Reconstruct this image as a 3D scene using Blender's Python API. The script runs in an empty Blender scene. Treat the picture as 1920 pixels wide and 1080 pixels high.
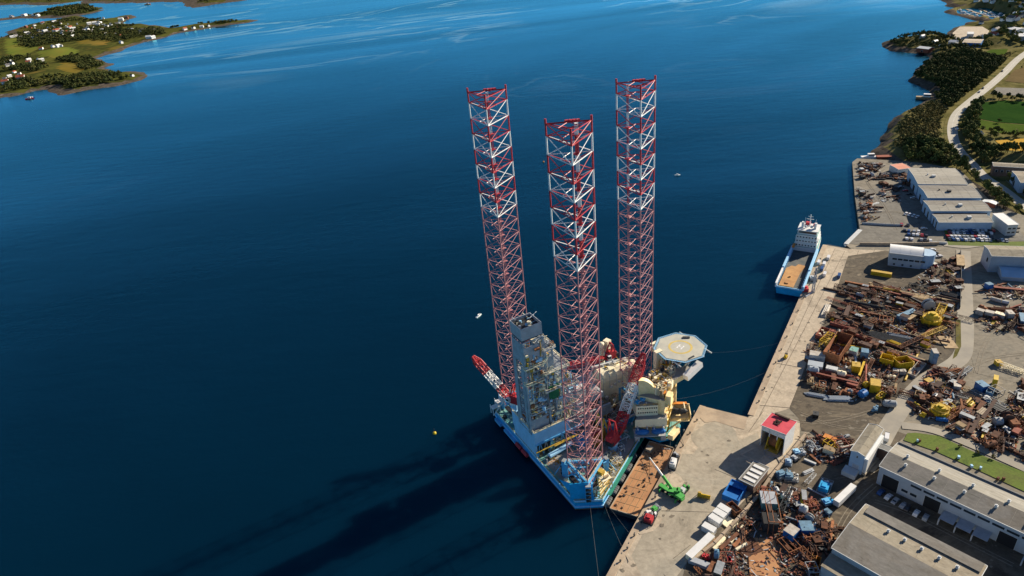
import bpy, bmesh, math, random
import numpy as np
from mathutils import Vector, Matrix, noise
R_ = math.radians
random.seed(7)
sc = bpy.context.scene
COL = sc.collection

# ------------------------------------------------------------------ camera
CH = 239.2                                  # camera height over the water, metres
PITCH, ROLL, FPX = 0.50940707, -0.1019497, 1280.0
Fv = Vector((0, math.cos(PITCH), -math.sin(PITCH)))
R0 = Vector((1, 0, 0)); U0 = R0.cross(Fv)
Rv = math.cos(ROLL) * R0 + math.sin(ROLL) * U0
Uv = -math.sin(ROLL) * R0 + math.cos(ROLL) * U0
cam = bpy.data.cameras.new('camera'); cam_o = bpy.data.objects.new('camera', cam); COL.objects.link(cam_o)
cam.sensor_width = 36; cam.lens = FPX / 1920 * 36
cam.clip_start = 1; cam.clip_end = 40000
cam_o.matrix_world = Matrix(((Rv.x, Uv.x, -Fv.x, 0), (Rv.y, Uv.y, -Fv.y, 0), (Rv.z, Uv.z, -Fv.z, CH), (0, 0, 0, 1)))
sc.camera = cam_o

def G(x, y, z=3.0):
    """point of the level plane z that the survey photograph shows at pixel x, y"""
    d = Fv * FPX + Rv * (x - 960) - Uv * (y - 540)
    k = (z - CH) / d.z
    return Vector((d.x * k, d.y * k, z))

# ------------------------------------------------------------------ light
SUN_AZ, SUN_EL = R_(27.0), R_(25.5)         # azimuth counter-clockwise from +X
w = bpy.data.worlds.new('World'); sc.world = w; w.use_nodes = True
nt = w.node_tree; nt.nodes.clear()
sky = nt.nodes.new('ShaderNodeTexSky'); sky.sky_type = 'NISHITA'; sky.sun_disc = False
sky.sun_elevation = SUN_EL; sky.sun_rotation = math.pi / 2 - SUN_AZ
sky.air_density = 0.9; sky.dust_density = 0.2; sky.ozone_density = 5.0; sky.altitude = 100
bg = nt.nodes.new('ShaderNodeBackground'); bg.inputs[1].default_value = 0.055
wo = nt.nodes.new('ShaderNodeOutputWorld')
nt.links.new(sky.outputs[0], bg.inputs[0]); nt.links.new(bg.outputs[0], wo.inputs[0])
sl = bpy.data.lights.new('sun', 'SUN'); sl.energy = 5.0; sl.angle = R_(0.5); sl.color = (1.0, 0.87, 0.69)
so = bpy.data.objects.new('sun', sl); COL.objects.link(so)
sdir = Vector((math.cos(SUN_AZ) * math.cos(SUN_EL), math.sin(SUN_AZ) * math.cos(SUN_EL), math.sin(SUN_EL)))
so.rotation_euler = (-sdir).to_track_quat('-Z', 'Y').to_euler(); so.location = sdir * 800
sc.view_settings.view_transform = 'Standard'; sc.view_settings.look = 'None'
sc.view_settings.exposure = 0.92; sc.view_settings.gamma = 1.0; sc.view_settings.use_curve_mapping = False
sc.render.film_transparent = False

# ------------------------------------------------------------------ materials
MATS = {}
def set_ramp(r, stops):
    e = r.color_ramp.elements; col = lambda c: (*c, 1) if isinstance(c, tuple) else (c, c, c, 1)
    e[0].position = stops[0][0]; e[0].color = col(stops[0][1]); e[1].position = stops[-1][0]; e[1].color = col(stops[-1][1])
    for p, c in stops[1:-1]: k = e.new(p); k.color = col(c)
def M(name, col, rough=0.75, metal=0.0, var=0.25, scale=0.35, col2=None, rnd=0.0, bump=0.0, spec=0.3):
    """painted or weathered surface: two noise octaves of dirt, optional per-object variation"""
    if name in MATS: return MATS[name]
    m = bpy.data.materials.new(name); m.use_nodes = True; n = m.node_tree.nodes; l = m.node_tree.links
    b = n['Principled BSDF']; b.inputs['Roughness'].default_value = rough; b.inputs['Metallic'].default_value = metal
    b.inputs['Specular IOR Level'].default_value = spec
    tc = n.new('ShaderNodeTexCoord'); nz = n.new('ShaderNodeTexNoise')
    nz.inputs['Scale'].default_value = scale; nz.inputs['Detail'].default_value = 7; nz.inputs['Roughness'].default_value = 0.65
    l.new(tc.outputs['Object'], nz.inputs['Vector'])
    rp = n.new('ShaderNodeValToRGB'); rp.color_ramp.elements[0].position = 0.36; rp.color_ramp.elements[1].position = 0.64
    c2 = col2 if col2 else tuple(c * (1 - var) for c in col)
    rp.color_ramp.elements[0].color = (*c2, 1); rp.color_ramp.elements[1].color = (*col, 1)
    l.new(nz.outputs[0], rp.inputs[0]); out = rp.outputs[0]
    if rnd:
        oi = n.new('ShaderNodeObjectInfo'); mr = n.new('ShaderNodeMapRange')
        mr.inputs[3].default_value = 1 - rnd; mr.inputs[4].default_value = 1 + rnd
        l.new(oi.outputs['Random'], mr.inputs[0])
        hs = n.new('ShaderNodeHueSaturation'); l.new(mr.outputs[0], hs.inputs['Value']); l.new(out, hs.inputs['Color']); out = hs.outputs[0]
    l.new(out, b.inputs['Base Color'])
    if bump:
        bp = n.new('ShaderNodeBump'); bp.inputs['Strength'].default_value = 0.6; bp.inputs['Distance'].default_value = bump
        l.new(nz.outputs[0], bp.inputs['Height']); l.new(bp.outputs[0], b.inputs['Normal'])
    MATS[name] = m; return m

M('red_paint', (0.50, 0.04, 0.05), 0.5); M('white_paint', (0.78, 0.78, 0.76), 0.5, var=0.12)
M('faded_red', (0.50, 0.25, 0.25), 0.6, col2=(0.38, 0.15, 0.16), scale=0.8)
M('rig_blue', (0.13, 0.46, 0.75), 0.5, col2=(0.08, 0.32, 0.58)); M('light_blue', (0.34, 0.62, 0.86), 0.5, var=0.15)
M('hull_blue', (0.015, 0.36, 0.72), 0.45, var=0.25); M('teal_deck', (0.09, 0.32, 0.33), 0.7, col2=(0.22, 0.36, 0.30), scale=0.15)
M('deck_grey', (0.24, 0.25, 0.25), 0.8, col2=(0.36, 0.33, 0.28), scale=0.12); M('deck_dark', (0.06, 0.075, 0.08), 0.8, col2=(0.12, 0.12, 0.11), scale=0.2)
M('deck_green', (0.02, 0.22, 0.15), 0.7); M('cream', (0.84, 0.76, 0.54), 0.6, var=0.14, scale=0.3)
M('yellow', (0.55, 0.36, 0.05), 0.6, var=0.35, scale=0.6); M('bright_yellow', (0.68, 0.46, 0.02), 0.5, var=0.3, rnd=0.15)
M('orange', (0.62, 0.22, 0.03), 0.6, var=0.3); M('steel', (0.34, 0.37, 0.39), 0.5, 0.1, var=0.4, scale=0.6)
M('dark_steel', (0.05, 0.055, 0.06), 0.6, 0.2, var=0.5, scale=0.6); M('grey_paint', (0.38, 0.41, 0.45), 0.6, var=0.2)
M('pale_grey', (0.52, 0.54, 0.54), 0.6, var=0.15); M('derrick_steel', (0.36, 0.43, 0.49), 0.55, 0.1, var=0.3, scale=0.5)
M('helideck', (0.47, 0.46, 0.38), 0.85, col2=(0.38, 0.38, 0.33), scale=0.25); M('heli_yellow', (0.62, 0.47, 0.14), 0.8)
M('bright_blue', (0.02, 0.17, 0.50), 0.45, var=0.3, rnd=0.15); M('green_paint', (0.09, 0.40, 0.09), 0.45, var=0.2); M('tarp_green', (0.02, 0.16, 0.07), 0.8)
M('rust', (0.18, 0.075, 0.038), 0.9, col2=(0.075, 0.035, 0.022), scale=0.5, rnd=0.3, bump=0.05)
M('rust_orange', (0.34, 0.14, 0.06), 0.9, col2=(0.16, 0.065, 0.032), scale=0.5, rnd=0.3, bump=0.05)
M('rust_dark', (0.10, 0.055, 0.04), 0.9, col2=(0.05, 0.035, 0.03), scale=0.6, rnd=0.3, bump=0.05)
M('rust_red', (0.30, 0.09, 0.06), 0.85, col2=(0.17, 0.06, 0.04), scale=0.4, rnd=0.2)
M('barge_deck', (0.46, 0.24, 0.11), 0.95, col2=(0.33, 0.17, 0.085), scale=0.12, bump=0.1)
M('cargo_sand', (0.50, 0.28, 0.11), 0.95, col2=(0.36, 0.19, 0.08), scale=0.15)
M('dark_hull', (0.03, 0.035, 0.045), 0.6); M('wood', (0.42, 0.31, 0.18), 0.9, col2=(0.25, 0.18, 0.1), rnd=0.2)

M('concrete_edge', (0.42, 0.335, 0.24), 0.9, col2=(0.28, 0.22, 0.16), scale=0.12)
M('quay_wall', (0.16, 0.13, 0.10), 0.95, col2=(0.07, 0.06, 0.05), scale=0.3)




M('road', (0.34, 0.31, 0.25), 0.95, col2=(0.27, 0.25, 0.21), scale=0.1); M('highway', (0.42, 0.40, 0.34), 0.95, var=0.12, scale=0.1)
M('roof_pale', (0.34, 0.33, 0.29), 0.8, var=0.15, scale=0.09); M('roof_grey', (0.165, 0.165, 0.155), 0.8, var=0.22, scale=0.08)
M('roof_dark', (0.20, 0.205, 0.20), 0.8, var=0.2, scale=0.1); M('roof_tan', (0.215, 0.195, 0.15), 0.85, var=0.17, scale=0.07)
M('roof_white', (0.66, 0.67, 0.66), 0.6, var=0.1); M('wall_pale', (0.36, 0.41, 0.46), 0.7, var=0.15, scale=0.15)
M('wall_blue', (0.33, 0.47, 0.62), 0.7, var=0.15, scale=0.15); M('wall_brown', (0.17, 0.11, 0.085), 0.8, var=0.3)
M('red_roof', (0.60, 0.07, 0.10), 0.7, col2=(0.48, 0.05, 0.075), scale=0.3); M('brick_red', (0.34, 0.09, 0.05), 0.85, rnd=0.25)
M('glass', (0.02, 0.03, 0.04), 0.12, var=0.2, spec=0.6); M('dark_opening', (0.015, 0.017, 0.02), 0.9); M('black', (0.015, 0.015, 0.017), 0.7)
M('rope', (0.07, 0.075, 0.08), 0.8); M('rubber', (0.14, 0.15, 0.155), 0.95, var=0.4, scale=1.0)
M('house_white', (0.80, 0.80, 0.78), 0.7, var=0.06, rnd=0.1); M('house_roof', (0.12, 0.11, 0.11), 0.8, rnd=0.4)
M('rock', (0.24, 0.215, 0.19), 0.95, col2=(0.10, 0.09, 0.075), scale=0.12, bump=0.6); M('bark', (0.07, 0.05, 0.035), 0.95)
M('leaf_dark', (0.065, 0.085, 0.026), 0.9, col2=(0.11, 0.125, 0.038), scale=0.06, rnd=0.25)
M('leaf_deep', (0.04, 0.052, 0.016), 0.9, col2=(0.065, 0.078, 0.024), scale=0.02, rnd=0.2); M('leaf_mid', (0.13, 0.15, 0.035), 0.9, col2=(0.07, 0.09, 0.026), scale=0.12, rnd=0.35)
M('leaf_olive', (0.19, 0.165, 0.055), 0.9, col2=(0.11, 0.11, 0.038), scale=0.1, rnd=0.3)
def ground_surface(name, stops, s1, s2, stretch=(1, 1, 0)):
    """paved or trodden ground: broad worn patches, finer blotches and small stains"""
    m = bpy.data.materials.new(name); m.use_nodes = True; n = m.node_tree.nodes; l = m.node_tree.links; b = n['Principled BSDF']
    b.inputs['Roughness'].default_value = 0.95; b.inputs['Specular IOR Level'].default_value = 0.2
    tc = n.new('ShaderNodeTexCoord'); mp = n.new('ShaderNodeMapping'); mp.inputs['Scale'].default_value = (stretch[0], stretch[1], 1); mp.inputs['Rotation'].default_value = (0, 0, stretch[2]); l.new(tc.outputs['Object'], mp.inputs[0])
    def nz(sc_, det, dist): q = n.new('ShaderNodeTexNoise'); q.inputs['Scale'].default_value = sc_; q.inputs['Detail'].default_value = det; q.inputs['Roughness'].default_value = 0.7; q.inputs['Distortion'].default_value = dist; l.new(mp.outputs[0], q.inputs[0]); return q
    a, c, d = nz(s1, 9, 1.2), nz(s2, 6, 0.3), nz(s1 * 4.3, 4, 2.0)
    r = n.new('ShaderNodeValToRGB'); set_ramp(r, stops)
    l.new(a.outputs[0], r.inputs[0])
    def mul(src, noise_, lo, hi, p0, p1):
        mr = n.new('ShaderNodeMapRange'); mr.inputs[1].default_value = p0; mr.inputs[2].default_value = p1; mr.inputs[3].default_value = lo; mr.inputs[4].default_value = hi; l.new(noise_.outputs[0], mr.inputs[0])
        hs = n.new('ShaderNodeHueSaturation'); l.new(mr.outputs[0], hs.inputs['Value']); l.new(src, hs.inputs['Color']); return hs.outputs[0]
    o = mul(r.outputs[0], c, 0.84, 1.14, 0.35, 0.65); o = mul(o, d, 0.72, 1.0, 0.30, 0.42)
    l.new(o, b.inputs['Base Color']); bp = n.new('ShaderNodeBump'); bp.inputs['Distance'].default_value = .05; l.new(c.outputs[0], bp.inputs['Height']); l.new(bp.outputs[0], b.inputs['Normal']); MATS[name] = m
ground_surface('concrete', [(0.36, (0.32, 0.27, 0.205)), (0.5, (0.46, 0.39, 0.295)), (0.62, (0.40, 0.34, 0.26))], 0.045, 0.5)
ground_surface('quay_pave', [(0.36, (0.27, 0.24, 0.185)), (0.5, (0.36, 0.32, 0.25)), (0.62, (0.30, 0.275, 0.22))], 0.03, 0.35)
ground_surface('asphalt_tan', [(0.36, (0.15, 0.135, 0.105)), (0.48, (0.23, 0.205, 0.16)), (0.56, (0.19, 0.175, 0.14)), (0.66, (0.30, 0.26, 0.195))], 0.022, 0.3, (1, 1.7, 0.5))
ground_surface('asphalt', [(0.36, (0.11, 0.105, 0.095)), (0.5, (0.18, 0.17, 0.145)), (0.64, (0.13, 0.125, 0.11))], 0.03, 0.3)
ground_surface('dirt', [(0.36, (0.055, 0.046, 0.036)), (0.46, (0.13, 0.108, 0.078)), (0.55, (0.085, 0.072, 0.055)), (0.66, (0.24, 0.20, 0.14))], 0.03, 0.35, (1, 1.6, 0.9))
ground_surface('grass', [(0.36, (0.06, 0.10, 0.018)), (0.5, (0.11, 0.155, 0.026)), (0.64, (0.10, 0.12, 0.03))], 0.08, 0.9)
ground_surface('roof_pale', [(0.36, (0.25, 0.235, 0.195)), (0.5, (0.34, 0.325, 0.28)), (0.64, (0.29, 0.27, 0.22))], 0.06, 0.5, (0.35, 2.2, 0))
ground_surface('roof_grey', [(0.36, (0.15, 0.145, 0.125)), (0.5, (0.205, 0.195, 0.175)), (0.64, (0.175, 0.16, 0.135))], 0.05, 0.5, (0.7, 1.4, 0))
ground_surface('roof_tan', [(0.36, (0.22, 0.195, 0.145)), (0.5, (0.29, 0.26, 0.20)), (0.64, (0.25, 0.215, 0.16))], 0.05, 0.5, (0.7, 1.3, 0))
M('warm_cream', (0.92, 0.75, 0.44), 0.6, col2=(0.78, 0.60, 0.30), scale=0.5)
ground_surface('oil_stain', [(0.36, (0.13, 0.115, 0.09)), (0.6, (0.20, 0.175, 0.135))], 0.3, 1.0); ground_surface('tyre_track', [(0.36, (0.19, 0.165, 0.125)), (0.6, (0.25, 0.22, 0.17))], 0.2, 1.0)
M('weathered_white', (0.52, 0.50, 0.45), 0.7, col2=(0.34, 0.30, 0.25), scale=0.6, rnd=0.15); M('weathered_blue', (0.13, 0.27, 0.40), 0.7, col2=(0.09, 0.17, 0.24), scale=0.6, rnd=0.2)
def leaf_mix(name, a, b, c, scale):
    m = bpy.data.materials.new(name); m.use_nodes = True; n = m.node_tree.nodes; l = m.node_tree.links; p = n['Principled BSDF']; p.inputs['Roughness'].default_value = 1.0; p.inputs['Specular IOR Level'].default_value = 0.1
    g = n.new('ShaderNodeNewGeometry'); q = n.new('ShaderNodeTexNoise'); q.inputs['Scale'].default_value = scale; q.inputs['Detail'].default_value = 6; q.inputs['Roughness'].default_value = 0.75; l.new(g.outputs['Position'], q.inputs[0])
    r = n.new('ShaderNodeValToRGB'); set_ramp(r, [(0.38, a), (0.5, b), (0.62, c)]); l.new(q.outputs[0], r.inputs[0]); l.new(r.outputs[0], p.inputs['Base Color']); MATS[name] = m
leaf_mix('leaf_deep', (0.025, 0.036, 0.013), (0.055, 0.068, 0.02), (0.10, 0.095, 0.03), 0.035)
leaf_mix('leaf_dark', (0.035, 0.05, 0.016), (0.065, 0.085, 0.026), (0.12, 0.12, 0.036), 0.06)
leaf_mix('leaf_mid', (0.055, 0.07, 0.02), (0.10, 0.12, 0.03), (0.15, 0.14, 0.04), 0.05)
leaf_mix('leaf_olive', (0.07, 0.075, 0.026), (0.13, 0.12, 0.04), (0.20, 0.16, 0.06), 0.05)
for i, c in enumerate([(0.7, 0.7, 0.7), (0.03, 0.03, 0.035), (0.30, 0.32, 0.34), (0.35, 0.03, 0.03), (0.03, 0.08, 0.22), (0.55, 0.56, 0.57)]):
    M('car_paint_%s' % ['white', 'black', 'grey', 'red', 'blue', 'silver'][i], c, 0.3, 0.1, var=0.05, spec=0.5)

# ------------------------------------------------------------------ mesh building
class MB:
    def __init__(s): s.v = []; s.f = []; s.m = []
    def add(s, vs, fs, mi=0):
        o = len(s.v); s.v += [tuple(q) for q in vs]; s.f += [tuple(i + o for i in q) for q in fs]; s.m += [mi] * len(fs)
    def box(s, c, d, rz=0.0, mi=0, rx=0.0):
        hx, hy, hz = d[0] / 2, d[1] / 2, d[2] / 2
        mt = Matrix.Translation(c) @ Matrix.Rotation(rz, 4, 'Z') @ Matrix.Rotation(rx, 4, 'Y')
        vs = [mt @ Vector((x, y, z)) for z in (-hz, hz) for x, y in ((-hx, -hy), (hx, -hy), (hx, hy), (-hx, hy))]
        s.add(vs, [(3, 2, 1, 0), (4, 5, 6, 7), (0, 1, 5, 4), (1, 2, 6, 5), (2, 3, 7, 6), (3, 0, 4, 7)], mi)
    def bb(s, x0, x1, y0, y1, z0, z1, mi=0): s.box(((x0 + x1) / 2, (y0 + y1) / 2, (z0 + z1) / 2), (x1 - x0, y1 - y0, z1 - z0), 0, mi)
    def beam(s, a, b, w, h=None, mi=0):
        a = Vector(a); b = Vector(b); h = h or w; d = b - a
        if d.length < 1e-6: return
        x = d.normalized(); up = Vector((0, 0, 1)) if abs(x.z) < 0.99 else Vector((0, 1, 0))
        y = up.cross(x).normalized(); z = x.cross(y)
        vs = [p + y * sy * w / 2 + z * sz * h / 2 for p in (a, b) for sy, sz in ((-1, -1), (1, -1), (1, 1), (-1, 1))]
        s.add(vs, [(3, 2, 1, 0), (4, 5, 6, 7), (0, 1, 5, 4), (1, 2, 6, 5), (2, 3, 7, 6), (3, 0, 4, 7)], mi)
    def tube(s, a, b, r, n=6, mi=0, r2=None, cap=True):
        a = Vector(a); b = Vector(b); d = b - a
        if d.length < 1e-6: return
        x = d.normalized(); up = Vector((0, 0, 1)) if abs(x.z) < 0.99 else Vector((0, 1, 0))
        y = up.cross(x).normalized(); z = x.cross(y); r2 = r if r2 is None else r2; vs = []
        for p, q in ((a, r), (b, r2)):
            for i in range(n):
                t = 2 * math.pi * i / n; vs.append(p + (y * math.cos(t) + z * math.sin(t)) * q)
        fs = [(i, (i + 1) % n, n + (i + 1) % n, n + i) for i in range(n)]
        if cap: fs += [tuple(range(n - 1, -1, -1)), tuple(range(n, 2 * n))]
        s.add(vs, fs, mi)
    def path(s, pts, r, n=5, mi=0):
        for p, q in zip(pts[:-1], pts[1:]): s.tube(p, q, r, n, mi)
    def prism(s, poly, z0, z1, mi=0, mtop=None):
        n = len(poly); ar = sum(poly[i][0] * poly[(i + 1) % n][1] - poly[(i + 1) % n][0] * poly[i][1] for i in range(n))
        if ar < 0: poly = poly[::-1]
        vs = [(p[0], p[1], z0) for p in poly] + [(p[0], p[1], z1) for p in poly]
        s.add(vs, [tuple(range(n - 1, -1, -1))] + [(i, (i + 1) % n, n + (i + 1) % n, n + i) for i in range(n)], mi)
        s.f.append(tuple(len(s.v) - n + i for i in range(n))); s.m.append(mi if mtop is None else mtop)
    def dome(s, c, r, n=10, mi=0, sz=1.0, k=4, full=False):
        rows = []; t0 = -math.pi / 2 if full else 0
        for j in range(k + 1):
            t = t0 + (math.pi / 2 - t0) * j / k
            rows.append([(c[0] + r * math.cos(t) * math.cos(2 * math.pi * i / n), c[1] + r * math.cos(t) * math.sin(2 * math.pi * i / n), c[2] + r * sz * math.sin(t)) for i in range(n)])
        vs = [p for q in rows for p in q]
        s.add(vs, [(j * n + i, j * n + (i + 1) % n, (j + 1) * n + (i + 1) % n, (j + 1) * n + i) for j in range(k) for i in range(n)], mi)
    def build(s, name, mats, parent=None, smooth=False):
        me = bpy.data.meshes.new(name); me.from_pydata(s.v, [], s.f); me.update()
        mats = [mats] if isinstance(mats, str) else mats
        for m in mats: me.materials.append(MATS[m] if isinstance(m, str) else m)
        if len(mats) > 1: me.polygons.foreach_set('material_index', s.m)
        if smooth: me.polygons.foreach_set('use_smooth', [True] * len(me.polygons))
        o = bpy.data.objects.new(name, me); COL.objects.link(o)
        if parent: o.parent = parent
        return o
def tag(o, label=None, cat=None, group=None, kind=None):
    if label: o['label'] = label
    if cat: o['category'] = cat; o['kind'] = 'thing'
    if group: o['group'] = group
    if kind: o['kind'] = kind
    return o
def empty(name, loc, rz=0.0, label=None, cat=None, group=None):
    o = bpy.data.objects.new(name, None); COL.objects.link(o); o.location = loc; o.rotation_euler = (0, 0, rz)
    o.empty_display_size = 1; return tag(o, label, cat, group)
KIDS = {}
def copy_tree(o, parent=None):
    c = o.copy(); COL.objects.link(c)
    if parent: c.parent = parent
    for ch in [q for q in list(COL.objects) if q.parent == o and q is not c]: copy_tree(ch, c)
    return c
def sheet(name, pts, z, mat, kind='structure', label=None, cat=None):
    """flat paved or grown area; pts are plan points"""
    n = len(pts); ar = sum(pts[i][0] * pts[(i + 1) % n][1] - pts[(i + 1) % n][0] * pts[i][1] for i in range(n))
    if ar < 0: pts = pts[::-1]
    z = 3 + (z - 3) * 2.5 if z < 3.12 else z
    bm = bmesh.new(); vs = [bm.verts.new((p[0], p[1], z)) for p in pts]; f = bm.faces.new(vs)
    bmesh.ops.triangulate(bm, faces=[f]); bm.normal_update(); bmesh.ops.delete(bm, geom=[q for q in bm.faces if q.normal.z < 0], context='FACES_ONLY'); me = bpy.data.meshes.new(name); bm.to_mesh(me); bm.free()
    me.materials.append(MATS[mat]); o = bpy.data.objects.new(name, me); COL.objects.link(o)
    return tag(o, label, cat, None, kind)
def ppoly(px, z=3.0): return [G(x, y, z).to_2d() for x, y in px]
def ribbon(px, width, z, zs=None):
    """band of given width along ground pixels"""
    c = [G(x, y, z).to_2d() for x, y in px]; L = []; Rr = []
    cc = []
    for i in range(len(c) - 1):                    # Catmull-Rom smoothing
        p0 = c[max(i - 1, 0)]; p1 = c[i]; p2 = c[i + 1]; p3 = c[min(i + 2, len(c) - 1)]
        for k in range(6):
            t = k / 6; cc.append(0.5 * ((2 * p1) + (p2 - p0) * t + (2 * p0 - 5 * p1 + 4 * p2 - p3) * t * t + (3 * p1 - p0 - 3 * p2 + p3) * t ** 3))
    cc.append(c[-1])
    for i, p in enumerate(cc):
        d = (cc[min(i + 1, len(cc) - 1)] - cc[max(i - 1, 0)]).normalized(); nn = Vector((-d.y, d.x))
        L.append(p + nn * width / 2); Rr.append(p - nn * width / 2)
    return cc, L, Rr
def strip(name, L, Rr, z, mat, kind='structure'):
    mb = MB(); n = len(L); mb.add([(p.x, p.y, z) for p in L] + [(p.x, p.y, z) for p in Rr], [(i, n + i, n + i + 1, i + 1) for i in range(n - 1)])
    return tag(mb.build(name, mat), kind=kind)

# ------------------------------------------------------------------ water
def water_material():
    m = bpy.data.materials.new('sea_water'); m.use_nodes = True; n = m.node_tree.nodes; l = m.node_tree.links; n.clear()
    tc = n.new('ShaderNodeTexCoord')
    def nz(scale, detail, sx=1, sy=1, dist=0.0, rz=0.0):
        mp = n.new('ShaderNodeMapping'); mp.inputs['Scale'].default_value = (sx, sy, 1); mp.inputs['Rotation'].default_value = (0, 0, rz)
        q = n.new('ShaderNodeTexNoise'); q.inputs['Scale'].default_value = scale; q.inputs['Detail'].default_value = detail; q.inputs['Distortion'].default_value = dist
        l.new(tc.outputs['Object'], mp.inputs[0]); l.new(mp.outputs[0], q.inputs['Vector']); return q
    def ramp(src, stops):
        r = n.new('ShaderNodeValToRGB'); set_ramp(r, stops)
        l.new(src.outputs[0], r.inputs[0]); return r
    # body colour: light scattered back from inside the water, so shadows on it are soft
    deep = ramp(nz(0.0016, 4, 1, 1.6, 1.5, 0.3), [(0.35, (0.0003, 0.0098, 0.023)), (0.65, (0.0004, 0.0135, 0.031))])
    sss = n.new('ShaderNodeSubsurfaceScattering'); sss.falloff = 'BURLEY'; sss.inputs['Scale'].default_value = 1.0; sss.inputs['Radius'].default_value = (14, 14, 14)
    # wind-ruffled water with smooth, winding current slicks, their sky reflection painted paler
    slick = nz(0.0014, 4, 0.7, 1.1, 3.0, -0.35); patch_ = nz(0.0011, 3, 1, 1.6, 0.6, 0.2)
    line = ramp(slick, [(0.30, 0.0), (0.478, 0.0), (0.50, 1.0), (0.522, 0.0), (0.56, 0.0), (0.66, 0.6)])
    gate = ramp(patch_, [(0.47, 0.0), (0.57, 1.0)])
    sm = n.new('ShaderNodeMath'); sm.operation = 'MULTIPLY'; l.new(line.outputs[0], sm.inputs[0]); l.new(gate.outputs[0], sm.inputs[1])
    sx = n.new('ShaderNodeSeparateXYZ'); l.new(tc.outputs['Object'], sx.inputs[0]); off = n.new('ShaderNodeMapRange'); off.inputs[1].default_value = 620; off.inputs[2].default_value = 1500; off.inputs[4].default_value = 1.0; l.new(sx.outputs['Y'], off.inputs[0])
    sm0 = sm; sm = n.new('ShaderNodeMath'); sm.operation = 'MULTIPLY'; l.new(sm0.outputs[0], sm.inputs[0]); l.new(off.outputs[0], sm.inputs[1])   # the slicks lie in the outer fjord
    cm = n.new('ShaderNodeMixRGB'); cm.inputs[2].default_value = (0.002, 0.045, 0.085, 1); l.new(sm.outputs[0], cm.inputs[0]); l.new(deep.outputs[0], cm.inputs[1]); l.new(cm.outputs[0], sss.inputs['Color'])  # slicks' brighter sky reflection painted into the body colour
    ro = n.new('ShaderNodeMapRange'); ro.inputs[3].default_value = 0.26; ro.inputs[4].default_value = 0.05; l.new(sm.outputs[0], ro.inputs[0])
    w1 = nz(0.10, 4, 0.35, 1.0, 0.4, 0.45); w2 = nz(0.5, 3, 0.5, 1.0, 0.2, 0.2)
    mx = n.new('ShaderNodeMath'); mx.operation = 'MULTIPLY_ADD'; mx.inputs[1].default_value = 0.35
    l.new(w2.outputs[0], mx.inputs[0]); l.new(w1.outputs[0], mx.inputs[2])
    bs = n.new('ShaderNodeMapRange'); bs.inputs[3].default_value = 0.55; bs.inputs[4].default_value = 0.08; l.new(sm.outputs[0], bs.inputs[0])
    bp = n.new('ShaderNodeBump'); bp.inputs['Distance'].default_value = 0.8; l.new(bs.outputs[0], bp.inputs['Strength'])
    l.new(mx.outputs[0], bp.inputs['Height'])
    gl = n.new('ShaderNodeBsdfGlossy'); gm = n.new('ShaderNodeMixRGB'); gm.inputs[1].default_value = (0.20, 0.78, 1.0, 1); gm.inputs[2].default_value = (0.75, 1.0, 1.0, 1); l.new(sm.outputs[0], gm.inputs[0]); l.new(gm.outputs[0], gl.inputs['Color']); l.new(ro.outputs[0], gl.inputs['Roughness']); l.new(bp.outputs[0], gl.inputs['Normal'])  # slicks also get a whiter gloss tint, painting in brighter sky reflection
    fr = n.new('ShaderNodeFresnel'); fr.inputs['IOR'].default_value = 1.42; b2 = n.new('ShaderNodeBump'); b2.inputs['Strength'].default_value = 0.12; b2.inputs['Distance'].default_value = 1.2; l.new(mx.outputs[0], b2.inputs['Height']); l.new(b2.outputs[0], fr.inputs['Normal'])
    wp = n.new('ShaderNodeMapRange'); wp.inputs[1].default_value = 0.38; wp.inputs[2].default_value = 0.62; wp.inputs[3].default_value = 1.6; wp.inputs[4].default_value = 2.9; l.new(nz(0.0009, 5, 0.6, 1.7, 1.0, -0.2).outputs[0], wp.inputs[0])
    fm = n.new('ShaderNodeMath'); fm.operation = 'MULTIPLY'; pw = n.new('ShaderNodeMath'); pw.operation = 'POWER'; pw.inputs[1].default_value = 1.35; l.new(fr.outputs[0], pw.inputs[0]); l.new(pw.outputs[0], fm.inputs[0]); l.new(wp.outputs[0], fm.inputs[1])
    mix = n.new('ShaderNodeMixShader'); l.new(fm.outputs[0], mix.inputs[0]); l.new(sss.outputs[0], mix.inputs[1]); l.new(gl.outputs[0], mix.inputs[2])
    out = n.new('ShaderNodeOutputMaterial'); l.new(mix.outputs[0], out.inputs[0]); return m
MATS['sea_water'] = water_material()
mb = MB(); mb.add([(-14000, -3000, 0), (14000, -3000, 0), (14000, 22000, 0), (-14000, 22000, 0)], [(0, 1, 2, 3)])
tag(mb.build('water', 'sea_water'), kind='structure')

# ------------------------------------------------------------------ the yard ground (quay walls down into the water)
YARD_PX = [(1040, 1260), (1144, 1080), (1317, 761), (1402, 782), (1407, 778), (1547, 459), (1596, 467), (1584, 457), (1612, 431), (1603, 367), (1598, 304), (1607, 297), (1681, 301),
           (1735, 306), (1800, 318), (1850, 370), (1880, 392), (2010, 430), (2400, 560), (2500, 1300)]
YARD = ppoly(YARD_PX)
mb = MB(); mb.prism(YARD, -6, 3.0, 0, 1)
tag(mb.build('yard_ground', ['quay_wall', 'asphalt_tan']), kind='structure')
Z1, Z2, Z3, Z4 = 3.02, 3.04, 3.06, 3.08
sheet('quay_pavement', ppoly([(1146, 1080), (1318, 762.5), (1401, 784), (1432, 770), (1500, 790), (1498, 850), (1440, 890), (1385, 968), (1290, 1052), (1240, 1110), (1120, 1126)]), Z1, 'concrete')
sheet('quay_strip', ppoly([(1408, 779), (1547.5, 460), (1595, 467.5), (1578, 510), (1552, 580), (1508, 690), (1483, 765), (1462, 772), (1432, 772), (1402, 784)]), Z1 + .004, 'concrete')
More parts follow.
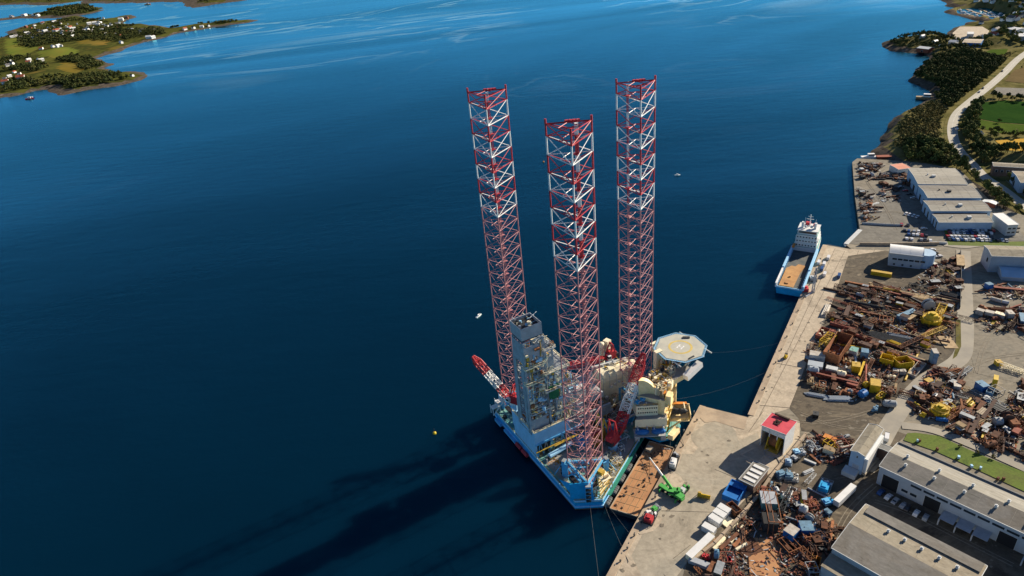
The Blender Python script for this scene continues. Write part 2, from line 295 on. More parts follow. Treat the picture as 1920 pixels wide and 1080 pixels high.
sheet('inner_quay_strip', ppoly([(1550, 461), (1590, 467), (1660, 470), (1655, 478), (1600, 480), (1585, 520), (1560, 580), (1540, 600)]), Z1 + .008, 'concrete')
sheet('worn_asphalt', ppoly([(1296, 814), (1322, 795), (1342, 790), (1368, 797), (1379, 808), (1384, 826), (1420, 812), (1436, 850), (1386, 900), (1350, 940), (1372, 950), (1300, 1040), (1262, 1090), (1200, 1100), (1180, 1050),
      (1206, 1000), (1222, 978), (1228, 960), (1240, 930), (1262, 890), (1275, 866), (1280, 852), (1300, 851), (1309, 839), (1297, 826)]), Z2, 'quay_pave')
for px in ([(1250, 905), (1262, 885), (1275, 893), (1290, 912), (1282, 925), (1260, 920), (1240, 918)],
           [(1197, 1000), (1222, 975), (1232, 962), (1242, 975), (1236, 985), (1225, 996), (1200, 1003)], [(1160, 1068), (1182, 1040), (1198, 1070), (1208, 1100), (1148, 1100)]):
    sheet('concrete_patch', ppoly(px), Z3, 'concrete')
sheet('dark_yard', ppoly([(1590, 480), (1660, 470), (1800, 500), (1802, 650), (1770, 690), (1700, 730), (1660, 790), (1640, 815), (1560, 815), (1503, 808), (1498, 785), (1480, 765), (1510, 690), (1556, 580)]), Z1 + .012, 'dirt')
sheet('north_asphalt', ppoly([(1604, 360), (1700, 340), (1760, 428), (1700, 440), (1612, 430)]), Z1 + .004, 'asphalt')
sheet('north_apron', ppoly([(1613, 432), (1700, 433), (1765, 445), (1766, 462), (1600, 458), (1590, 456)]), Z2, 'asphalt')
sheet('warehouse_yard', ppoly([(1440, 890), (1500, 850), (1600, 780), (1700, 815), (1640, 870), (1760, 930), (2000, 1060), (2000, 1200), (1240, 1200), (1290, 1052)]), Z1 + .016, 'dirt')
sheet('car_park', ppoly([(1766, 428), (1910, 430), (1925, 452), (1780, 452)]), Z2 + .012, 'asphalt')
sheet('east_yard', ppoly([(1815, 520), (2000, 540), (2000, 740), (1830, 700), (1812, 640)]), Z1 + .004, 'asphalt_tan')
# quay edge beams, kerbs
def coping(px, wdt, name='quay_coping'):
    c = ppoly(px); a = sum(((Vector(p) for p in c)), Vector((0, 0))) / len(c)
    mb = MB()
    for p, q in zip(c[:-1], c[1:]): mb.beam((p.x, p.y, 3.06), (q.x, q.y, 3.06), wdt, 0.5)
    tag(mb.build(name, 'concrete_edge'), kind='structure')
coping([(1090, 1180), (1144.6, 1080), (1317.5, 761.5)], 3.0)
coping([(1407.5, 779), (1547, 459.5)], 3.0, 'quay_coping_north')
sheet('apron_edge_strip', ppoly([(1317, 762), (1401, 783), (1396, 806), (1372, 800), (1340, 790), (1322, 793), (1308, 780)]), Z3 + .004, 'concrete_edge')
# slab joints in the concrete
mb = MB()
for a, b in (((1584, 471), (1424, 780)), ((1566, 466), (1462, 690)), ((1240, 958), (1385, 962)), ((1340, 880), (1400, 905)), ((1432, 770), (1404, 810)), ((1560, 590), (1530, 583)), ((1505, 690), (1450, 680)), ((1480, 765), (1425, 760)), ((1610, 470), (1606, 480)), ((1640, 468), (1636, 480)),
             ((1295, 1022), (1262, 1048)), ((1540, 820), (1640, 740)), ((1500, 800), (1580, 742))):
    p, q = G(*a), G(*b); mb.beam((p.x, p.y, 3.10), (q.x, q.y, 3.10), 0.16, 0.12)
tag(mb.build('pavement_joints', 'quay_wall'), kind='structure')
# yard roads and grass
for i, (px, wd) in enumerate((([(1806, 470), (1809, 560), (1809, 640), (1800, 672), (1770, 694), (1738, 712), (1705, 745), (1670, 795), (1650, 830), (1620, 880)], 8.5),
                              ([(1770, 457), (1806, 461), (1850, 458), (1990, 466)], 8.0), ([(1690, 798), (1750, 807), (1835, 840), (1925, 880), (2000, 915)], 5.0))):
    c, L, Rr = ribbon(px, wd, 3.0); strip('yard_road', L, Rr, 3.24 + i * .012, 'road')
sheet('lawn', ppoly([(1701, 813), (1716, 812), (1760, 818), (1830, 850), (1925, 888), (1985, 915), (1990, 945), (1920, 922), (1840, 885), (1750, 845), (1694, 826)]), Z4 + .03, 'grass')
sheet('car_park_verge', ppoly([(1769, 430), (1776, 432), (1782, 451), (1880, 454), (1990, 452), (1990, 463), (1840, 462), (1778, 460)]), Z4 + .03, 'grass')
GR_ = lambda: sheet('roadside_grass', ppoly([(1792, 600), (1801, 600), (1802, 650), (1794, 668), (1786, 674), (1792, 650)]), Z4 + .03, 'heath_dull')

# painted marks, tyre tracks and oil stains
rq = random.Random(19)
for a, b in (((1388.7, 853), (1413, 840.5)), ((1388.7, 853), (1416, 864))):
    p, q = G(*a), G(*b); mb = MB(); mb.beam((p.x, p.y, 3.16), (q.x, q.y, 3.16), .9, .02); tag(mb.build('quay_marking', 'concrete'), kind='structure')
for i, px in enumerate(([(1445, 775), (1500, 790), (1560, 790), (1640, 770)], [(1500, 775), (1570, 800), (1650, 800), (1700, 740)],
        [(1830, 700), (1850, 640), (1900, 600), (1960, 590)], [(1815, 690), (1870, 670), (1960, 660)], [(1640, 940), (1700, 960), (1800, 1010), (1900, 1060)], [(1550, 1040), (1590, 960), (1640, 910)], [(1560, 490), (1620, 490), (1700, 530), (1780, 540)], [(1640, 400), (1690, 400), (1740, 440)], [(1625, 340), (1660, 390), (1680, 430)])):
    for o in (-1.0, 1.0):
        cc, L_, R_2 = ribbon(px, 2.0, 3.0); side = L_ if o < 0 else R_2
        A_ = [p + (q - p) * .0 for p, q in zip(side, cc)]; B_ = [p + (q - p) * .35 for p, q in zip(side, cc)]
        strip('tyre_tracks', A_ if o < 0 else B_, B_ if o < 0 else A_, 3.155 + i * .002, 'tyre_track')
mb = MB()
for k in range(150):
    a = rq.choice([((1180, 1060), (1400, 800)), ((1430, 760), (1570, 480)), ((1480, 790), (1660, 800)), ((1820, 560), (1960, 720)), ((1560, 480), (1790, 500)), ((1450, 880), (1600, 900)), ((1620, 930), (1900, 1060)), ((1620, 320), (1740, 440))]); t = rq.random()
    p = G(a[0][0] + (a[1][0] - a[0][0]) * t + rq.gauss(0, 22), a[0][1] + (a[1][1] - a[0][1]) * t + rq.gauss(0, 14)).to_2d()
    if not (3 > 0): continue
    r0 = rq.choice((.25, .4, .6, .9)) * rq.uniform(.6, 1.3); n = 16; ph = rq.uniform(0, 6); vs = [(p.x + r0 * (1 + .3 * math.sin(j * .39 * 2 + ph) + rq.uniform(-.15, .15)) * math.cos(j * .3927), p.y + r0 * .8 * (1 + .25 * math.cos(j * .39 * 3 + ph) + rq.uniform(-.1, .1)) * math.sin(j * .3927), 3.145 + k * .0004) for j in range(n)]; mb.add(vs, [tuple(range(n))])
STAINS = mb
# ------------------------------------------------------------------ land beyond the yard: height fields
def pip(P, poly):
    x, y = P[:, 0], P[:, 1]; ins = np.zeros(len(P), bool); n = len(poly)
    for i in range(n):
        x1, y1 = poly[i]; x2, y2 = poly[(i + 1) % n]
        c = ((y1 > y) != (y2 > y)) & (x < (x2 - x1) * (y - y1) / ((y2 - y1) or 1e-9) + x1); ins ^= c
    return ins
def pdist(P, poly, closed=True):
    d = np.full(len(P), 1e9); n = len(poly)
    for i in range(n if closed else n - 1):
        a = np.array(poly[i]); b = np.array(poly[(i + 1) % n]); ab = b - a; L = ab @ ab + 1e-9
        t = np.clip(((P - a) @ ab) / L, 0, 1); q = a + t[:, None] * ab; d = np.minimum(d, np.hypot(*(P - q).T))
    return d
def terrain(name, polys, x0, x1, y0, y1, st, hfun, mats, flats=(), mfun=None):
    X = np.arange(x0, x1, st); Y = np.arange(y0, y1, st); gx, gy = np.meshgrid(X, Y); P = np.stack([gx.ravel(), gy.ravel()], 1)
    sd = np.full(len(P), -1e9)
    for pl in polys:
        pl = [tuple(p) for p in pl]; d = pdist(P, pl); ins = pip(P, pl); sd = np.maximum(sd, np.where(ins, d, -d))
    # ragged shore
    jit = np.array([noise.noise(Vector((p[0] / (st * 3.1), p[1] / (st * 3.1), 1.7))) for p in P]) * st * 0.9
    sd = np.where(np.abs(sd) < st * 6, sd + jit * 0.8, sd)
    h = hfun(P, sd)
    nx, ny = len(X), len(Y); keep = sd > -st * 2.2; fs = []; mi = []
    for j in range(ny - 1):
        for i in range(nx - 1):
            q = (j * nx + i, j * nx + i + 1, (j + 1) * nx + i + 1, (j + 1) * nx + i)
            if keep[q[0]] and keep[q[1]] and keep[q[2]] and keep[q[3]]:
                fs.append(q); mi.append(mfun(P[q[0]], sd[q[0]], h[q[0]]) if mfun else 0)
    mb = MB(); mb.v = [(P[k, 0], P[k, 1], h[k]) for k in range(len(P))]; mb.f = fs; mb.m = mi
    o = mb.build(name, mats, smooth=True); tag(o, kind='structure')
    bm = bmesh.new(); bm.from_mesh(o.data); bmesh.ops.delete(bm, geom=[v for v in bm.verts if not v.link_faces], context='VERTS'); bm.to_mesh(o.data); bm.free()
    def hat(x, y):
        i = min(max(int((x - x0) / st), 0), nx - 2); j = min(max(int((y - y0) / st), 0), ny - 2)
        u = (x - x0) / st - i; v = (y - y0) / st - j; k = j * nx + i
        return h[k] * (1 - u) * (1 - v) + h[k + 1] * u * (1 - v) + h[k + nx] * (1 - u) * v + h[k + nx + 1] * u * v
    def sat(x, y):
        i = min(max(int((x - x0) / st), 0), nx - 2); j = min(max(int((y - y0) / st), 0), ny - 2); return sd[j * nx + i]
    return hat, sat
keepf = [f for f in STAINS.f if pip(np.array([STAINS.v[f[0]][:2]]), [tuple(p) for p in YARD])[0]]; STAINS.f = keepf; STAINS.m = [0] * len(keepf)
tag(STAINS.build('oil_stains', 'oil_stain'), kind='structure')
def fbm(P, s, seed=0.0, o=4):
    return np.array([noise.fractal(Vector((p[0] / s, p[1] / s, seed)), 0.9, 2.1, o) for p in P])

def ground_mat(name, cols, scale):
    m = bpy.data.materials.new(name); m.use_nodes = True; n = m.node_tree.nodes; l = m.node_tree.links; b = n['Principled BSDF']
    b.inputs['Roughness'].default_value = 1.0; b.inputs['Specular IOR Level'].default_value = 0.0
    tc = n.new('ShaderNodeTexCoord'); q = n.new('ShaderNodeTexNoise'); q.inputs['Scale'].default_value = scale; q.inputs['Detail'].default_value = 8
    q.inputs['Roughness'].default_value = 0.7; l.new(tc.outputs['Object'], q.inputs[0]); r = n.new('ShaderNodeValToRGB'); set_ramp(r, [(0.36 + 0.28 * i / (len(cols) - 1), c) for i, c in enumerate(cols)])
    l.new(q.outputs[0], r.inputs[0]); l.new(r.outputs[0], b.inputs['Base Color'])
    bp = n.new('ShaderNodeBump'); bp.inputs['Strength'].default_value = 0.8; bp.inputs['Distance'].default_value = 1.2; l.new(q.outputs[0], bp.inputs['Height']); l.new(bp.outputs[0], b.inputs['Normal'])
    MATS[name] = m
ground_mat('heath', [(0.05, 0.055, 0.02), (0.12, 0.11, 0.042), (0.17, 0.15, 0.065), (0.07, 0.08, 0.028)], 0.035)
MATS['heath_dull'] = MATS['heath']; GR_()
ground_mat('island_scrub', [(0.03, 0.036, 0.012), (0.09, 0.092, 0.022), (0.04, 0.048, 0.015), (0.13, 0.10, 0.026)], 0.009)
ground_mat('shore_rock', [(0.035, 0.03, 0.025), (0.12, 0.10, 0.08), (0.06, 0.052, 0.042), (0.18, 0.15, 0.12)], 0.05)
ground_mat('pasture', [(0.09, 0.13, 0.024), (0.13, 0.15, 0.028), (0.16, 0.14, 0.03)], 0.006)
ground_mat('gold_grass', [(0.17, 0.12, 0.02), (0.13, 0.105, 0.025), (0.20, 0.13, 0.03)], 0.01)
ground_mat('field_green', [(0.018, 0.048, 0.012), (0.026, 0.062, 0.014)], 0.03); ground_mat('field_light', [(0.05, 0.085, 0.018), (0.075, 0.11, 0.022)], 0.03)
ground_mat('field_gold', [(0.42, 0.25, 0.045), (0.50, 0.31, 0.06)], 0.02); ground_mat('field_brown', [(0.13, 0.10, 0.05), (0.16, 0.12, 0.06)], 0.03)

# mainland north of the yard
NORTH_PX = [(1672, 303), (1640, 290), (1637, 284), (1655, 262), (1668, 236), (1680, 222), (1708, 203), (1732, 190), (1752, 178), (1720, 162), (1703, 151), (1712, 140), (1730, 120), (1744, 108), (1728, 101),
            (1700, 99), (1672, 96), (1654, 87), (1657, 80), (1690, 71), (1720, 68), (1752, 69), (1780, 71), (1783, 56), (1792, 52), (1806, 48), (1812, 42), (1845, 43), (1826, 38), (1800, 31), (1775, 25), (1773, 20), (1800, 15),
            (1774, 12), (1772, 5), (1758, -2), (1740, -25), (2300, -40), (2700, 200), (2500, 560), (2010, 500), (1900, 425), (1800, 350), (1700, 330)]
NORTH = [tuple(p) for p in ppoly(NORTH_PX, 0.0)]
MARINA = [tuple(p) for p in ppoly([(1792, 17), (1850, 14), (1885, 24), (1905, 34), (1892, 42), (1862, 40), (1850, 36), (1826, 33), (1792, 26)], 0.0)]
ROAD_PX = [(1990, 60), (1919, 103), (1880, 140), (1850, 166), (1815, 194), (1794, 214), (1786, 236), (1788, 262), (1800, 285), (1822, 308), (1845, 332), (1875, 352), (1919, 385), (1990, 430)]
RC, RL, RR = ribbon(ROAD_PX, 9.0, 3.0)
FIELDS = [('field_dark_green', [(1838, 193), (1880, 188), (1935, 192), (1990, 200), (1990, 240), (1925, 233), (1870, 229), (1833, 222)], 'field_green'),
          ('field_light_green', [(1833, 223.5), (1870, 230.5), (1925, 234.5), (1990, 242), (1990, 262), (1919, 252), (1870, 249), (1832, 238)], 'field_light'),
          ('stubble_field', [(1866, 264), (1919, 260), (1990, 262), (1990, 290), (1919, 283), (1886, 282)], 'field_gold'),
          ('ploughed_field', [(1884, 152), (1900, 132), (1990, 110), (1990, 165), (1925, 157)], 'field_brown'),
          ('gravel_lot', [(1856, 176), (1868, 164), (1990, 168), (1990, 184), (1930, 181)], 'asphalt'),
          ('shore_lawn', [(1783, 85), (1800, 82), (1822, 85), (1830, 88), (1790, 89)], 'field_light'),
          ('hill_meadow', [(1838, 101), (1860, 93), (1890, 92), (1886, 101), (1855, 108), (1840, 108)], 'field_light'),
          ('quarry_floor', [(1786, 62), (1800, 50), (1842, 50), (1855, 58), (1850, 66), (1842, 72), (1800, 78), (1790, 74)], 'concrete')]
FLAT = [[tuple(p) for p in ppoly(f[1])] for f in FIELDS]
YT = [tuple(p) for p in YARD]
def hnorth(P, sd):
    n1 = fbm(P, 150, 3.1); n2 = fbm(P, 28, 9.2, 3)
    base = 2.6 + np.clip(sd - 4, 0, 60) * 0.20 + n1 * 7 * np.clip(sd / 60, 0, 1) + n2 * 1.6 * np.clip(sd / 15, 0, 1)
    hc = np.array(G(1745, 235).to_2d()); base += 9 * np.exp(-((P - hc) ** 2).sum(1) / 60 ** 2)
    base = np.maximum(base, 2.5)
    h = np.where(sd < 6, -2.0 + np.clip(sd + 6, 0, 12) / 12 * 4.8 * (1 + 0.0 * sd), base)
    dr = pdist(P, [tuple(p) for p in RC], False); h = np.where(sd > 6, 3.2 + (h - 3.2) * np.clip((dr - 12) / 35, 0, 1), h)
    for f in FLAT + [YT]:
        d = pdist(P, f); ins = pip(P, f); k = np.where(ins, 0, np.clip((d - 4) / 25, 0, 1)); h = np.where(sd > 6, 2.9 + (h - 2.9) * k, h)
    ins = pip(P, YT); h = np.where(ins & (pdist(P, YT) > 3), 1.0, np.where(ins, 2.2, h))
    ins = pip(P, MARINA); h = np.where(ins, -2.5, h)
    return h
def mnorth(p, sd, h):
    if sd < 8: return 1
    return 0
NH, NS = terrain('north_headland', [NORTH], 290, 1500, 440, 2300, 8.0, hnorth, ['heath', 'shore_rock'], mfun=mnorth)
strip('highway', RL, RR, 3.45, 'highway')
_, L2, R2 = ribbon(ROAD_PX, 0.16, 3.0); strip('highway_marking', L2, R2, 3.50, 'white_paint')
_, L2, R2 = ribbon(ROAD_PX, 15.0, 3.0); strip('highway_verge', L2, R2, 3.38, 'heath')
for i, f in enumerate(FIELDS): sheet(f[0], ppoly(f[1]), 3.15 + i * .01, f[2])
c, L2, R2 = ribbon([(1868, 306), (1880, 325), (1900, 345), (1925, 372), (1990, 410)], 6, 3.0); strip('side_road', L2, R2, 3.3, 'asphalt')

# islands on the left
ISL_A = [(-60, 195), (5, 181), (30, 178), (56, 172), (75, 167), (95, 166), (110, 172), (122, 175.5), (140, 172), (160, 168), (190, 164), (215, 160), (240, 155), (262, 150), (270, 145), (262, 138), (245, 136), (210, 138), (192, 137), (186, 129),
         (193, 126), (203, 122), (190, 119), (178, 115), (168, 112), (190, 104), (215, 98), (228, 92), (250, 84), (262, 80), (290, 74), (310, 68), (330, 62), (370, 56), (400, 50), (430, 46), (462, 42.5), (473, 39.5), (460, 38), (440, 39.5),
         (410, 43), (395, 44), (370, 45), (350, 49), (330, 52), (315, 54), (295, 50), (268, 47), (258, 45), (240, 47), (224, 44), (236, 37), (249, 33), (240, 29), (226, 31), (208, 36), (190, 38), (170, 38), (150, 32), (140, 30), (122, 33), (110, 38), (90, 41), (65, 45), (45, 48), (30, 55), (17, 60), (24, 63), (12, 68), (4, 72), (-60, 80)]
ISL_B = [(-60, 40), (5, 35), (30, 31), (60, 27), (90, 20), (110, 15), (140, 10.5), (165, 11), (180, 16), (184, 20), (170, 25), (140, 30), (120, 32), (95, 34), (70, 33), (40, 34), (5, 37.5), (-60, 46)]
ISL_C = [(-80, 14), (5, 10), (40, 7), (80, 9), (110, 7), (138, 4), (152, -2), (160, -30), (-80, -40)]
ISL_D = [(155, 3), (160, 5), (200, 6), (260, 5), (340, 3), (351, 7), (355, 13), (370, 14), (400, 8), (430, 4), (455, 1), (475, -4), (500, -25), (150, -30)]
ISL = [[tuple(p) for p in ppoly(q, 0.0)] for q in (ISL_A, ISL_B, ISL_C, ISL_D)]
LAWNS = [[tuple(p) for p in ppoly(q, 3)] for q in ([(5, 76), (36, 75), (36, 88), (70, 92), (60, 98), (30, 108), (5, 104)], [(62, 100), (120, 94), (142, 97), (130, 108), (105, 112), (70, 110)])]
GOLDS = [[tuple(p) for p in ppoly(q, 3)] for q in ([(100, 132), (112, 122), (140, 121), (146, 134), (142, 142), (110, 137)], [(140, 84), (170, 80), (200, 80), (190, 88), (150, 90)])]
def hisl(P, sd):
    n1 = fbm(P, 420, 5.5); n2 = fbm(P, 90, 2.2, 3)
    h = 2.0 + np.clip(sd, 0, 260) * 0.055 + n1 * 9 * np.clip(sd / 150, 0, 1) + n2 * 3.5 * np.clip(sd / 30, 0.25, 1)
    h = np.maximum(h, 1.4)
    return np.where(sd < 0, np.clip(-2 + (sd + 30) * 0.11, -3, 1.4), h)
def misl(p, sd, h):
    P1 = np.array([p])
    for q in LAWNS:
        if pip(P1, q)[0]: return 2
    for q in GOLDS:
        if pip(P1, q)[0]: return 3
    return 1 if sd < 9 else 0
IH, IS = terrain('west_islands', ISL[:1], -1750, -480, 1250, 3200, 14.0, hisl, ['island_scrub', 'shore_rock', 'pasture', 'gold_grass'], mfun=misl)
FH, FS = terrain('far_islands', ISL[1:], -4600, -700, 2350, 8200, 44.0, hisl, ['island_scrub', 'shore_rock'], mfun=lambda p, s, h: 1 if s < 18 else 0)

# ================================================================== the jack-up rig (plan axes: +x towards the quarters, +y towards the open sea)
RIG = empty('jack_up_rig', (27.37, 265.5, 0), R_(26.4), 'blue jack-up drilling rig on three red and white lattice legs, moored off the quay', 'drilling rig')
DK = 4.4                                            # main deck level
rnd = random.Random(11)
def pol(a, r): return (r * math.cos(R_(a)), r * math.sin(R_(a)))
HB = 29.2; HD = 47.6; HW = 6.2
hull = []
for an in (0, 120, 240):
    u = Vector((math.cos(R_(an)), math.sin(R_(an)))); v = Vector((-u.y, u.x))
    # point where the side lines meet the chamfer
    t = (HB - HD * 0.5) / (math.sqrt(3) / 2)
    hull += [tuple(u * HD - v * t), tuple(u * HD + v * t)]
def inset(poly, d):
    c = Vector((0, 0)); return [tuple(Vector(p) * (1 - d / Vector(p).length)) for p in poly]
mb = MB(); mb.prism(hull, -6, DK, 0, 1)
mb.prism(inset(hull, -0.5), 2.0, 2.5, 2)                                     # rubbing strake
ho = mb.build('hull', ['hull_blue', 'teal_deck', 'light_blue'], RIG)
mb = MB(); mb.prism(inset(hull, -0.03), -2.0, .75); mb.build('waterline_band', 'rust_dark', ho)
# deck areas of different paint
def patch(poly, z, mat, name='deck_plating'):
    mb = MB(); mb.prism(poly, z - .05, z, 0); return mb.build(name, mat, RIG)
def inhull(x, y, m=0.0): return all(x * math.cos(R_(a)) + y * math.sin(R_(a)) < HB - m for a in (60, 180, 300)) and all(x * math.cos(R_(a)) + y * math.sin(R_(a)) < HD - m for a in (0, 120, 240))
patch([(-12, -41), (14, -25.5), (18, -20), (10, -12), (-4, -14), (-10, -26)], DK + .06, 'deck_grey')
patch([(-13.5, -43.6), (22, -22.6), (20.5, -20.2), (-15, -41)], DK + .11, 'deck_green')
patch([(-26, -34), (-24, -24), (-12, -18), (-12, -8), (-27, -8)], DK + .06, 'deck_grey')
patch([(12, -12), (30, -4), (34, 10), (24, 20), (8, 24), (4, 10), (4, -6)], DK + .06, 'deck_dark')
# bulwark, rails round the deck edge
mb = MB(); hi = inset(hull, 0.4)
for p, q in zip(hi, hi[1:] + hi[:1]):
    p = Vector(p); q = Vector(q); mb.beam((*p, DK + .5), (*q, DK + .5), .25, 1.0)
mb.build('bulwark', 'light_blue', ho)
mb = MB()
for p, q in zip(hi, hi[1:] + hi[:1]):
    p = Vector(p); q = Vector(q); L = (q - p).length; d = (q - p) / L
    for z in (1.4, 1.9): mb.beam((*p, DK + z), (*q, DK + z), .09)
    for k in range(int(L / 2.5) + 1):
        s = p + d * min(k * 2.5, L); mb.beam((*s, DK + 1), (*s, DK + 1.9), .09)
mb.build('guard_rail', 'yellow', ho)
# rafts and side ledge on the sea side of the stern
mb = MB()
for y0, y1, z in ((36, 30, 2.6), (26, 14, 2.2)): mb.bb(-30.9, -29.2, y1, y0, .8, z)
mb.build('side_platform', 'rig_blue', ho)
for y in (10.5, 4.5):
    mb = MB(); mb.tube((-30.6, y - 2.4, 2.0), (-30.6, y + 2.4, 2.0), .95, 10); mb.build('rescue_boat', 'red_paint', RIG)

def lattice(mb, a, b, wd, ht, bays, r, mi=0, taper=1.0, mif=None):
    """four-chord box lattice from a to b"""
    a = Vector(a); b = Vector(b); x = (b - a).normalized(); up = Vector((0, 0, 1)) if abs(x.z) < .9 else Vector((1, 0, 0))
    y = up.cross(x).normalized(); z = x.cross(y); prev = None
    for k in range(bays + 1):
        t = k / bays; p = a.lerp(b, t); s = 1 + (taper - 1) * t; m = mif(t) if mif else mi
        cs = [p + y * sy * wd / 2 * s + z * sz * ht / 2 * s for sy, sz in ((-1, -1), (1, -1), (1, 1), (-1, 1))]
        for i in range(4): mb.beam(cs[i], cs[(i + 1) % 4], r * 1.1, mi=m)
        if prev:
            for i in range(4):
                mb.beam(prev[i], cs[i], r * 2, mi=m); mb.beam(prev[i], cs[(i + 1) % 4], r * 1.1, mi=m)
                if k % 2: mb.beam(prev[(i + 1) % 4], cs[i], r * 1.1, mi=m)
        prev = cs

# legs
BAY = 6.78
def make_leg(cx, cy, top, riser):
    bounds = [0, 4.4] + [4.4 + BAY * k for k in range(1, 30)]
    ch = [Vector((cx + 9.26 * math.cos(R_(a)), cy + 9.26 * math.sin(R_(a)))) for a in (0, 120, 240)]
    CB = [MB(), MB(), MB()]                                 # the three chords: split tubes with racks
    for i, (b0, b1) in enumerate(zip(bounds[:-1], bounds[1:])):
        z1 = top - b0; z0 = max(top - b1, 1.0)
        if z1 <= 1.0: break
        mi = 2 if i >= 8 else i % 2
        for c, mb in zip(ch, CB):
            mb.tube((*c, z0), (*c, z1), .35 if i < 8 else .28, 8, mi); mb.beam((*c, z0), (*c, z1), .58, .14, mi)
    for c, mb in zip(ch, CB): mb.tube((*c, top), (*c, top + 1.7), .42, 8, 0)
    mb = MB()
    zs = [top - b for b in bounds if top - b > 2]
    for i, z in enumerate(zs):
        mi = 2 if i > 8 else (0 if i == 0 else (i - 1) % 2 if i < 9 else 2)
        mz = 2 if i >= 8 else i % 2
        mid = [(ch[k] + ch[(k + 1) % 3]) / 2 for k in range(3)]
        for k in range(3):
            a, b = ch[k], ch[(k + 1) % 3]
            rr = .185 if i < 9 else .135
            mb.tube((*a, z), (*b, z), rr, 5, mi, cap=False)
            mb.tube((*mid[k], z), (*mid[(k + 1) % 3], z), .15, 4, mi, cap=False)
            if i + 1 < len(zs):
                z2 = zs[i + 1]
                if k < 2: mb.tube((*a, z), (*b, z2), rr, 5, mz, cap=False)
                if k == 2 or k == 0: mb.tube((*b, z), (*a, z2), rr, 5, mz, cap=False)
                if k: mb.tube((*mid[k], z), (*mid[0], (z + z2) / 2), rr * .6, 5, mz, cap=False)
    leg = mb.build('leg', ['red_paint', 'white_paint', 'faded_red'], RIG)
    for q in CB: q.build('chord', ['red_paint', 'white_paint', 'faded_red'], leg)
    mb = MB(); rx, ry = cx + riser[0], cy + riser[1]        # inner ladder and water tower
    for i, (b0, b1) in enumerate(zip(bounds[:-1], bounds[1:])):
        z1, z0 = top - b0, max(top - b1, 3.0)
        if z1 <= 3: break
        mi = 2 if i >= 8 else 1 - i % 2
        mb.tube((rx, ry, z0), (rx, ry, z1), riser[2], 6, mi)
        mb.beam((rx + .9, ry, z0), (rx + .9, ry, z1), .12, mi=mi); mb.beam((rx + .9, ry + .5, z0), (rx + .9, ry + .5, z1), .12, mi=mi)
        for s in range(6): mb.beam((rx + .9, ry, z0 + s * 1.1), (rx + .9, ry + .5, z0 + s * 1.1), .1, mi=mi)
        if i % 2 == 0 or riser[3]: mb.box((rx, ry, z0 + .2), (2.6, 2.2, .3), .4, 0 if i < 8 else 2)
    mb.build('ladder_tower', ['red_paint', 'white_paint', 'faded_red'], leg)
    mb = MB()                                               # small walkway on the top frame
    a, b = ch[0], ch[1]; m = a.lerp(b, .35)
    for k in range(4): mb.box((*(a.lerp(b, .3 + .08 * k)), top + .3), (1.3, 1.1, .8), k)
    mb.beam((*a, top - .2), (*b, top - .2), .7, .2); mb.build('top_walkway', 'red_paint', leg)
    return ch
LEGS = []
for n, (an, top, riser) in enumerate(((120, 172.7, (0.5, 1.0, .3, 1)), (240, 171.9, (3.2, 0.8, .7, 1)), (0, 171.1, (-3.8, 2.0, .25, 0)))):
    cx, cy = pol(an, 35.8); LEGS.append((cx, cy, make_leg(cx, cy, top, riser)))

# jacking houses: one tower per chord, shear walls and braces
def jack_house(cx, cy, ch, an):
    for c in ch:
        mb = MB()
        r = (c - Vector((cx, cy))).normalized(); p = c + r * 1.9
        mb.box((*p, DK + 4.6), (1.6, 2.6, 9.2), math.atan2(r.y, r.x), 0)
        for s in (-1, 1):
            v = Vector((-r.y, r.x)); q = c + v * s * 1.8
            mb.box((*q, DK + 4.6), (1.6, .6, 9.2), math.atan2(r.y, r.x), 0)
        for k in range(4): mb.box((*(p + r * .9), DK + 1.4 + k * 2.2), (1.4, 2.2, 1.0), math.atan2(r.y, r.x), 1)
        mb.box((*p, DK + 9.4), (1.7, 2.4, .2), math.atan2(r.y, r.x), 2)
        jh = mb.build('jack_house', ['rig_blue', 'dark_steel', 'steel'], RIG)
    mb = MB()
    for k in range(3):
        a, b = ch[k], ch[(k + 1) % 3]
        mb.beam((*a, DK + 9.0), (*b, DK + 9.0), .8, 1.2); mb.beam((*a, DK + 5), (*b, DK + 5), .7)
        mb.beam((*a, DK + .3), ((a.x + b.x) / 2, (a.y + b.y) / 2, DK + 8.8), .4); mb.beam((*b, DK + .3), ((a.x + b.x) / 2, (a.y + b.y) / 2, DK + 8.8), .4)
    for k in range(3):                                  # sloping stays down to the deck
        c = ch[k]; r = (c - Vector((cx, cy))).normalized(); v = Vector((-r.y, r.x))
        for s in (-5.5, -2, 2, 5.5):
            e = c + r * 6.5 + v * s
            if inhull(e.x, e.y, 0.5): mb.beam((*(c + r * 2), DK + 8.8), (*e, DK), .4)
    mb.build('brace_frame', 'rig_blue', jh)
    mb = MB()
    for k in range(3):                                  # walkway rail on top
        a, b = ch[k], ch[(k + 1) % 3]
        for z in (10.3, 10.9): mb.beam((*a, DK + z), (*b, DK + z), .1)
        for t in range(9): q = a.lerp(b, t / 8); mb.beam((*q, DK + 9.6), (*q, DK + 10.9), .1)
    mb.build('guard_rail', 'cream', jh)
    mb = MB(); w_ = [tuple(c + (c - Vector((cx, cy))).normalized() * 1.0) for c in ch]; mb.prism(w_, DK - .02, DK + .15); mb.build('leg_well', 'black', jh)
for (cx, cy, ch), an in zip(LEGS, (120, 240, 0)): jack_house(cx, cy, ch, an)

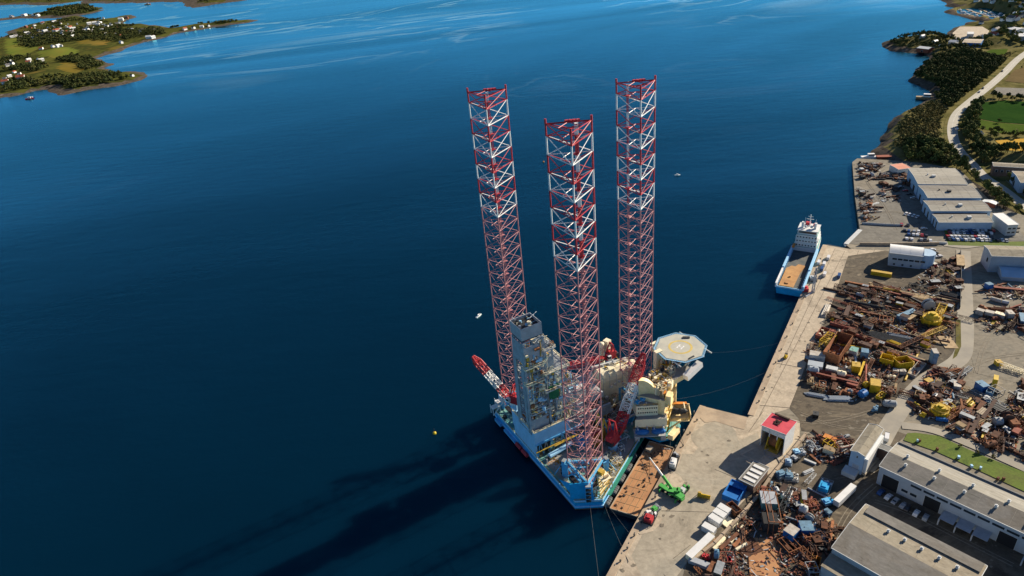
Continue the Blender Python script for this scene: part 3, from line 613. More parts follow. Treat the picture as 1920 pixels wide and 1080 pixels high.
# blue wind wall in the stern corner by the near leg
mb = MB()
c3 = LEGS[1][2][2]
mb.add([(c3.x + .5, c3.y - 2.2, DK + 9.6), (c3.x - 3.6, c3.y + .6, DK + 8.6), (-28.3, -24, DK + 2.2), (-28.3, -36.5, DK + .9), (-21.5, -42.5, DK + .9)], [(0, 1, 2, 3, 4)])
mb.box((c3.x - 4.2, c3.y + .7, DK + 6), (8.2, .3, 10), -0.45)
mb.build('wind_wall', 'hull_blue', RIG)

# clutter: machinery, pipes, lockers
CL = ['cream', 'yellow', 'pale_grey', 'steel', 'light_blue', 'white_paint', 'dark_steel', 'orange', 'wood', 'grey_paint']
def clutter(name, x0, x1, y0, y1, z, n, hmax=2.2, mats=CL, parent=RIG, test=None, seed=1, pipes=0.4, smax=3.0):
    r = random.Random(seed); mb = MB(); k = 0; tries = 0
    while k < n and tries < n * 6:
        tries += 1; x = r.uniform(x0, x1); y = r.uniform(y0, y1)
        if test and not test(x, y): continue
        k += 1; mi = r.randrange(len(mats)); q = r.random()
        if q < pipes:
            L = r.uniform(1.5, 7); a = r.choice((0, 0, math.pi / 2, .5, -1.0)); zz = z + r.uniform(.2, hmax)
            ex, ey = x + math.cos(a) * L, y + math.sin(a) * L
            if test and not test(ex, ey): ex, ey = x, y + .5
            mb.tube((x, y, zz), (ex, ey, zz), r.uniform(.08, .28), 6, mi); mb.beam((x, y, z), (x, y, zz), .15, mi=mi)
        elif q < pipes + .15:
            mb.tube((x, y, z), (x, y, z + r.uniform(.6, hmax * 1.2)), r.uniform(.3, 1.0), 9, mi)
        elif q < pipes + .25:
            s = r.uniform(1.5, smax); h = r.uniform(1, hmax * 1.3)
            for sx in (0, 1):
                for sy in (0, 1): mb.beam((x + sx * s, y + sy * s, z), (x + sx * s, y + sy * s, z + h), .15, mi=mi)
            for (ax, ay, bx, by) in ((0, 0, 1, 0), (1, 0, 1, 1), (1, 1, 0, 1), (0, 1, 0, 0)): mb.beam((x + ax * s, y + ay * s, z + h), (x + bx * s, y + by * s, z + h), .15, mi=mi)
        else:
            h = r.uniform(.4, hmax); mb.box((x, y, z + h / 2), (r.uniform(.5, smax), r.uniform(.4, smax * .7), h), r.choice((0, 0, .52, -.52)), mi)
    return mb.build(name, mats, parent)
inh = lambda x, y: inhull(x, y, 2.0) and all(math.hypot(x - c[0], y - c[1]) > 8.5 for c in LEGS)
tag(clutter('deck_equipment', -28, 44, -42, 42, DK, 260, 2.0, test=lambda x, y: inh(x, y), seed=3, smax=2.6), kind='stuff')
tag(clutter('deck_equipment', -16, 2, -40, -24, DK, 110, 3.4, ['cream', 'cream', 'yellow', 'pale_grey', 'wood', 'steel'], test=lambda x, y: inhull(x, y, 1.5) and math.hypot(x + 17.9, y + 31) > 9.5, seed=6, pipes=.6, smax=2.2), kind='stuff')
tag(clutter('deck_equipment', -27, -18, -43, -36, DK, 40, 2.4, test=lambda x, y: inhull(x, y, 1.5), seed=5), kind='stuff')

# cream drill-pipe and hose racks beside the near leg
mb = MB(); r5 = random.Random(5)
for k in range(14):
    x = -8.5 - k * .55; y = -25.5 - k * .9
    mb.tube((x + 4.5, y - 2.5, DK + 1 + .2 * k), (x - 3.5, y - 6.2, DK + 1.2 + .2 * k), .22, 6, k % 2)
for k in range(26):
    a = Vector((r5.uniform(-14, -2), r5.uniform(-41, -26), DK + r5.uniform(1, 7)))
    if not inhull(a.x, a.y, 1.5): continue
    mb.beam(a, a + Vector((r5.uniform(-3, 3), r5.uniform(-3, 3), r5.uniform(-1, 2.5))), .3, mi=r5.randrange(3)); mb.beam(a, (a.x, a.y, DK), .2, mi=0)
mb.build('pipe_rack', ['cream', 'yellow', 'pale_grey'], RIG)
mb = MB()                                    # raised service platform between leg and corner
mb.bb(-15, -10, -40, -32, DK + 6.0, DK + 6.3, 0)
for x in (-15, -10):
    for y in (-40, -36, -32): mb.beam((x, y, DK), (x, y, DK + 6.2), .35, mi=0)
for k in range(5): mb.beam((-15, -40 + 2 * k, DK), (-10, -39.5 + 2 * k, DK + 6), .22, mi=1)
mb.box((-12.6, -35, DK + 7.2), (2.4, 3.0, 1.8), .3, 1); mb.tube((-13.5, -38.5, DK + 7), (-11, -38.5, DK + 7), .6, 8, 2)
mb.build('service_platform', ['cream', 'yellow', 'wood'], RIG)

# ---------------------------------------------------------------- cantilever, drill floor, derrick
CT = empty('cantilever', (0, 0, 0)); CT.parent = RIG
CX0, CX1, CY0, CY1 = -28.9, 16.0, -4.2, 16.6
mb = MB()
mb.bb(CX0, CX0 + 1.0, CY0, CY1, 1.0, 20.0, 0)
mb.bb(CX0 + 1, -9.0, CY0, CY0 + .9, 13.0, 20.0, 0); mb.bb(CX0 + 1, CX1, CY1 - .9, CY1, 13.0, 19.0, 0)
mb.bb(CX0 + 1, -9, CY0 + .9, CY1 - .9, 17.6, 18.1, 1)
mb.bb(-9, CX1, CY0, CY0 + 1.0, 11.5, 17.5, 2)
mb.bb(CX0 + 1, -20, CY0 + .9, CY0 + 7, 5, 13, 3)
for k in range(12): mb.bb(CX0 - .12, CX0, CY0 + 1.4 + k * 1.7, CY0 + 1.6 + k * 1.7, 1.6, 19.6, 0)
cb = mb.build('cantilever_beam', ['light_blue', 'deck_grey', 'steel', 'dark_steel'], RIG)
bpy.data.objects.remove(CT)
mb = MB()
for k in range(8):                           # under-truss seen below the wind wall
    x = CX0 + 1.2 + k * 3.2; mb.beam((x, CY0, 4.6), (x + 1.6, CY0, 12.9), .4, mi=k % 2); mb.beam((x + 1.6, CY0, 12.9), (x + 3.2, CY0, 4.6), .4, mi=k % 2)
mb.beam((CX0, CY0, 12.6), (0, CY0, 12.6), .9, 1.0, 0); mb.beam((CX0, CY0 - .6, 8.2), (0, CY0 - .6, 8.2), .5, .5, 2)
mb.tube((-24, -8.5, 6.6), (-10, -7.0, 6.8), 1.3, 10, 3); mb.tube((-20, -7.2, 9.8), (-6, -6.8, 9.8), .35, 6, 2); mb.tube((-26, -6.2, 9.8), (-8, -6.0, 9.6), .3, 6, 2)
mb.build('under_truss', ['rig_blue', 'steel', 'yellow', 'light_blue'], cb)
tag(clutter('drill_floor_equipment', -27.5, -10.5, -2.8, 14.8, 18.1, 110, 3.2, parent=cb, seed=21), kind='stuff')
mb = MB()
for a, b in (((CX0, CY0), (-9, CY0)), ((CX0, CY0), (CX0, CY1)), ((-9, CY0), (-9, CY1))):
    mb.beam((*a, 20.25), (*b, 20.25), .5, .35); mb.beam((*a, 21.3), (*b, 21.3), .12); mb.beam((*a, 20.8), (*b, 20.8), .1)
    for t in range(12): q = Vector(a).lerp(Vector(b), t / 11); mb.beam((*q, 20.1), (*q, 21.3), .12)
mb.build('guard_rail', 'cream', cb)
mb = MB(); mb.bb(-5, 4, CY0 + 2, CY1 - 2, 18, 18.4, 0); mb.bb(-4, 3, 0, 12, 18.4, 21.5, 1); mb.bb(CX1 - 10, CX1, 2, 14, 17.5, 20.6, 2)
for k in range(10): mb.tube((-4, 1 + k, 21.9), (14, 1 + k, 21.9), .25, 6, 3)
mb.build('pipe_deck', ['deck_grey', 'grey_paint', 'pale_grey', 'steel'], cb)

dk = random.Random(31)
DX0, DX1, DY0, DY1 = -28.4, -19.0, -.2, 8.4          # footprint of the tall derrick bay
mb = MB()
DR_T = 69.5
def tower(mb, x0, x1, y0, y1, z0, z1, nb, r=.34, mi=0, tx=0.0, ty=0.0):
    prev = None
    for k in range(nb + 1):
        t = k / nb; z = z0 + (z1 - z0) * t; ax, bx = x0 + tx * t, x1 - tx * t; ay, by = y0 + ty * t, y1 - ty * t
        cs = [Vector(p) for p in ((ax, ay, z), (bx, ay, z), (bx, by, z), (ax, by, z))]
        for i in range(4): mb.beam(cs[i], cs[(i + 1) % 4], r * .9, mi=mi)
        if prev:
            for i in range(4):
                mb.beam(prev[i], cs[i], r * 2.0, mi=mi); mb.beam(prev[i], cs[(i + 1) % 4], r * .7, mi=mi); mb.beam(prev[(i + 1) % 4], cs[i], r * .7, mi=mi)
        prev = cs
tower(mb, DX0 - .5, DX1 + 1.2, DY0 - 1.5, DY1 + 1.2, 18, DR_T, 9, .46, 0, .5, .9)
for a in ((DX0, DY0), (DX0, DY1)): mb.beam((a[0] - .3, a[1], 18), (a[0] + .3, a[1], DR_T), 1.5, .5, 0)
der = mb.build('derrick', ['derrick_steel'], RIG)
mb = MB()                                             # stepped bays on the pipe-handling side
tower(mb, DX1 + 1.2, -14.0, -1.0, 9.2, 18, 61, 7, .34); tower(mb, -14.0, -7.6, -1.8, 10.5, 18, 49, 5, .36); tower(mb, -24, -9, 9.2, 15.5, 18, 44, 4, .36); tower(mb, -7.6, -2.8, -1.5, 10, 16, 36, 3, .34)
mb.build('stepped_tower', ['derrick_steel'], der)
mb = MB()                                             # crown block housing: open box of wind walls
z0, z1 = 70.6, 77.2; X0, X1, Y0, Y1 = DX0 - .6, DX1 + .8, DY0 - .7, DY1 + .8
mb.bb(X0, X1, Y0, Y1, z0, z0 + .4, 1)
mb.bb(X0, X1, Y0, Y0 + .3, z0 + .4, z1, 0); mb.bb(X0, X1, Y1 - .3, Y1, z0 + .4, z1, 0); mb.bb(X0, X0 + .3, Y0 + .3, Y1 - .3, z0 + .4, z1, 0); mb.bb(X1 - .3, X1, Y0 + .3, Y1 - .3, z0 + .4, z1, 0)
mb.bb(X0 + .3, X1 - .3, Y0 + .3, Y1 - .3, z1 - 1.8, z1 - 1.5, 1)
mb.build('crown_housing', ['grey_paint', 'dark_steel'], der)
tag(clutter('crown_block', X0 + 1, X1 - 1.6, Y0 + 1, Y1 - 1.6, z1 - 1.5, 16, 1.9, ['cream', 'steel', 'grey_paint', 'dark_steel', 'light_blue'], der, seed=8), kind='stuff')
mb = MB()                                             # wind walls on the tower faces
for z0, z1, x0, x1, y, m in ((18, 26, DX0, DX1, DY0 - 1.6, 0), (60, 67, DX0 + .4, DX1 + .6, DY0 - .9, 0), (52, 57, DX1 + 1, -14, -1.1, 1), (36, 43, -14, -8, -2.0, 1), (26, 33, -13, -4, -2.0, 0)):
    mb.bb(x0, x1, y - .12, y + .12, z0, z1, m)
for z0, z1, y0, y1, x in ((18, 34, 9, 15, DX0 + 3.8), (40, 56, DY0, DY0 + 2.5, DX0 - .6), (58, 69, DY0, DY1, DX0 - .5), (22, 40, DY0, DY0 + 2, DX0 - .7), (22, 58, DY1 - 2, DY1, DX0 - .7)): mb.bb(x - .12, x + .12, y0, y1, z0, z1, 2)
mb.build('wind_wall', ['grey_paint', 'derrick_steel', 'derrick_steel'], der)
mb = MB(); mb.box((-15.5, -2.9, 38.5), (5.2, .5, 7.0), 0, 0); mb.box((-15.2, -3.2, 37.3), (3.6, .3, 5.6), 0, 0); mb.build('green_tarpaulin', 'tarp_green', der)
for i, (z, x0, x1, y0, y1) in enumerate(((62.2, DX1, -12.8, -2.4, 9.5), (50.0, -20, -6.4, -3.4, 11.5), (44, -25, -8, 8, 17), (40.0, -20, -12, -3.6, -1), (56, DX0 - 1, DX1, DY0 - 2.4, DY0), (37, -9, -1.5, -3, 11), (30, -28.5, -18, -3.2, -.6), (47, -29.4, -20, -2.6, 0), (26, -14, -3, -3.4, -1.4))):
    mb = MB(); mb.bb(x0, x1, y0, y1, z, z + .25, 0)
    for a, b in (((x0, y0), (x1, y0)), ((x1, y0), (x1, y1)), ((x1, y1), (x0, y1)), ((x0, y1), (x0, y0))):
        mb.beam((*a, z + 1.3), (*b, z + 1.3), .2, mi=1); mb.beam((*a, z + .1), (*b, z + .1), .45, .5, mi=2)
        n_ = max(2, int((Vector(a) - Vector(b)).length / 2))
        for t in range(n_ + 1): q = Vector(a).lerp(Vector(b), t / n_); mb.beam((*q, z), (*q, z + 1.3), .1, mi=1)
    pf = mb.build('platform', ['steel', 'cream', ['pale_grey', 'cream', 'derrick_steel'][i % 3]], der)
    tag(clutter('platform_equipment', x0 + .3, x1 - 1, y0 + .3, max(y1 - 1, y0 + .5), z + .25, 9, 2.2, parent=pf, seed=40 + i, smax=1.8), kind='stuff')
mb = MB()                                             # pipework and hoses hanging through the tower
for k in range(150):
    x = dk.uniform(DX0 - .3, -4); top = 68 if x < DX1 else (58 if x < -14 else 46); y = dk.choice((dk.uniform(-2.6, -1.4), dk.uniform(0, 9)))
    if x < DX1: y = dk.choice((DY0 - 1.3, dk.uniform(0, 8)))
    a = dk.uniform(18, top - 5); L = dk.uniform(2, 9); mb.tube((x, y, a), (x + dk.uniform(-.6, .6), y, min(a + L, top)), dk.uniform(.1, .3), 5, dk.randrange(5))
for k in range(90):
    x = dk.uniform(DX0, -6); top = 66 if x < DX1 else (56 if x < -14 else 46); z = dk.uniform(22, top); mb.box((x, dk.choice((-1.7, -1.9, 4)), z), (dk.uniform(.7, 2.6), 1.0, dk.uniform(.5, 2.0)), 0, dk.randrange(5))
mb.build('standpipes', ['cream', 'cream', 'light_blue', 'yellow', 'rust_orange'], der)
mb = MB(); mb.tube((-15, -2.6, 52.5), (-19.5, -2.6, 49), .55, 8); mb.tube((-17, -1.8, 58.5), (-20.5, -2.4, 55), .5, 8); mb.build('service_boom', 'cream', der)

# ---------------------------------------------------------------- cranes
def crane(ped, z_ped, piv, tip, name='deck_crane', w0=3.0, label=None, cols=(('r', .32), ('w', .68), ('r', 1.1)), house_rz=0.0, bays=13, pedr=1.9, hs=1.0):
    e = MB(); e.tube((*ped, DK), (*ped, z_ped), pedr, 12, 0); e.tube((*ped, z_ped), (*ped, z_ped + .9), pedr * 1.25, 12, 1); c = e.build(name, ['light_blue', 'white_paint'], RIG)
    if label: c['label'] = label
    px, py = ped; d = Vector((tip[0] - px, tip[1] - py)).normalized(); an = math.atan2(d.y, d.x); sd = Vector((-d.y, d.x))
    mb = MB(); HT = 9.5 * hs; mb.box((px, py, z_ped + 1.3), (6.4, 4.2, .8), an, 0); mb.box((px - d.x * 1.4, py - d.y * 1.4, z_ped + 1.7 + 1.5 * hs), (3.6 * hs, 3.6, 3.0 * hs), an, 0)
    mb.box((px - d.x * 3.6, py - d.y * 3.6, z_ped + 2.2), (1.8, 3.8, 2.2), an, 1)
    for s in (-1, 1):                                     # A-frame
        q = Vector((px, py)) + sd * 1.7 * s
        mb.beam((q.x + d.x * 2, q.y + d.y * 2, z_ped + 1.6), (q.x - d.x * 1.2, q.y - d.y * 1.2, z_ped + HT), .55, mi=0); mb.beam((q.x - d.x * 2.8, q.y - d.y * 2.8, z_ped + 1.6), (q.x - d.x * 1.2, q.y - d.y * 1.2, z_ped + HT), .45, mi=0)
        for k in range(3): mb.beam((q.x + d.x * (1.6 - k), q.y + d.y * (1.6 - k), z_ped + 3 + k * 2), (q.x - d.x * 2.2, q.y - d.y * 2.2, z_ped + 3.5 + k * 1.6), .25, mi=0)
    mb.beam((px - d.x * 1.2 + sd.x * 1.7, py - d.y * 1.2 + sd.y * 1.7, z_ped + HT), (px - d.x * 1.2 - sd.x * 1.7, py - d.y * 1.2 - sd.y * 1.7, z_ped + HT), .5, mi=0)
    mb.build('machinery_house', ['red_paint', 'dark_steel'], c)
    mb = MB(); q = Vector((px, py)) + sd * 2.4 + d * 1.8; mb.box((*q, z_ped + 3.0), (1.8, 1.6, 2.4), an, 0); mb.box((*(q + d * .3), z_ped + 3.2), (1.7, 1.7, 1.3), an, 1); mb.build('cab', ['white_paint', 'glass'], c)
    a = Vector((px + d.x * 2.6, py + d.y * 2.6, z_ped + 1.8)) if piv is None else Vector(piv); b = Vector(tip); L = (b - a).length
    def mif(t): return 0 if (t < cols[0][1] or t > cols[1][1]) else 1
    mb = MB(); m1 = a.lerp(b, .12); m2 = a.lerp(b, .86)
    lattice(mb, a, m1, w0 * .45, .9, 2, .2, taper=w0 / (w0 * .45), mif=lambda t: 0); lattice(mb, m1, m2, w0, 2.2, bays, .2, mif=lambda t: mif(.12 + .74 * t)); lattice(mb, m2, b, w0, 2.2, 3, .2, taper=.35, mif=lambda t: mif(.9))
    mb.build('boom', ['red_paint', 'white_paint'], c)
    mb = MB(); tp = Vector((px - d.x * 1.2, py - d.y * 1.2, z_ped + HT)); mb.tube(tp, b, .09, 4); mb.tube(tp + Vector((sd.x, sd.y, 0)), a.lerp(b, .8), .09, 4); mb.tube(b, b - Vector((0, 0, 4)), .07, 4); mb.box(b - Vector((0, 0, 4.4)), (.8, .8, 1.1), .3); mb.build('hoist_rope', 'dark_steel', c)
crane((5.6, -20.2), 8.5, None, (32.2, -9.6, 44.0), w0=4.6, hs=1.55, label='red and white boom crane beside the near leg')
crane((-24.0, 23.8), 18, None, (-35.0, 44.0, 40.0), w0=3.8, hs=1.3, label='red and white boom crane beside the derrick', bays=9)
crane((35.2, 22.6), 21, None, (1.6, 24.6, 27.5), label='red boom crane lying behind the derrick', cols=(('r', 2), ('w', 3)), bays=10)
mb = MB()                                             # white boom rest and stair frames in the seaward corner
for k in range(3):
    x, y, z = -24 - k * 2.2, 35 + k * 1.6, 16 - 4 * k
    mb.bb(x - 2.6, x + 2, y - 1.6, y + 1.6, z, z + .3)
    for a in ((-2.4, -1.4), (1.8, 1.4), (-2.4, 1.4), (1.8, -1.4)): mb.beam((x + a[0], y + a[1], z - 4), (x + a[0], y + a[1], z + 1.6), .3)
    mb.beam((x - 2.4, y - 1.4, z - 4), (x + 1.8, y - 1.4, z), .3)
mb.build('boom_rest', 'white_paint', RIG)

# ---------------------------------------------------------------- middle: pipe bay cover, deck houses
mb = MB(); mb.box((30.5, 12.0, 12.2), (22, 10.0, 15.6), R_(-11), 0); mb.tube((20.4, 13.2, 20.5), (41.5, 9.2, 20.5), 4.6, 16, 0); mb.box((30.5, 17.0, 21.5), (20, 1.0, 5.0), R_(-11), 1)
for k in range(6): mb.box((21.5 + k * 3.6, 13.0 - k * .68, 20.0), (.25, 9.3, 9.2), R_(-11), 1)
for k in range(7): mb.box((24 + k * 2.2, 6.2 - k * .42, 17.5 + (k % 3)), (1.1, .5, 1.2), R_(-11), 1)
mh = mb.build('mud_module', ['cream', 'pale_grey'], RIG)
tag(clutter('roof_equipment', 24, 38, 9, 14, 24.4, 16, 1.6, ['cream', 'yellow', 'dark_steel', 'pale_grey'], mh, seed=77), kind='stuff')
mb = MB(); mb.box((37.5, 28.2, 26), (3.2, 3.2, 6.5), .3, 0); mb.tube((33.6, 27.8, 16), (33.6, 27.8, 28.5), 1.5, 12, 0); mb.dome((33.6, 27.8, 28.5), 1.5, 12, 0, .7); mb.build('vent_tower', 'cream', RIG)
tag(clutter('pump_skids', 26, 44, 16, 26, 16, 60, 5, ['red_paint', 'orange', 'red_paint', 'cream', 'yellow', 'steel'], seed=78, test=lambda x, y: inhull(x, y, 1)), kind='stuff')
mb = MB(); mb.bb(8, 30, 14, 25, DK, 16, 0); mb.build('deck_house', 'grey_paint', RIG)
mb = MB(); mb.bb(10, 26, -9, 2, DK, 10, 0)
for k in range(5): mb.beam((10 + k * 4, -9, 10.1), (10 + k * 4, 2, 10.1), .18, mi=1)
for k in range(3): mb.beam((10, -7 + k * 4, 10.12), (26, -7 + k * 4, 10.12), .18, mi=1)
mb.bb(9.4, 10, -9, 2, DK, 12, 2); mb.bb(10, 26, -9.5, -9, DK, 9.2, 3); mb.bb(6, 26, -11.6, -11, 9.8, 10.8, 4)
mb.build('hatch_deck', ['deck_dark', 'cream', 'rig_blue', 'hull_blue', 'pale_grey'], RIG)
mb = MB(); mb.bb(2, 9, 2, 12, DK, 13, 0); mb.bb(-8, 2, -12, -5, DK, 8, 1); mb.build('deck_house', ['grey_paint', 'hull_blue'], RIG)
tag(clutter('deck_equipment', 0, 26, -11, 14, 10, 70, 2.2, ['cream', 'yellow', 'dark_steel', 'pale_grey', 'orange', 'rust_red', 'steel'], seed=81), kind='stuff')
mb = MB()                                             # yellow A-frame and orange housing seen through the near leg
for s in (0, 5): mb.beam((-1, -14 - s, DK), (3, -11 - s, 22), .7, mi=0); mb.beam((7, -14 - s, DK), (3, -11 - s, 22), .7, mi=0)
mb.box((2, -12, 9), (6, 5, 7), .4, 1); mb.tube((-2, -13, 12), (5, -12, 12), 1.3, 10, 2); mb.build('test_tree_frame', ['yellow', 'orange', 'red_paint'], RIG)

# ---------------------------------------------------------------- living quarters, helideck, boats
def rail(mb, pts, z, mi=0, h=1.2, closed=True):
    for a, b in zip(pts, pts[1:] + (pts[:1] if closed else [])):
        mb.beam((*a, z + h), (*b, z + h), .12, mi=mi); mb.beam((*a, z + h * .5), (*b, z + h * .5), .09, mi=mi)
        n_ = max(1, int((Vector(a) - Vector(b)).length / 1.8))
        for t in range(n_): q = Vector(a).lerp(Vector(b), t / n_); mb.beam((*q, z), (*q, z + h), .1, mi=mi)
Q = [(18.5, -20.5), (33.5, -30.2), (43, -24), (52, -14), (50, -4), (40, -9.5), (28, -11)]
mb = MB(); mb.prism([(24, -16), (31.5, -26.5), (40, -20.5), (50.5, -11), (49.5, -3), (42, -9), (30, -11)], 6, 26, 0, 1); mb.prism([(32, -14), (35, -20), (41, -17.5), (40, -12)], 26.05, 29.4, 0, 1)
mb.prism([(19.8, -19.6), (28.8, -24.8), (32, -19.5), (28, -12), (22.4, -12.4)], 17.5, 23.6, 2, 1); mb.prism([(17.8, -21.2), (31.0, -29.0), (36, -22), (32, -14)], 12.6, 17.4, 2, 1)
mb.prism([(43, -19), (50, -18.4), (58, -16.6), (57, -13.5), (48, -11)], 25.5, 28.5, 0, 1)
qt = mb.build('living_quarters', ['warm_cream', 'deck_grey', 'cream'], RIG)
mb = MB()
for z in (19.6, 22.2):
    for k in range(9): p = Vector((20.2, -20.0)).lerp(Vector((28.6, -24.85)), (k + .5) / 9); mb.box((*p, z), (.5, .25, .6), R_(-30))
for z in (10, 14, 18, 22):
    for k in range(5): p = Vector((31.6, -26.5)).lerp(Vector((40.1, -20.5)), (k + .5) / 5); mb.box((*p, z), (.6, .3, .7), R_(35))
mb.build('window_row', 'glass', qt)
mb = MB(); rail(mb, [(19.8, -19.6), (28.8, -24.8), (32, -19.5), (28, -12), (22.4, -12.4)], 23.6); rail(mb, [(31.5, -26.5), (40, -20.5), (50.5, -11), (49.5, -3), (42, -9)], 26.1, closed=False); mb.build('guard_rail', 'yellow', qt)
mb = MB()                                             # tall curved funnel casing over the quarters
cd = Vector((math.cos(R_(-42)), math.sin(R_(-42)))); cn = Vector((-cd.y, cd.x)); c0_ = Vector((25.2, -14.6)); nn_ = 14; vs_ = []
for k in range(nn_ + 1):
    t = k / nn_; p = c0_ + cd * 10.5 * t + cn * 1.6 * math.sin(t * 3.1)
    for s_, z_ in ((-1.3, 23.6), (1.3, 23.6), (1.3, 34.5 - 9.5 * t * t), (-1.3, 34.5 - 9.5 * t * t)): q = p + cn * s_; vs_.append((q.x, q.y, z_))
mb.add(vs_, [(4 * k + i, 4 * k + (i + 1) % 4, 4 * k + 4 + (i + 1) % 4, 4 * k + 4 + i)[::-1] for k in range(nn_) for i in range(4)] + [(0, 1, 2, 3), (4 * nn_ + 3, 4 * nn_ + 2, 4 * nn_ + 1, 4 * nn_)], 0)
mb.dome((27, -12.6, 27), 2.5, 14, 1, 1.0, 5); mb.tube((27, -12.6, 24), (27, -12.6, 27), 2.5, 14, 1)
mb.build('exhaust_casing', ['warm_cream', 'light_blue'], qt, smooth=False)
mb = MB()                                             # projecting galleries and stair towers on the quarters
for z in (10.5, 14.5, 18.5, 22.5):
    for (ax, ay), (bx, by) in (((31.5, -26.5), (40, -20.5)), ((40, -20.5), (50.5, -11))):
        d_ = Vector((bx - ax, by - ay)).normalized(); o_ = Vector((d_.y, -d_.x)) * .9; mb.beam((ax + o_.x, ay + o_.y, z), (bx + o_.x, by + o_.y, z), 1.6, .25, 0); mb.beam((ax + o_.x * 1.8, ay + o_.y * 1.8, z + 1.1), (bx + o_.x * 1.8, by + o_.y * 1.8, z + 1.1), .15, .12, 1)
for k in range(5): mb.beam((33 + k * .4, -27.2 + k * .3, 6.5 + k * 4), (37 + k * .2, -24.4 + k * .3, 10.5 + k * 4), .8, .3, 1)
mb.box((44.5, -18.2, 18), (3.0, 2.4, 9), R_(45), 0); mb.box((35.5, -25.0, 25.0), (4.4, 2.6, 5), R_(35), 0); mb.box((40, -19.8, 28.0), (3.4, 3.0, 4.0), R_(35), 2); mb.box((29.8, -14.5, 26.5), (3.2, 3, 3), R_(35), 0)
mb.build('gallery', ['warm_cream', 'yellow', 'cream'], qt)
tag(clutter('roof_equipment', 28, 49, -25, -5, 26.2, 190, 5.5, ['cream', 'cream', 'yellow', 'bright_yellow', 'dark_steel', 'wood', 'cream', 'orange', 'steel'], qt, seed=91, test=lambda x, y: pip(np.array([[x, y]]), [(30, -14), (32, -25), (40, -19.5), (50, -11), (49, -4), (42, -9), (31, -11.5)])[0]), kind='stuff')
tag(clutter('roof_equipment', 20, 32, -25, -12, 23.7, 26, 1.6, ['cream', 'light_blue', 'hull_blue', 'white_paint'], qt, seed=92, test=lambda x, y: pip(np.array([[x, y]]), [(21, -19), (28.5, -23.8), (31, -19.5), (28, -13), (23, -13)])[0]), kind='stuff')
# helideck: octagon on struts
hc = Vector((58.6, -6.2)); HZ = 35.0; HR = 12.3
octo = [tuple(hc + Vector((HR * math.cos(R_(22.5 + 45 * k - 8)), HR * math.sin(R_(22.5 + 45 * k - 8))))) for k in range(8)]
mb = MB(); mb.prism(octo, HZ - .8, HZ); hd = mb.build('helideck', 'helideck', RIG)
def ring(mb, c, r0, r1, z, n=40, mi=0):
    vs = []
    for k in range(n): t = 2 * math.pi * k / n; vs += [(c.x + r0 * math.cos(t), c.y + r0 * math.sin(t), z), (c.x + r1 * math.cos(t), c.y + r1 * math.sin(t), z)]
    mb.add(vs, [(2 * k, 2 * k + 1, (2 * k + 3) % (2 * n), (2 * k + 2) % (2 * n)) for k in range(n)], mi)
mb = MB(); ring(mb, hc, 5.0, 6.1, HZ + .02); mb.build('landing_circle', 'heli_yellow', hd)
mb = MB(); hx = Vector((math.cos(R_(20)), math.sin(R_(20)), 0)); hy = Vector((-hx.y, hx.x, 0)); c3v = Vector((hc.x, hc.y, HZ + .03))
for s in (-1, 1): mb.beam(c3v + hy * 1.1 * s - hx * 1.8, c3v + hy * 1.1 * s + hx * 1.8, .6, .03)
mb.beam(c3v - hy * 1.1, c3v + hy * 1.1, .5, .03); mb.build('landing_letter', 'white_paint', hd)
mb = MB()
o1 = inset_o = [tuple(hc + (Vector(p) - hc) * 1.10) for p in octo]
for k in range(8):
    a, b, c, d = octo[k], octo[(k + 1) % 8], o1[(k + 1) % 8], o1[k]
    mb.beam((*d, HZ - .1), (*c, HZ - .1), .2)
    for t in range(10):
        p = Vector(a).lerp(Vector(b), t / 10); q = Vector(d).lerp(Vector(c), t / 10); mb.beam((*p, HZ - .3), (*q, HZ - .1), .12)
    for t in (.33, .66): mb.beam((*Vector(a).lerp(Vector(d), t), HZ - .2), (*Vector(b).lerp(Vector(c), t), HZ - .2), .1)
mb.build('safety_net', 'light_blue', hd)
mb = MB()
for k in range(0, 8): p = Vector(octo[k]).lerp(hc, .25); q = Vector((48, -9)).lerp(p, .3); mb.beam((*p, HZ - .8), (*q, 20 if k < 3 or k > 5 else 24), .5)
for k in range(5): mb.beam((*(hc + Vector((-10 + 5 * k, -12))), HZ - 1.2), (*(hc + Vector((-10 + 5 * k, 12))), HZ - 1.2), .4, .6)
mb.build('support_struts', 'pale_grey', hd)
mb = MB(); mb.box((66.6, -1.6, HZ + .25), (3.6, 1.4, .5), R_(-35), 0); mb.box((56.8, -16.4, HZ + .2), (3.6, .8, .3), R_(5), 0); mb.build('deck_hatch', 'dark_steel', hd)
mb = MB(); mb.bb(49, 57, 4.5, 6.2, HZ - 5, HZ - .5, 0); mb.bb(45, 49, -4, -1.5, 24, HZ + .6, 0)
for k in range(10): mb.beam((46.5 + k * .3, -3 - k * 1.35, 25 + k), (47.6 + k * .3, -3 - k * 1.35, 25 + k), .3, mi=1)
mb.build('access_stairs', ['cream', 'orange'], hd)
# white escape chute housing under the deck
mb = MB(); mb.beam((50.0, -20.0, 27.8), (61.5, -17.8, 30.2), 3.2, 3.0, 0); mb.build('chute_housing', 'white_paint', RIG)
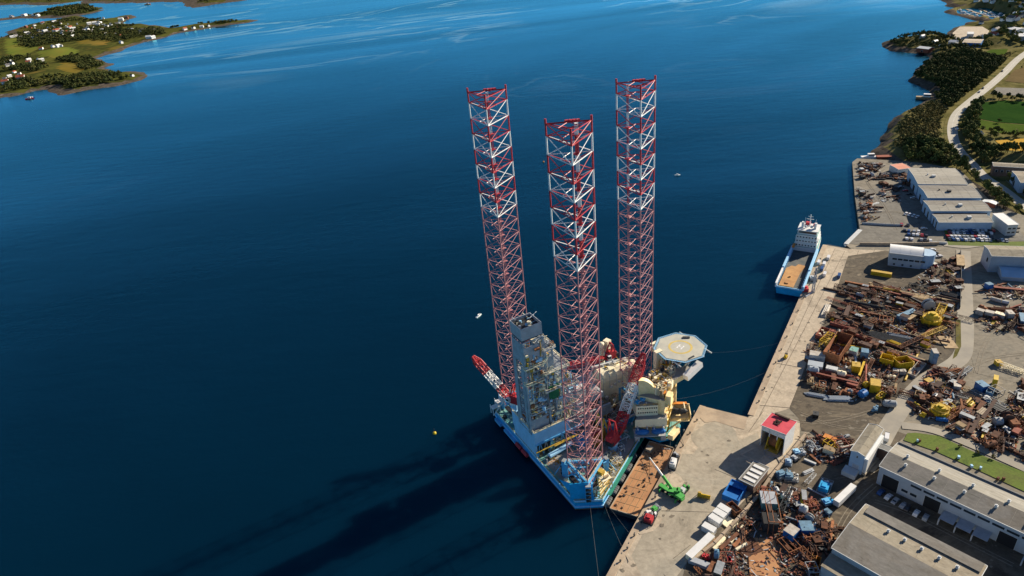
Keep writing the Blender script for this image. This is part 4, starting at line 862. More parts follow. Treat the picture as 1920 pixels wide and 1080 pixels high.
# lifeboats on davits
def lifeboat(x, y, z, an, mat, davmat, L=8.5, up=True):
    c, s = math.cos(an), math.sin(an); mb = MB()
    secs = [(-.5, .35), (-.38, .85), (-.15, 1.0), (.15, 1.0), (.38, .85), (.5, .35)]; n = 10; rows = []
    for t, k in secs: rows.append([(x + c * t * L - s * 1.45 * k * math.cos(2 * math.pi * i / n), y + s * t * L + c * 1.45 * k * math.cos(2 * math.pi * i / n), z + 1.5 * k * math.sin(2 * math.pi * i / n)) for i in range(n)])
    vs = [p for r in rows for p in r]; mb.add(vs, [(j * n + i, j * n + (i + 1) % n, (j + 1) * n + (i + 1) % n, (j + 1) * n + i) for j in range(5) for i in range(n)] + [tuple(range(n - 1, -1, -1)), tuple(range(5 * n, 6 * n))], 0)
    mb.box((x - c * 2.2, y - s * 2.2, z + 1.7), (1.6, 1.3, .9), an, 0); lb = mb.build('lifeboat', mat, RIG)
    mb = MB()
    for t in (-.34, .34):
        px, py = x + c * t * L, y + s * t * L; mb.beam((px + s * 1.8, py - c * 1.8, z + 3.2), (px - s * 3.2, py + c * 3.2, z + 2.6), .4); mb.beam((px - s * 3.2, py + c * 3.2, z + 2.6), (px - s * 2.6, py + c * 2.6, z - 3), .45)
        mb.tube((px, py, z + 1.4), (px, py, z + 3), .08, 4)
    mb.build('davit', davmat, lb)
for k in range(2): lifeboat(20.3 + k * 6.8, -23.6 - k * 4.0, 10.2, R_(-30), 'bright_blue', 'pale_grey', 6.8)
mb = MB(); mb.prism([(16.8, -22), (30, -29.8), (33, -25), (20, -17)], 7.2, 7.6); mb.prism([(17, -22.2), (19, -23.2), (20, -21), (18, -20)], DK, 7.2); mb.prism([(28, -28.5), (30, -29.7), (31, -27.5), (29, -26.5)], DK, 7.2); mb.build('boat_deck', 'pale_grey', RIG)
# cantilevered platform with cream boats
mb = MB(); mb.prism([(37.5, -15.5), (48.8, -23.5), (43.5, -31.2), (33.5, -24.5)], 10.8, 11.3, 0); rail(mb, [(37.5, -15.5), (48.8, -23.5), (43.5, -31.2), (33.5, -24.5)], 11.3, 1)
mb.box((44.7, -21.4, 13.0), (11, .4, 3.4), R_(-35), 0); mb.box((47.2, -27.0, 12.6), (.4, 8.4, 2.6), R_(-35), 0); mb.beam((40, -24, 10.8), (35, -21, 3), .6, mi=0); mb.beam((44, -28, 10.8), (36, -24, 4), .6, mi=0)
lp = mb.build('lifeboat_platform', ['warm_cream', 'yellow'], RIG)
lifeboat(41.8, -24.6, 13.6, R_(-35), 'dark_steel', 'cream', 9.0)
mb = MB(); mb.box((43.9, -21.0, 15.2), (10, 1.8, .5), R_(-35)); mb.build('platform_roof', 'orange', lp)
mb = MB(); mb.box((33.6, -31.2, 8.2), (7.4, 2.8, 2.8), R_(22), 0); mb.box((33.4, -30.6, 6.4), (6, 1.2, .5), R_(22), 1); mb.beam((31, -28, 4), (34, -30.5, 6.6), .6, mi=1); mb.build('freefall_boat_house', ['warm_cream', 'bright_yellow'], RIG)
mb = MB(); mb.prism([(24, -19.5), (28, -27.3), (36, -29.5), (44, -24.5), (46, -18)], 2.2, 3.4, 0, 1); mb.build('sponson', ['hull_blue', 'teal_deck'], RIG)
# radar dome, masts
mb = MB(); mb.dome((39, -20, 28.6), 1.3, 12, 0, 1, 5, True); mb.tube((39, -20, 24), (39, -20, 28), .35, 6); mb.tube((36, -13, 24), (36, -13, 33), .2, 5); mb.beam((35, -13, 31.5), (37, -13, 31.5), .2); mb.build('antenna_mast', 'white_paint', RIG)
mb = MB(); mb.tube((44, -14, 24), (49, -10, 34), .3, 6); mb.tube((44, -10, 24), (47, -12, 33), .3, 6); mb.box((41, -13.5, 27.5), (4.5, 3.5, 3.6), .6, 0); mb.box((46, -14, 27), (3, 2.6, 3), .2, 1); mb.build('vent_stack', ['yellow', 'cream'], RIG)

# ================================================================== buildings
def hall(name, label, cat, a, b, c, ze, zb=3.0, frac=.5, rise=1.5, roof='roof_grey', roof2=None, wall='wall_pale', over=.35, vents=(), ends=True, flat=False, barrel=False, group=None):
    """shed from its eave corners in the survey picture: a-b along the near eave, c on the far eave; returns (root, frame function, L, W)"""
    A = G(*a, ze); B = G(*b, ze); Cc = G(*c, ze); u = (B - A).to_2d(); L = u.length; u.normalize(); v = Vector((-u.y, u.x)); Wd = (Cc - A).to_2d().dot(v); rz = math.atan2(u.y, u.x)
    root = empty(name, (A.x, A.y, zb), rz, label, cat, group); H = ze - zb; sg = 1 if Wd > 0 else -1; W = abs(Wd)
    Y = lambda t: t * sg
    mb = MB(); n = 10 if barrel else 0
    prof = [(0, H), (W * frac, H + rise), (W, H)] if not barrel else [(W * k / n, H + rise * math.sin(math.pi * k / n)) for k in range(n + 1)]
    if flat: prof = [(0, H), (W, H + rise)]
    def ext(x0, x1, pr, mi=0):
        m = len(pr); vs = [(x, Y(y), z) for x in (x0, x1) for y, z in pr]; f = [tuple(range(m)), tuple(range(2 * m - 1, m - 1, -1))] + [(i, (i + 1) % m, m + (i + 1) % m, m + i)[::-1] for i in range(m)]
        if sg < 0: f = [q[::-1] for q in f]
        mb.add(vs, [q[::-1] for q in f], mi)
    ext(0, L, [(0, -.5)] + [(y, z - .02) for y, z in prof] + [(W, -.5)])
    for k in range(int(L / 5)): mb.bb(k * 5 + 2.4, k * 5 + 2.5, min(Y(-.06), Y(0)), max(Y(-.06), Y(0)), 0, H - .1)
    mb.build('wall', wall, root)
    pts = list(prof); mb = MB()
    for i, ((y0, z0), (y1, z1)) in enumerate(zip(pts[:-1], pts[1:])):
        e0 = over if i == 0 else 0; e1 = over if i == len(pts) - 2 else 0
        d = Vector((y1 - y0, z1 - z0)).normalized(); p = (y0 - d.x * e0, z0 - d.y * e0); q = (y1 + d.x * e1, z1 + d.y * e1)
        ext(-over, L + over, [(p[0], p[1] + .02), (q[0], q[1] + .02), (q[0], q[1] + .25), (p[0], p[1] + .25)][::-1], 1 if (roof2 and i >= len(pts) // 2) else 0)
    for k in range(1, int(L / 6)):                        # standing seams
        for (y0, z0), (y1, z1) in zip(pts[:-1], pts[1:]): mb.beam((k * 6, Y(y0), z0 + .27), (k * 6, Y(y1), z1 + .27), .07, .05, 0 if not roof2 else 1)
    rf = mb.build('roof', [roof, roof2 or roof], root)
    mb = MB()                                            # gutters and verge trim
    for y, z in (pts[0], pts[-1]): mb.beam((-over, Y(y + (-.4 if y == 0 else .4)), z + .1), (L + over, Y(y + (-.4 if y == 0 else .4)), z + .1), .25, .3)
    for x in (-over, L + over):
        for (y0, z0), (y1, z1) in zip(pts[:-1], pts[1:]): mb.beam((x, Y(y0), z0 + .2), (x, Y(y1), z1 + .2), .2, .35)
    mb.build('gutter', 'pale_grey', rf)
    for (s, t) in vents:
        x = s * L; y = t * W; z = None
        for (y0, z0), (y1, z1) in zip(pts[:-1], pts[1:]):
            if y0 <= y <= y1: z = z0 + (z1 - z0) * (y - y0) / (y1 - y0)
        mb = MB(); mb.box((x, Y(y), z + .7), (.9, .9, 1.0)); mb.box((x, Y(y), z + 1.25), (1.25, 1.25, .12)); mb.tube((x, Y(y), z + 1.4), (x, Y(y), z + 1.8), .4, 8); mb.build('roof_vent', 'pale_grey', rf)
    return root, Y, L, W, H
def opening(root, Y, side, s0, s1, z0, z1, W, L, mat, name, depth=.12, frame=True):
    """side: n near wall, f far wall, a end at x=0, b end at x=L"""
    mb = MB()
    if side in 'nf':
        y = -.03 if side == 'n' else W + .03; mb.bb(s0, s1, min(Y(y - .05), Y(y + .05)), max(Y(y - .05), Y(y + .05)), z0, z1, 0)
        if frame:
            for q in ((s0 - .15, s0, z0, z1 + .15), (s1, s1 + .15, z0, z1 + .15), (s0, s1, z1, z1 + .15)): mb.bb(q[0], q[1], min(Y(y - .12), Y(y + .12)), max(Y(y - .12), Y(y + .12)), q[2], q[3], 1)
    else:
        x = -.03 if side == 'a' else L + .03; mb.bb(x - .05, x + .05, min(Y(s0), Y(s1)), max(Y(s0), Y(s1)), z0, z1, 0)
        if frame:
            for q in ((s0 - .15, s0, z0, z1 + .15), (s1, s1 + .15, z0, z1 + .15), (s0, s1, z1, z1 + .15)): mb.bb(x - .12, x + .12, min(Y(q[0]), Y(q[1])), max(Y(q[0]), Y(q[1])), q[2], q[3], 1)
    return mb.build(name, [mat, 'pale_grey'], root)

# long warehouse on the right
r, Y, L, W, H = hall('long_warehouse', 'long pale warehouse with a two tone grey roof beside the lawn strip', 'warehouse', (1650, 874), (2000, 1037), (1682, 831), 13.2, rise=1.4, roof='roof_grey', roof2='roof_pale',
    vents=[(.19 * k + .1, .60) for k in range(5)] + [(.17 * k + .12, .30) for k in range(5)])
opening(r, Y, 'n', 2, 8.5, 0, 7, W, L, 'dark_opening', 'door')
for s in (19, 46, 66, 84): opening(r, Y, 'n', s, s + 6, 0, 6.2, W, L, 'dark_opening', 'door')
for s in range(13, 100, 5):
    opening(r, Y, 'n', s, s + 4.2, 7.3, 8.4, W, L, 'glass', 'window', frame=False)
for s in (10, 13.5): opening(r, Y, 'n', s, s + 2.6, 2.6, 4, W, L, 'glass', 'window')
mb = MB()
for s in (27, 33, 39, 56, 61): mb.box((s, Y(-3.2), 3), (.5, 6, .5), 0); mb.box((s, Y(-6.2), 1.5), (.5, .5, 3)); mb.box((s + 2.6, Y(-3), 3.3), (5, 6, .12))
mb.build('loading_canopy', 'grey_paint', r)
mb = MB(); mb.bb(0, L, min(Y(W), Y(W + .5)), max(Y(W), Y(W + .5)), 0, H + 1.0); mb.build('parapet', 'roof_dark', r)
# warehouse in the bottom right corner
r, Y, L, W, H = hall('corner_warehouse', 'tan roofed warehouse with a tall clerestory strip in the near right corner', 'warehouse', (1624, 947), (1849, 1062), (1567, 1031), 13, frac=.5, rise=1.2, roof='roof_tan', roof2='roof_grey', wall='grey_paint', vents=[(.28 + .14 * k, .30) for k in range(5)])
mb = MB(); mb.bb(2, L - 1, min(Y(.6), Y(5)), max(Y(.6), Y(5)), H + .2, H + 1.1, 0); mb.bb(1.5, L - .5, min(Y(.3), Y(5.3)), max(Y(.3), Y(5.3)), H + 1.1, H + 1.3, 1); mb.build('clerestory', ['roof_dark', 'roof_grey'], r)
mb = MB(); mb.bb(0, L, min(Y(W), Y(W + 8)), max(Y(W), Y(W + 8)), 0, H - 3, 0); mb.bb(-.2, L, min(Y(W), Y(W + 8.2)), max(Y(W), Y(W + 8.2)), H - 3, H - 2.8, 1); mb.build('lean_to', ['grey_paint', 'roof_tan'], r)
# tall white building
r, Y, L, W, H = hall('tower_shed', 'tall narrow pale building with a ridged roof between the scrap heap and the long warehouse', 'building', (1596, 845), (1630.5, 796), (1620, 858), 14.2, rise=.9, roof='roof_tan', wall='wall_blue')
opening(r, Y, 'a', W * .30, W * .72, 0, 4.5, W, L, 'grey_paint', 'door'); opening(r, Y, 'a', W * .45, W * .55, 8.6, 9.8, W, L, 'glass', 'window')
mb = MB(); mb.bb(-5.0, -.2, min(Y(-1), Y(W - 1)), max(Y(-1), Y(W - 1)), 0, 2.4, 0); mb.build('annex', 'pale_grey', r)
mb = MB(); mb.bb(1, L - 1, min(Y(W), Y(W + 1.4)), max(Y(W), Y(W + 1.4)), 0, 9, 0); mb.build('annex', 'roof_white', r)
# connecting yard wall and small flat building next to it
r, Y, L, W, H = hall('link_building', 'low grey link building between the tall pale shed and the long warehouse', 'building', (1641, 838), (1645, 831), (1668, 852), 9.5, rise=.3, roof='roof_dark', wall='wall_brown')
e = empty('loading_ramp', G(1618, 880), 0, 'sandy concrete loading ramp in front of the low link building', 'ramp')
mb = MB(); q = [G(1610, 886) - G(1618, 880), G(1622, 893) - G(1618, 880), G(1652, 858) - G(1618, 880), G(1636, 848) - G(1618, 880)]; mb.prism([(p.x, p.y) for p in q], 0, 1.1); mb.build('ramp_slab', 'concrete', e)
mb = MB(); mb.box((1.2, 2.6, 1.9), (2, 3.4, 1.5), .6); mb.box((1.5, 3.2, 3.0), (1, 1, .9), .6); mb.build('machine_skid', 'rust_orange', e)
# open shelter with red roof
A = G(1428.6, 797.8, 15.2); B = G(1448, 775.4, 15.2); Cc = G(1473.3, 816, 15.2)
r, Y, L, W, H = hall('red_roofed_shelter', 'open fronted white shelter with a bright red flat roof on the quay', 'shelter', (1428.6, 797.8), (1448, 775.4), (1473.3, 816), 15.2, flat=True, rise=.6, roof='red_roof', wall='roof_white')
for o in list(COL.objects):
    if o.parent == r and o.name.startswith('wall'): bpy.data.objects.remove(o)
mb = MB(); mb.bb(0, L, min(Y(0), Y(.3)), max(Y(0), Y(.3)), 0, H - .1); mb.bb(0, L, min(Y(W), Y(W - .3)), max(Y(W), Y(W - .3)), 0, H + .45); mb.bb(L - .3, L, min(Y(.3), Y(W - .3)), max(Y(.3), Y(W - .3)), 0, H - .05); mb.bb(0, .3, min(Y(.3), Y(W - .3)), max(Y(.3), Y(W - .3)), H - 2.6, H - .02)
for t in (.33, .66): mb.bb(0, .4, min(Y(W * t), Y(W * t + .4)), max(Y(W * t), Y(W * t + .4)), H - 5, H - .05)
mb.build('wall', 'roof_white', r)
mb = MB(); mb.box((L * .94, Y(W * .45), H + 1.1), (.8, W * .62, .8)); rs = random.Random(4)
for k in range(16): mb.beam((rs.uniform(L * .3, L * .7), Y(rs.uniform(W * .3, W * .6)), H + .7), (rs.uniform(L * .3, L * .7), Y(rs.uniform(W * .3, W * .6)), H + 1.0), .28)
mb.build('roof_gear', 'rust_dark', r)
# yellow reel spooler inside the shelter
ap = G(1452, 838); rz0 = math.atan2((B - A).y, (B - A).x)
e = empty('reel_spooler', (ap.x, ap.y, 3), rz0, 'large yellow reel machine standing inside the red roofed shelter', 'reel machine')
mb = MB(); n = 28
mb.tube((0, -2.0, 4.6), (0, 2.0, 4.6), 3.4, n, 0); mb.build('reel_drum', 'rust_orange', e)
for s in (-1, 1): mb = MB(); mb.tube((0, s * 2.05, 4.6), (0, s * 2.35, 4.6), 4.2, n, 0); mb.build('reel_flange', 'bright_yellow', e)
mb = MB(); mb.box((0, 0, .35), (8.6, 6.2, .7)); [mb.beam((x, s * 2.9, .6), (0, s * 2.9, 5.2), .55) for s in (-1, 1) for x in (-3.8, 3.8)]; mb.box((3, 0, 8.2), (2.6, 5.6, .5)); mb.box((3.6, 1.8, 7.0), (1.5, 1.4, 2.0))
for s in (-1, 1): mb.beam((3, s * 2.7, .7), (3, s * 2.7, 8.2), .35)
mb.build('frame', 'yellow', e)
mb = MB(); mb.tube((4, -1.5, .7), (4, -1.5, 5.5), 1.0, 12); mb.dome((4, -1.5, 5.5), 1.0, 12); mb.build('tank', 'roof_white', e)
mb = MB(); mb.path([(-4, 1, 1.2), (-6, 2.4, .4), (-8, 1.0, .3), (-8.2, -2, .3), (-6, -4, .3), (-9, -7, .3)], .16, 6); mb.build('hose', 'steel', e)
# slatted roof store and blue container in front
r, Y, L, W, H = hall('slatted_store', 'low store with pale slatted roof panels and brown front wall behind the blue skip', 'shed', (1387, 899), (1415, 866), (1411, 914), 7.6, flat=True, rise=.1, roof='roof_grey', wall='wall_brown')
mb = MB()
for k in range(4): mb.bb(L * (.10 + .22 * k), L * (.22 + .22 * k), min(Y(W * .12), Y(W * .94)), max(Y(W * .12), Y(W * .94)), H + .4, H + .6)
mb.build('roof_panel', 'roof_white', r)
# hall with barrel roof by the quay
r, Y, L, W, H = hall('barrel_roof_hall', 'grey hall with a rounded white roof and a dark window band near the supply ship', 'hall', (1669, 474), (1731, 481), (1676.5, 459), 12.6, rise=1.9, barrel=True, roof='roof_white', wall='wall_pale')
for k in range(6): opening(r, Y, 'n', 2 + k * 3.3, 4.7 + k * 3.3, 4.9, 6.1, W, L, 'glass', 'window', frame=False)
for k in range(3): opening(r, Y, 'n', 3 + k * 5, 4.2 + k * 5, 1, 2.2, W, L, 'glass', 'window', frame=False)
mb = MB(); mb.tube((L + 2.0, Y(W * .5), 0), (L + 2.0, Y(W * .5), H + .2), W * .42, 20); mb.build('storage_tank', 'wall_blue', r)
# white roof halls complex on the north yard
NR = []
for i, (a, b, c, ze, rs_, lab) in enumerate((((1721.7, 345), (1813.7, 346), (1698.6, 316), 13.2, .9, 'northernmost long hall of the white sided complex, next to the wooded hill'), ((1740, 371), (1840, 371), (1723, 348.5), 12.6, 1.0, 'white sided hall with a dark roof cowl, second from the wooded hill in the complex'),
        ((1746.5, 395.6), (1858, 395.6), (1741, 377), 11.2, .9, 'white sided hall with a notched roof, third from the wooded hill in the complex'), ((1760.6, 417), (1861.6, 417), (1750.5, 402), 9.6, .8, 'low blue grey hall of the complex facing the full car park'))):
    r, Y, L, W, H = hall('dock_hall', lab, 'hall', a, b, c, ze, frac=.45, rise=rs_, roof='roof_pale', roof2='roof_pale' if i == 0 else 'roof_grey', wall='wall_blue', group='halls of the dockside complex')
    for s in (.2, .6): opening(r, Y, 'a', W * s, W * (s + .14), 0, 5.5, W, L, 'dark_opening', 'door')
    if i < 3: opening(r, Y, 'n', 2, L - 2, 5.2 if i else 7, 6.6 if i else 8, W, L, 'dark_opening', 'window', frame=False)
    mb = MB(); mb.box((L * (.4 + .07 * i), Y(W * .4), H + 1.6), (2.6, 2.2, 1.7)); mb.tube((L * .3, Y(W * .5), H + .6), (L * .3, Y(W * .5), H + 2.4), .5, 8); mb.build('roof_cowl', 'dark_steel' if i == 1 else 'pale_grey', r)
r, Y, L, W, H = hall('office_block', 'pale grey flat roofed office block beside the car park', 'office', (1890, 422), (1909.5, 421), (1870.4, 401), 11.5, flat=True, rise=.1, roof='roof_white', wall='pale_grey')
for z in (2, 5):
    for k in range(3): opening(r, Y, 'n', .8 + k * 3, 2.8 + k * 3, z, z + 1.1, W, L, 'glass', 'window', frame=False)
r, Y, L, W, H = hall('broad_hall', 'broad pale hall with a tan roof east of the long yard road', 'hall', (1860, 480), (1960, 483), (1843.6, 461), 14.7, rise=1.2, roof='roof_tan', wall='wall_pale')
opening(r, Y, 'a', W * .25, W * .42, 5, 8, W, L, 'dark_opening', 'door')
r, Y, L, W, H = hall('tunnel_tent', 'blue grey barrel vaulted storage tent in the shadow of the broad hall', 'tent', (1879, 519), (1950, 524), (1884, 500), 5.5, rise=2.6, barrel=True, roof='wall_blue', wall='wall_pale')
r, Y, L, W, H = hall('brick_house', 'long brown brick house with a pale roof beyond the tree lined road', 'house', (1863, 311.5), (1975, 318), (1864, 305), 12, rise=.8, roof='roof_tan', wall='wall_brown')
for k in range(6): opening(r, Y, 'n', 2 + k * 4, 3.6 + k * 4, 4, 6, W, L, 'glass', 'window')
r, Y, L, W, H = hall('white_workshop', 'white walled workshop with tan roof below the brown brick house', 'workshop', (1913.8, 342.5), (1960, 344), (1884.6, 321), 12, rise=1.0, roof='roof_tan', wall='wall_blue')
opening(r, Y, 'a', W * .5, W * .62, 0, 5, W, L, 'dark_opening', 'door'); opening(r, Y, 'n', 3, 7, 0, 4, W, L, 'dark_opening', 'door')
# sheds on the headland and round the marina
for nm, lab, cat, a, b, c, ze, rise, ro, wa in (('boat_house', 'long red walled boat house with a white roof on the dark spit', 'boat house', (1719, 90), (1741, 92.5), (1721, 86), 8, 1.5, 'roof_white', 'brick_red'),
        ('dock_shed', 'long bright blue shed beside the quarry ledge', 'shed', (1804.5, 80), (1839, 81), (1805, 73), 11, 1.0, 'concrete', 'bright_blue'), ('dock_shed', 'small white shed on the quarry ledge above the blue shed', 'shed', (1814, 64), (1826, 64), (1815, 60), 9, .8, 'roof_white', 'pale_grey'),
        ('factory_hall', 'grey hall with a white curved roof behind the marina', 'factory', (1886, 54), (1906, 57), (1892, 49), 16, 1.5, 'roof_white', 'pale_grey'), ('factory_hall', 'white roofed hall at the far right edge behind the marina', 'factory', (1900, 68), (1950, 69), (1905, 62), 12, 1.5, 'roof_white', 'grey_paint'),
        ('farm_house', 'small white farm house by the headland meadow', 'house', (1778, 78.5), (1791, 79.5), (1779, 75.5), 8, 2, 'roof_white', 'house_white'), ('farm_barn', 'small pale barn with turquoise roof beside the stubble field', 'barn', (1846, 269), (1853, 276), (1849, 267), 7, 1, 'light_blue', 'wall_pale'),
        ('farm_house', 'small white house between the tree belt and the dark green field', 'house', (1833, 247), (1838, 251), (1836, 244), 8, 2, 'roof_white', 'house_white'), ('site_hut', 'long white hut with red end beside the last dock hall', 'hut', (1866, 384), (1872, 380), (1852, 371), 6, .8, 'roof_white', 'brick_red'),
        ('loading_canopy', 'salmon pink roofed canopy beside the northern dock hall', 'canopy', (1684, 318), (1708, 315), (1680, 308), 8, .3, 'orange_pink', 'pale_grey')):
    if ro == 'orange_pink': M('orange_pink', (0.62, 0.26, 0.17), 0.8, var=.2)
    r, Y, L, W, H = hall(nm, lab, cat, a, b, c, ze, rise=rise, roof=ro, wall=wa, over=.2)
    opening(r, Y, 'n', L * .4, L * .55, 0, min(H * .5, 4), W, L, 'dark_opening', 'door')

# walls and fences of the yard
def wallrun(name, label, px, h, th, mat, z=3.0, cat='wall', posts=None, zpx=3.0):
    pts = [G(x, y, zpx) for x, y in px]; o = pts[0]; e = empty(name, (o.x, o.y, z), 0, label, cat); mb = MB()
    for i_, (p, q) in enumerate(zip(pts[:-1], pts[1:])): mb.beam((p.x - o.x, p.y - o.y, h / 2 - i_ * .02), (q.x - o.x, q.y - o.y, h / 2 - i_ * .02), th - i_ * .01, h)
    mb.build('wall_panel', mat, e)
    mb = MB()
    for p, q in zip(pts[:-1], pts[1:]):
        n = max(1, int((q - p).length / 5)); an = math.atan2((q - p).y, (q - p).x)
        for k in range(n): s = p.lerp(q, k / n); mb.box((s.x - o.x, s.y - o.y, h / 2 + .06), (th * .5, th * 1.12, h + .12), an)
    mb.build('post', 'concrete_edge', e); return e
wallrun('concrete_block_wall', 'sand coloured block wall dividing the quay from the scrap yard below the red roofed shelter', [(1510, 818), (1478, 858), (1443, 900), (1420, 935), (1385, 975), (1340, 1022), (1298, 1055)], 2.0, 1.2, 'concrete_edge')
wallrun('retaining_wall', 'long grey wall south of the north apron, behind the barrel roofed hall', [(1612, 459.5), (1668, 460), (1760, 459)], 2.0, .6, 'concrete_edge')
wallrun('boundary_fence', 'dark boundary fence beside the long yard road', [(1800, 474), (1801, 520), (1799, 580)], 2.6, .3, 'dark_steel', cat='fence')
wallrun('dock_fence', 'blue grey fence line across the north dock yard', [(1616, 420), (1660, 423), (1692, 424)], 1.6, .3, 'grey_paint', cat='fence')
wallrun('low_wall', 'pale low wall at the edge of the car park apron', [(1741, 456), (1775, 458)], 1.6, .5, 'pale_grey')

# ================================================================== vessels
# supply ship: stern to the south-west
sa = G(1478, 553, 0); sb = G(1519, 452, 0); d = (sb - sa).to_2d(); srz = math.atan2(d.y, d.x)
SH = empty('supply_ship', (sa.x, sa.y, 0), srz, 'blue and white supply ship with an open cargo deck moored along the quay', 'ship')
SL = 96.0; SBm = 8.6; rows = []
outl = [(0, .93), (3, 1), (20, 1), (52, 1), (68, 1), (76, .93), (84, .72), (90, .42), (95, .06)]
def shipsec(x, k, z, fl=1.0): return [(x * fl, SBm * k, z), (x * fl, -SBm * k, z)]
mb = MB(); lv = [(-3, .9), (0, .95), (3.0, 1.0), (4.6, 1.0)]
def ring_pts(z, f, bow=0.0): return [(x + (bow if x > 70 else 0) * (x - 70) / 25, SBm * k * f, z) for x, k in outl] + [(x + (bow if x > 70 else 0) * (x - 70) / 25, -SBm * k * f, z) for x, k in outl[::-1]]
rr = [ring_pts(-3, .8, -4), ring_pts(0, .94, -1), ring_pts(2.5, 1, 0), ring_pts(4.4, 1, 1.0)]; n = len(rr[0]); vs = [p for q in rr for p in q]
mb.add(vs, [(j * n + i, j * n + (i + 1) % n, (j + 1) * n + (i + 1) % n, (j + 1) * n + i)[::-1] for j in range(3) for i in range(n)], 0); mb.add(rr[3], [tuple(range(n))[::-1]], 1)
mb.build('hull', ['hull_blue', 'deck_dark'], SH)
mb = MB()
for s in (-1, 1):                                   # cargo rails
    mb.bb(.5, 24, s * 8.5 - .5, s * 8.5 + .5, 4.4, 7.4, 1 if s > 0 else 0); mb.bb(24, 58, s * 8.3 - .7, s * 8.3 + .7, 4.4, 8.0, 0)
    for k in range(18): mb.bb(1 + k * 3.2, 1.3 + k * 3.2, s * 7.5 - .2, s * 7.5 + .2, 4.4, 7.6, 0)
mb.bb(0, .5, -8.6, 8.6, 4.4, 5.4, 0); mb.build('cargo_rail', ['light_blue', 'white_paint'], SH)
mb = MB(); mb.prism([(1.5, 6.8), (1.5, -2.0), (24, -2.8), (34, -4.2), (35, 0.2), (31, 1.5), (31.5, 4), (27, 6.7)], 4.42, 5.5); mb.box((15, 2.2, 5.9), (1.2, 1.2, .8)); mb.box((6, 2.5, 5.8), (2.6, 2, .6)); cg = mb.build('deck_cargo', 'cargo_sand', SH); tag(cg, 'sand coloured load covering half of the deck')
mb = MB(); fo = lambda x0, x1, k: [(x0, SBm * k), (x1, SBm * k), (x1, -SBm * k), (x0, -SBm * k)]
mb.prism([(58, 8.4), (78, 7.9), (88, 5), (93, 2), (93, -2), (88, -5), (78, -7.9), (58, -8.4)], 4.4, 7.6, 0, 1)
mb.prism(fo(59, 78, .86), 7.6, 10.5); mb.prism(fo(59.5, 76, .84), 10.5, 13.4); mb.prism(fo(60, 75, .8), 13.4, 16.2, 0, 1)
mb.prism([(61, 6.4), (70, 6.4), (73, 4), (73, -4), (70, -6.4), (61, -6.4)], 16.2, 19.2, 0, 0); mb.prism(fo(60.5, 74, .82), 19.2, 19.5)
su = mb.build('superstructure', ['roof_white', 'teal_deck'], SH)
mb = MB()
for z in (8.8, 11.8, 14.6):
    for k in range(7): mb.box((58.9 + (z - 8.8) * .16, -6 + k * 2, z), (.25, .9, .8))
mb.bb(60.8, 61, -5.8, 5.8, 17.3, 18.6)
for s in (-1, 1): mb.bb(62, 70, s * 6.45 - .05, s * 6.45 + .05, 17.3, 18.6)
mb.build('window_row', 'glass', su)
mb = MB()
for s in (-1, 1): mb.box((64, s * 6.8, 12), (3, 1.6, 3.4), 0, 0); mb.box((66, s * 4.2, 21.6), (2, 1.6, 4.2), 0, 0)
mb.tube((69, 0, 19.5), (69, 0, 28.5), .35, 6, 0); mb.beam((69, -2.4, 25), (69, 2.4, 25), .3, mi=0); mb.beam((69, -1.6, 27), (69, 1.6, 27), .25, mi=0); mb.tube((67, 3, 19.5), (67, 3, 27), .12, 4, 0); mb.tube((67, -4, 19.5), (67, -4, 26), .12, 4, 0)
mb.dome((65, -1.8, 21), 1.1, 10, 0, 1, 4, True); mb.dome((65, 2.2, 20.8), .9, 10, 0, 1, 4, True); mb.build('mast', 'roof_white', su)
mb = MB(); mb.box((72, 1.4, 20.6), (2.6, 3.2, 1.6), 0); mb.box((76, 0, 15.2), (2.4, 3, 2), 0); mb.box((71, -3, 20.4), (1.6, 1.4, 1.3)); mb.build('deck_gear', 'red_paint', su)
mb = MB(); mb.box((56, 7.4, 9), (4.5, 1.6, 1.4)); mb.build('rescue_boat', 'orange', SH)

# flat deck barge between rig and quay
bq = [G(1143.5, 954, 2.2), G(1194, 969, 2.2), G(1216, 954, 2.2), G(1264, 841, 2.2), G(1218, 828, 2.2)]
bo = bq[0]; BG = empty('deck_barge', (bo.x, bo.y, 0), 0, 'rust brown flat deck barge lying between the drilling rig and the quay', 'barge')
bp_ = [(p.x - bo.x, p.y - bo.y) for p in bq]
mb = MB(); mb.prism(bp_, -3, 2.2, 0, 1); mb.build('hull', ['dark_hull', 'barge_deck'], BG)
mb = MB(); cB = Vector((sum(p[0] for p in bp_) / 5, sum(p[1] for p in bp_) / 5))
for p, q in zip(bp_, bp_[1:] + bp_[:1]): mb.beam((*p, 2.45), (*q, 2.45), .35, .5)
mb.build('coaming', 'concrete_edge', BG)
ax = (Vector(bp_[4]) - Vector(bp_[0])); aL = ax.length; ax.normalize(); ay = (Vector(bp_[1]) - Vector(bp_[0])); aW = ay.length; ay.normalize()
mb = MB()
for k in range(1, 5): p = ay * aW * k / 5; mb.beam((*(ax * 1 + p), 2.26), (*(ax * (aL - 1.5) + p), 2.26), .16, .1, 0)
for k in range(1, 9):
    q = ax * aL * k / 9; mb.beam((*(q + ay * .8), 2.25), (*(q + ay * (aW - 1.2)), 2.25), .12, .08, 0)
mb.build('deck_seams', 'wood', BG)
rb = random.Random(3); mb = MB()
for k in range(26):
    p = ax * rb.uniform(2, aL - 3) + ay * rb.uniform(1, aW - 2.5); mb.box((*p, 2.4), (rb.uniform(.4, 1.4), rb.uniform(.3, .9), rb.uniform(.2, .6)), rb.uniform(0, 3), rb.randrange(2))
for k in range(7):
    p = ax * rb.uniform(aL * .6, aL - 2) + ay * rb.uniform(1, aW - 3); mb.path([(p.x + 1.3 * math.cos(t * .9) + t * .15, p.y + 1.3 * math.sin(t * .9), 2.35) for t in range(7)], .09, 5, 1)
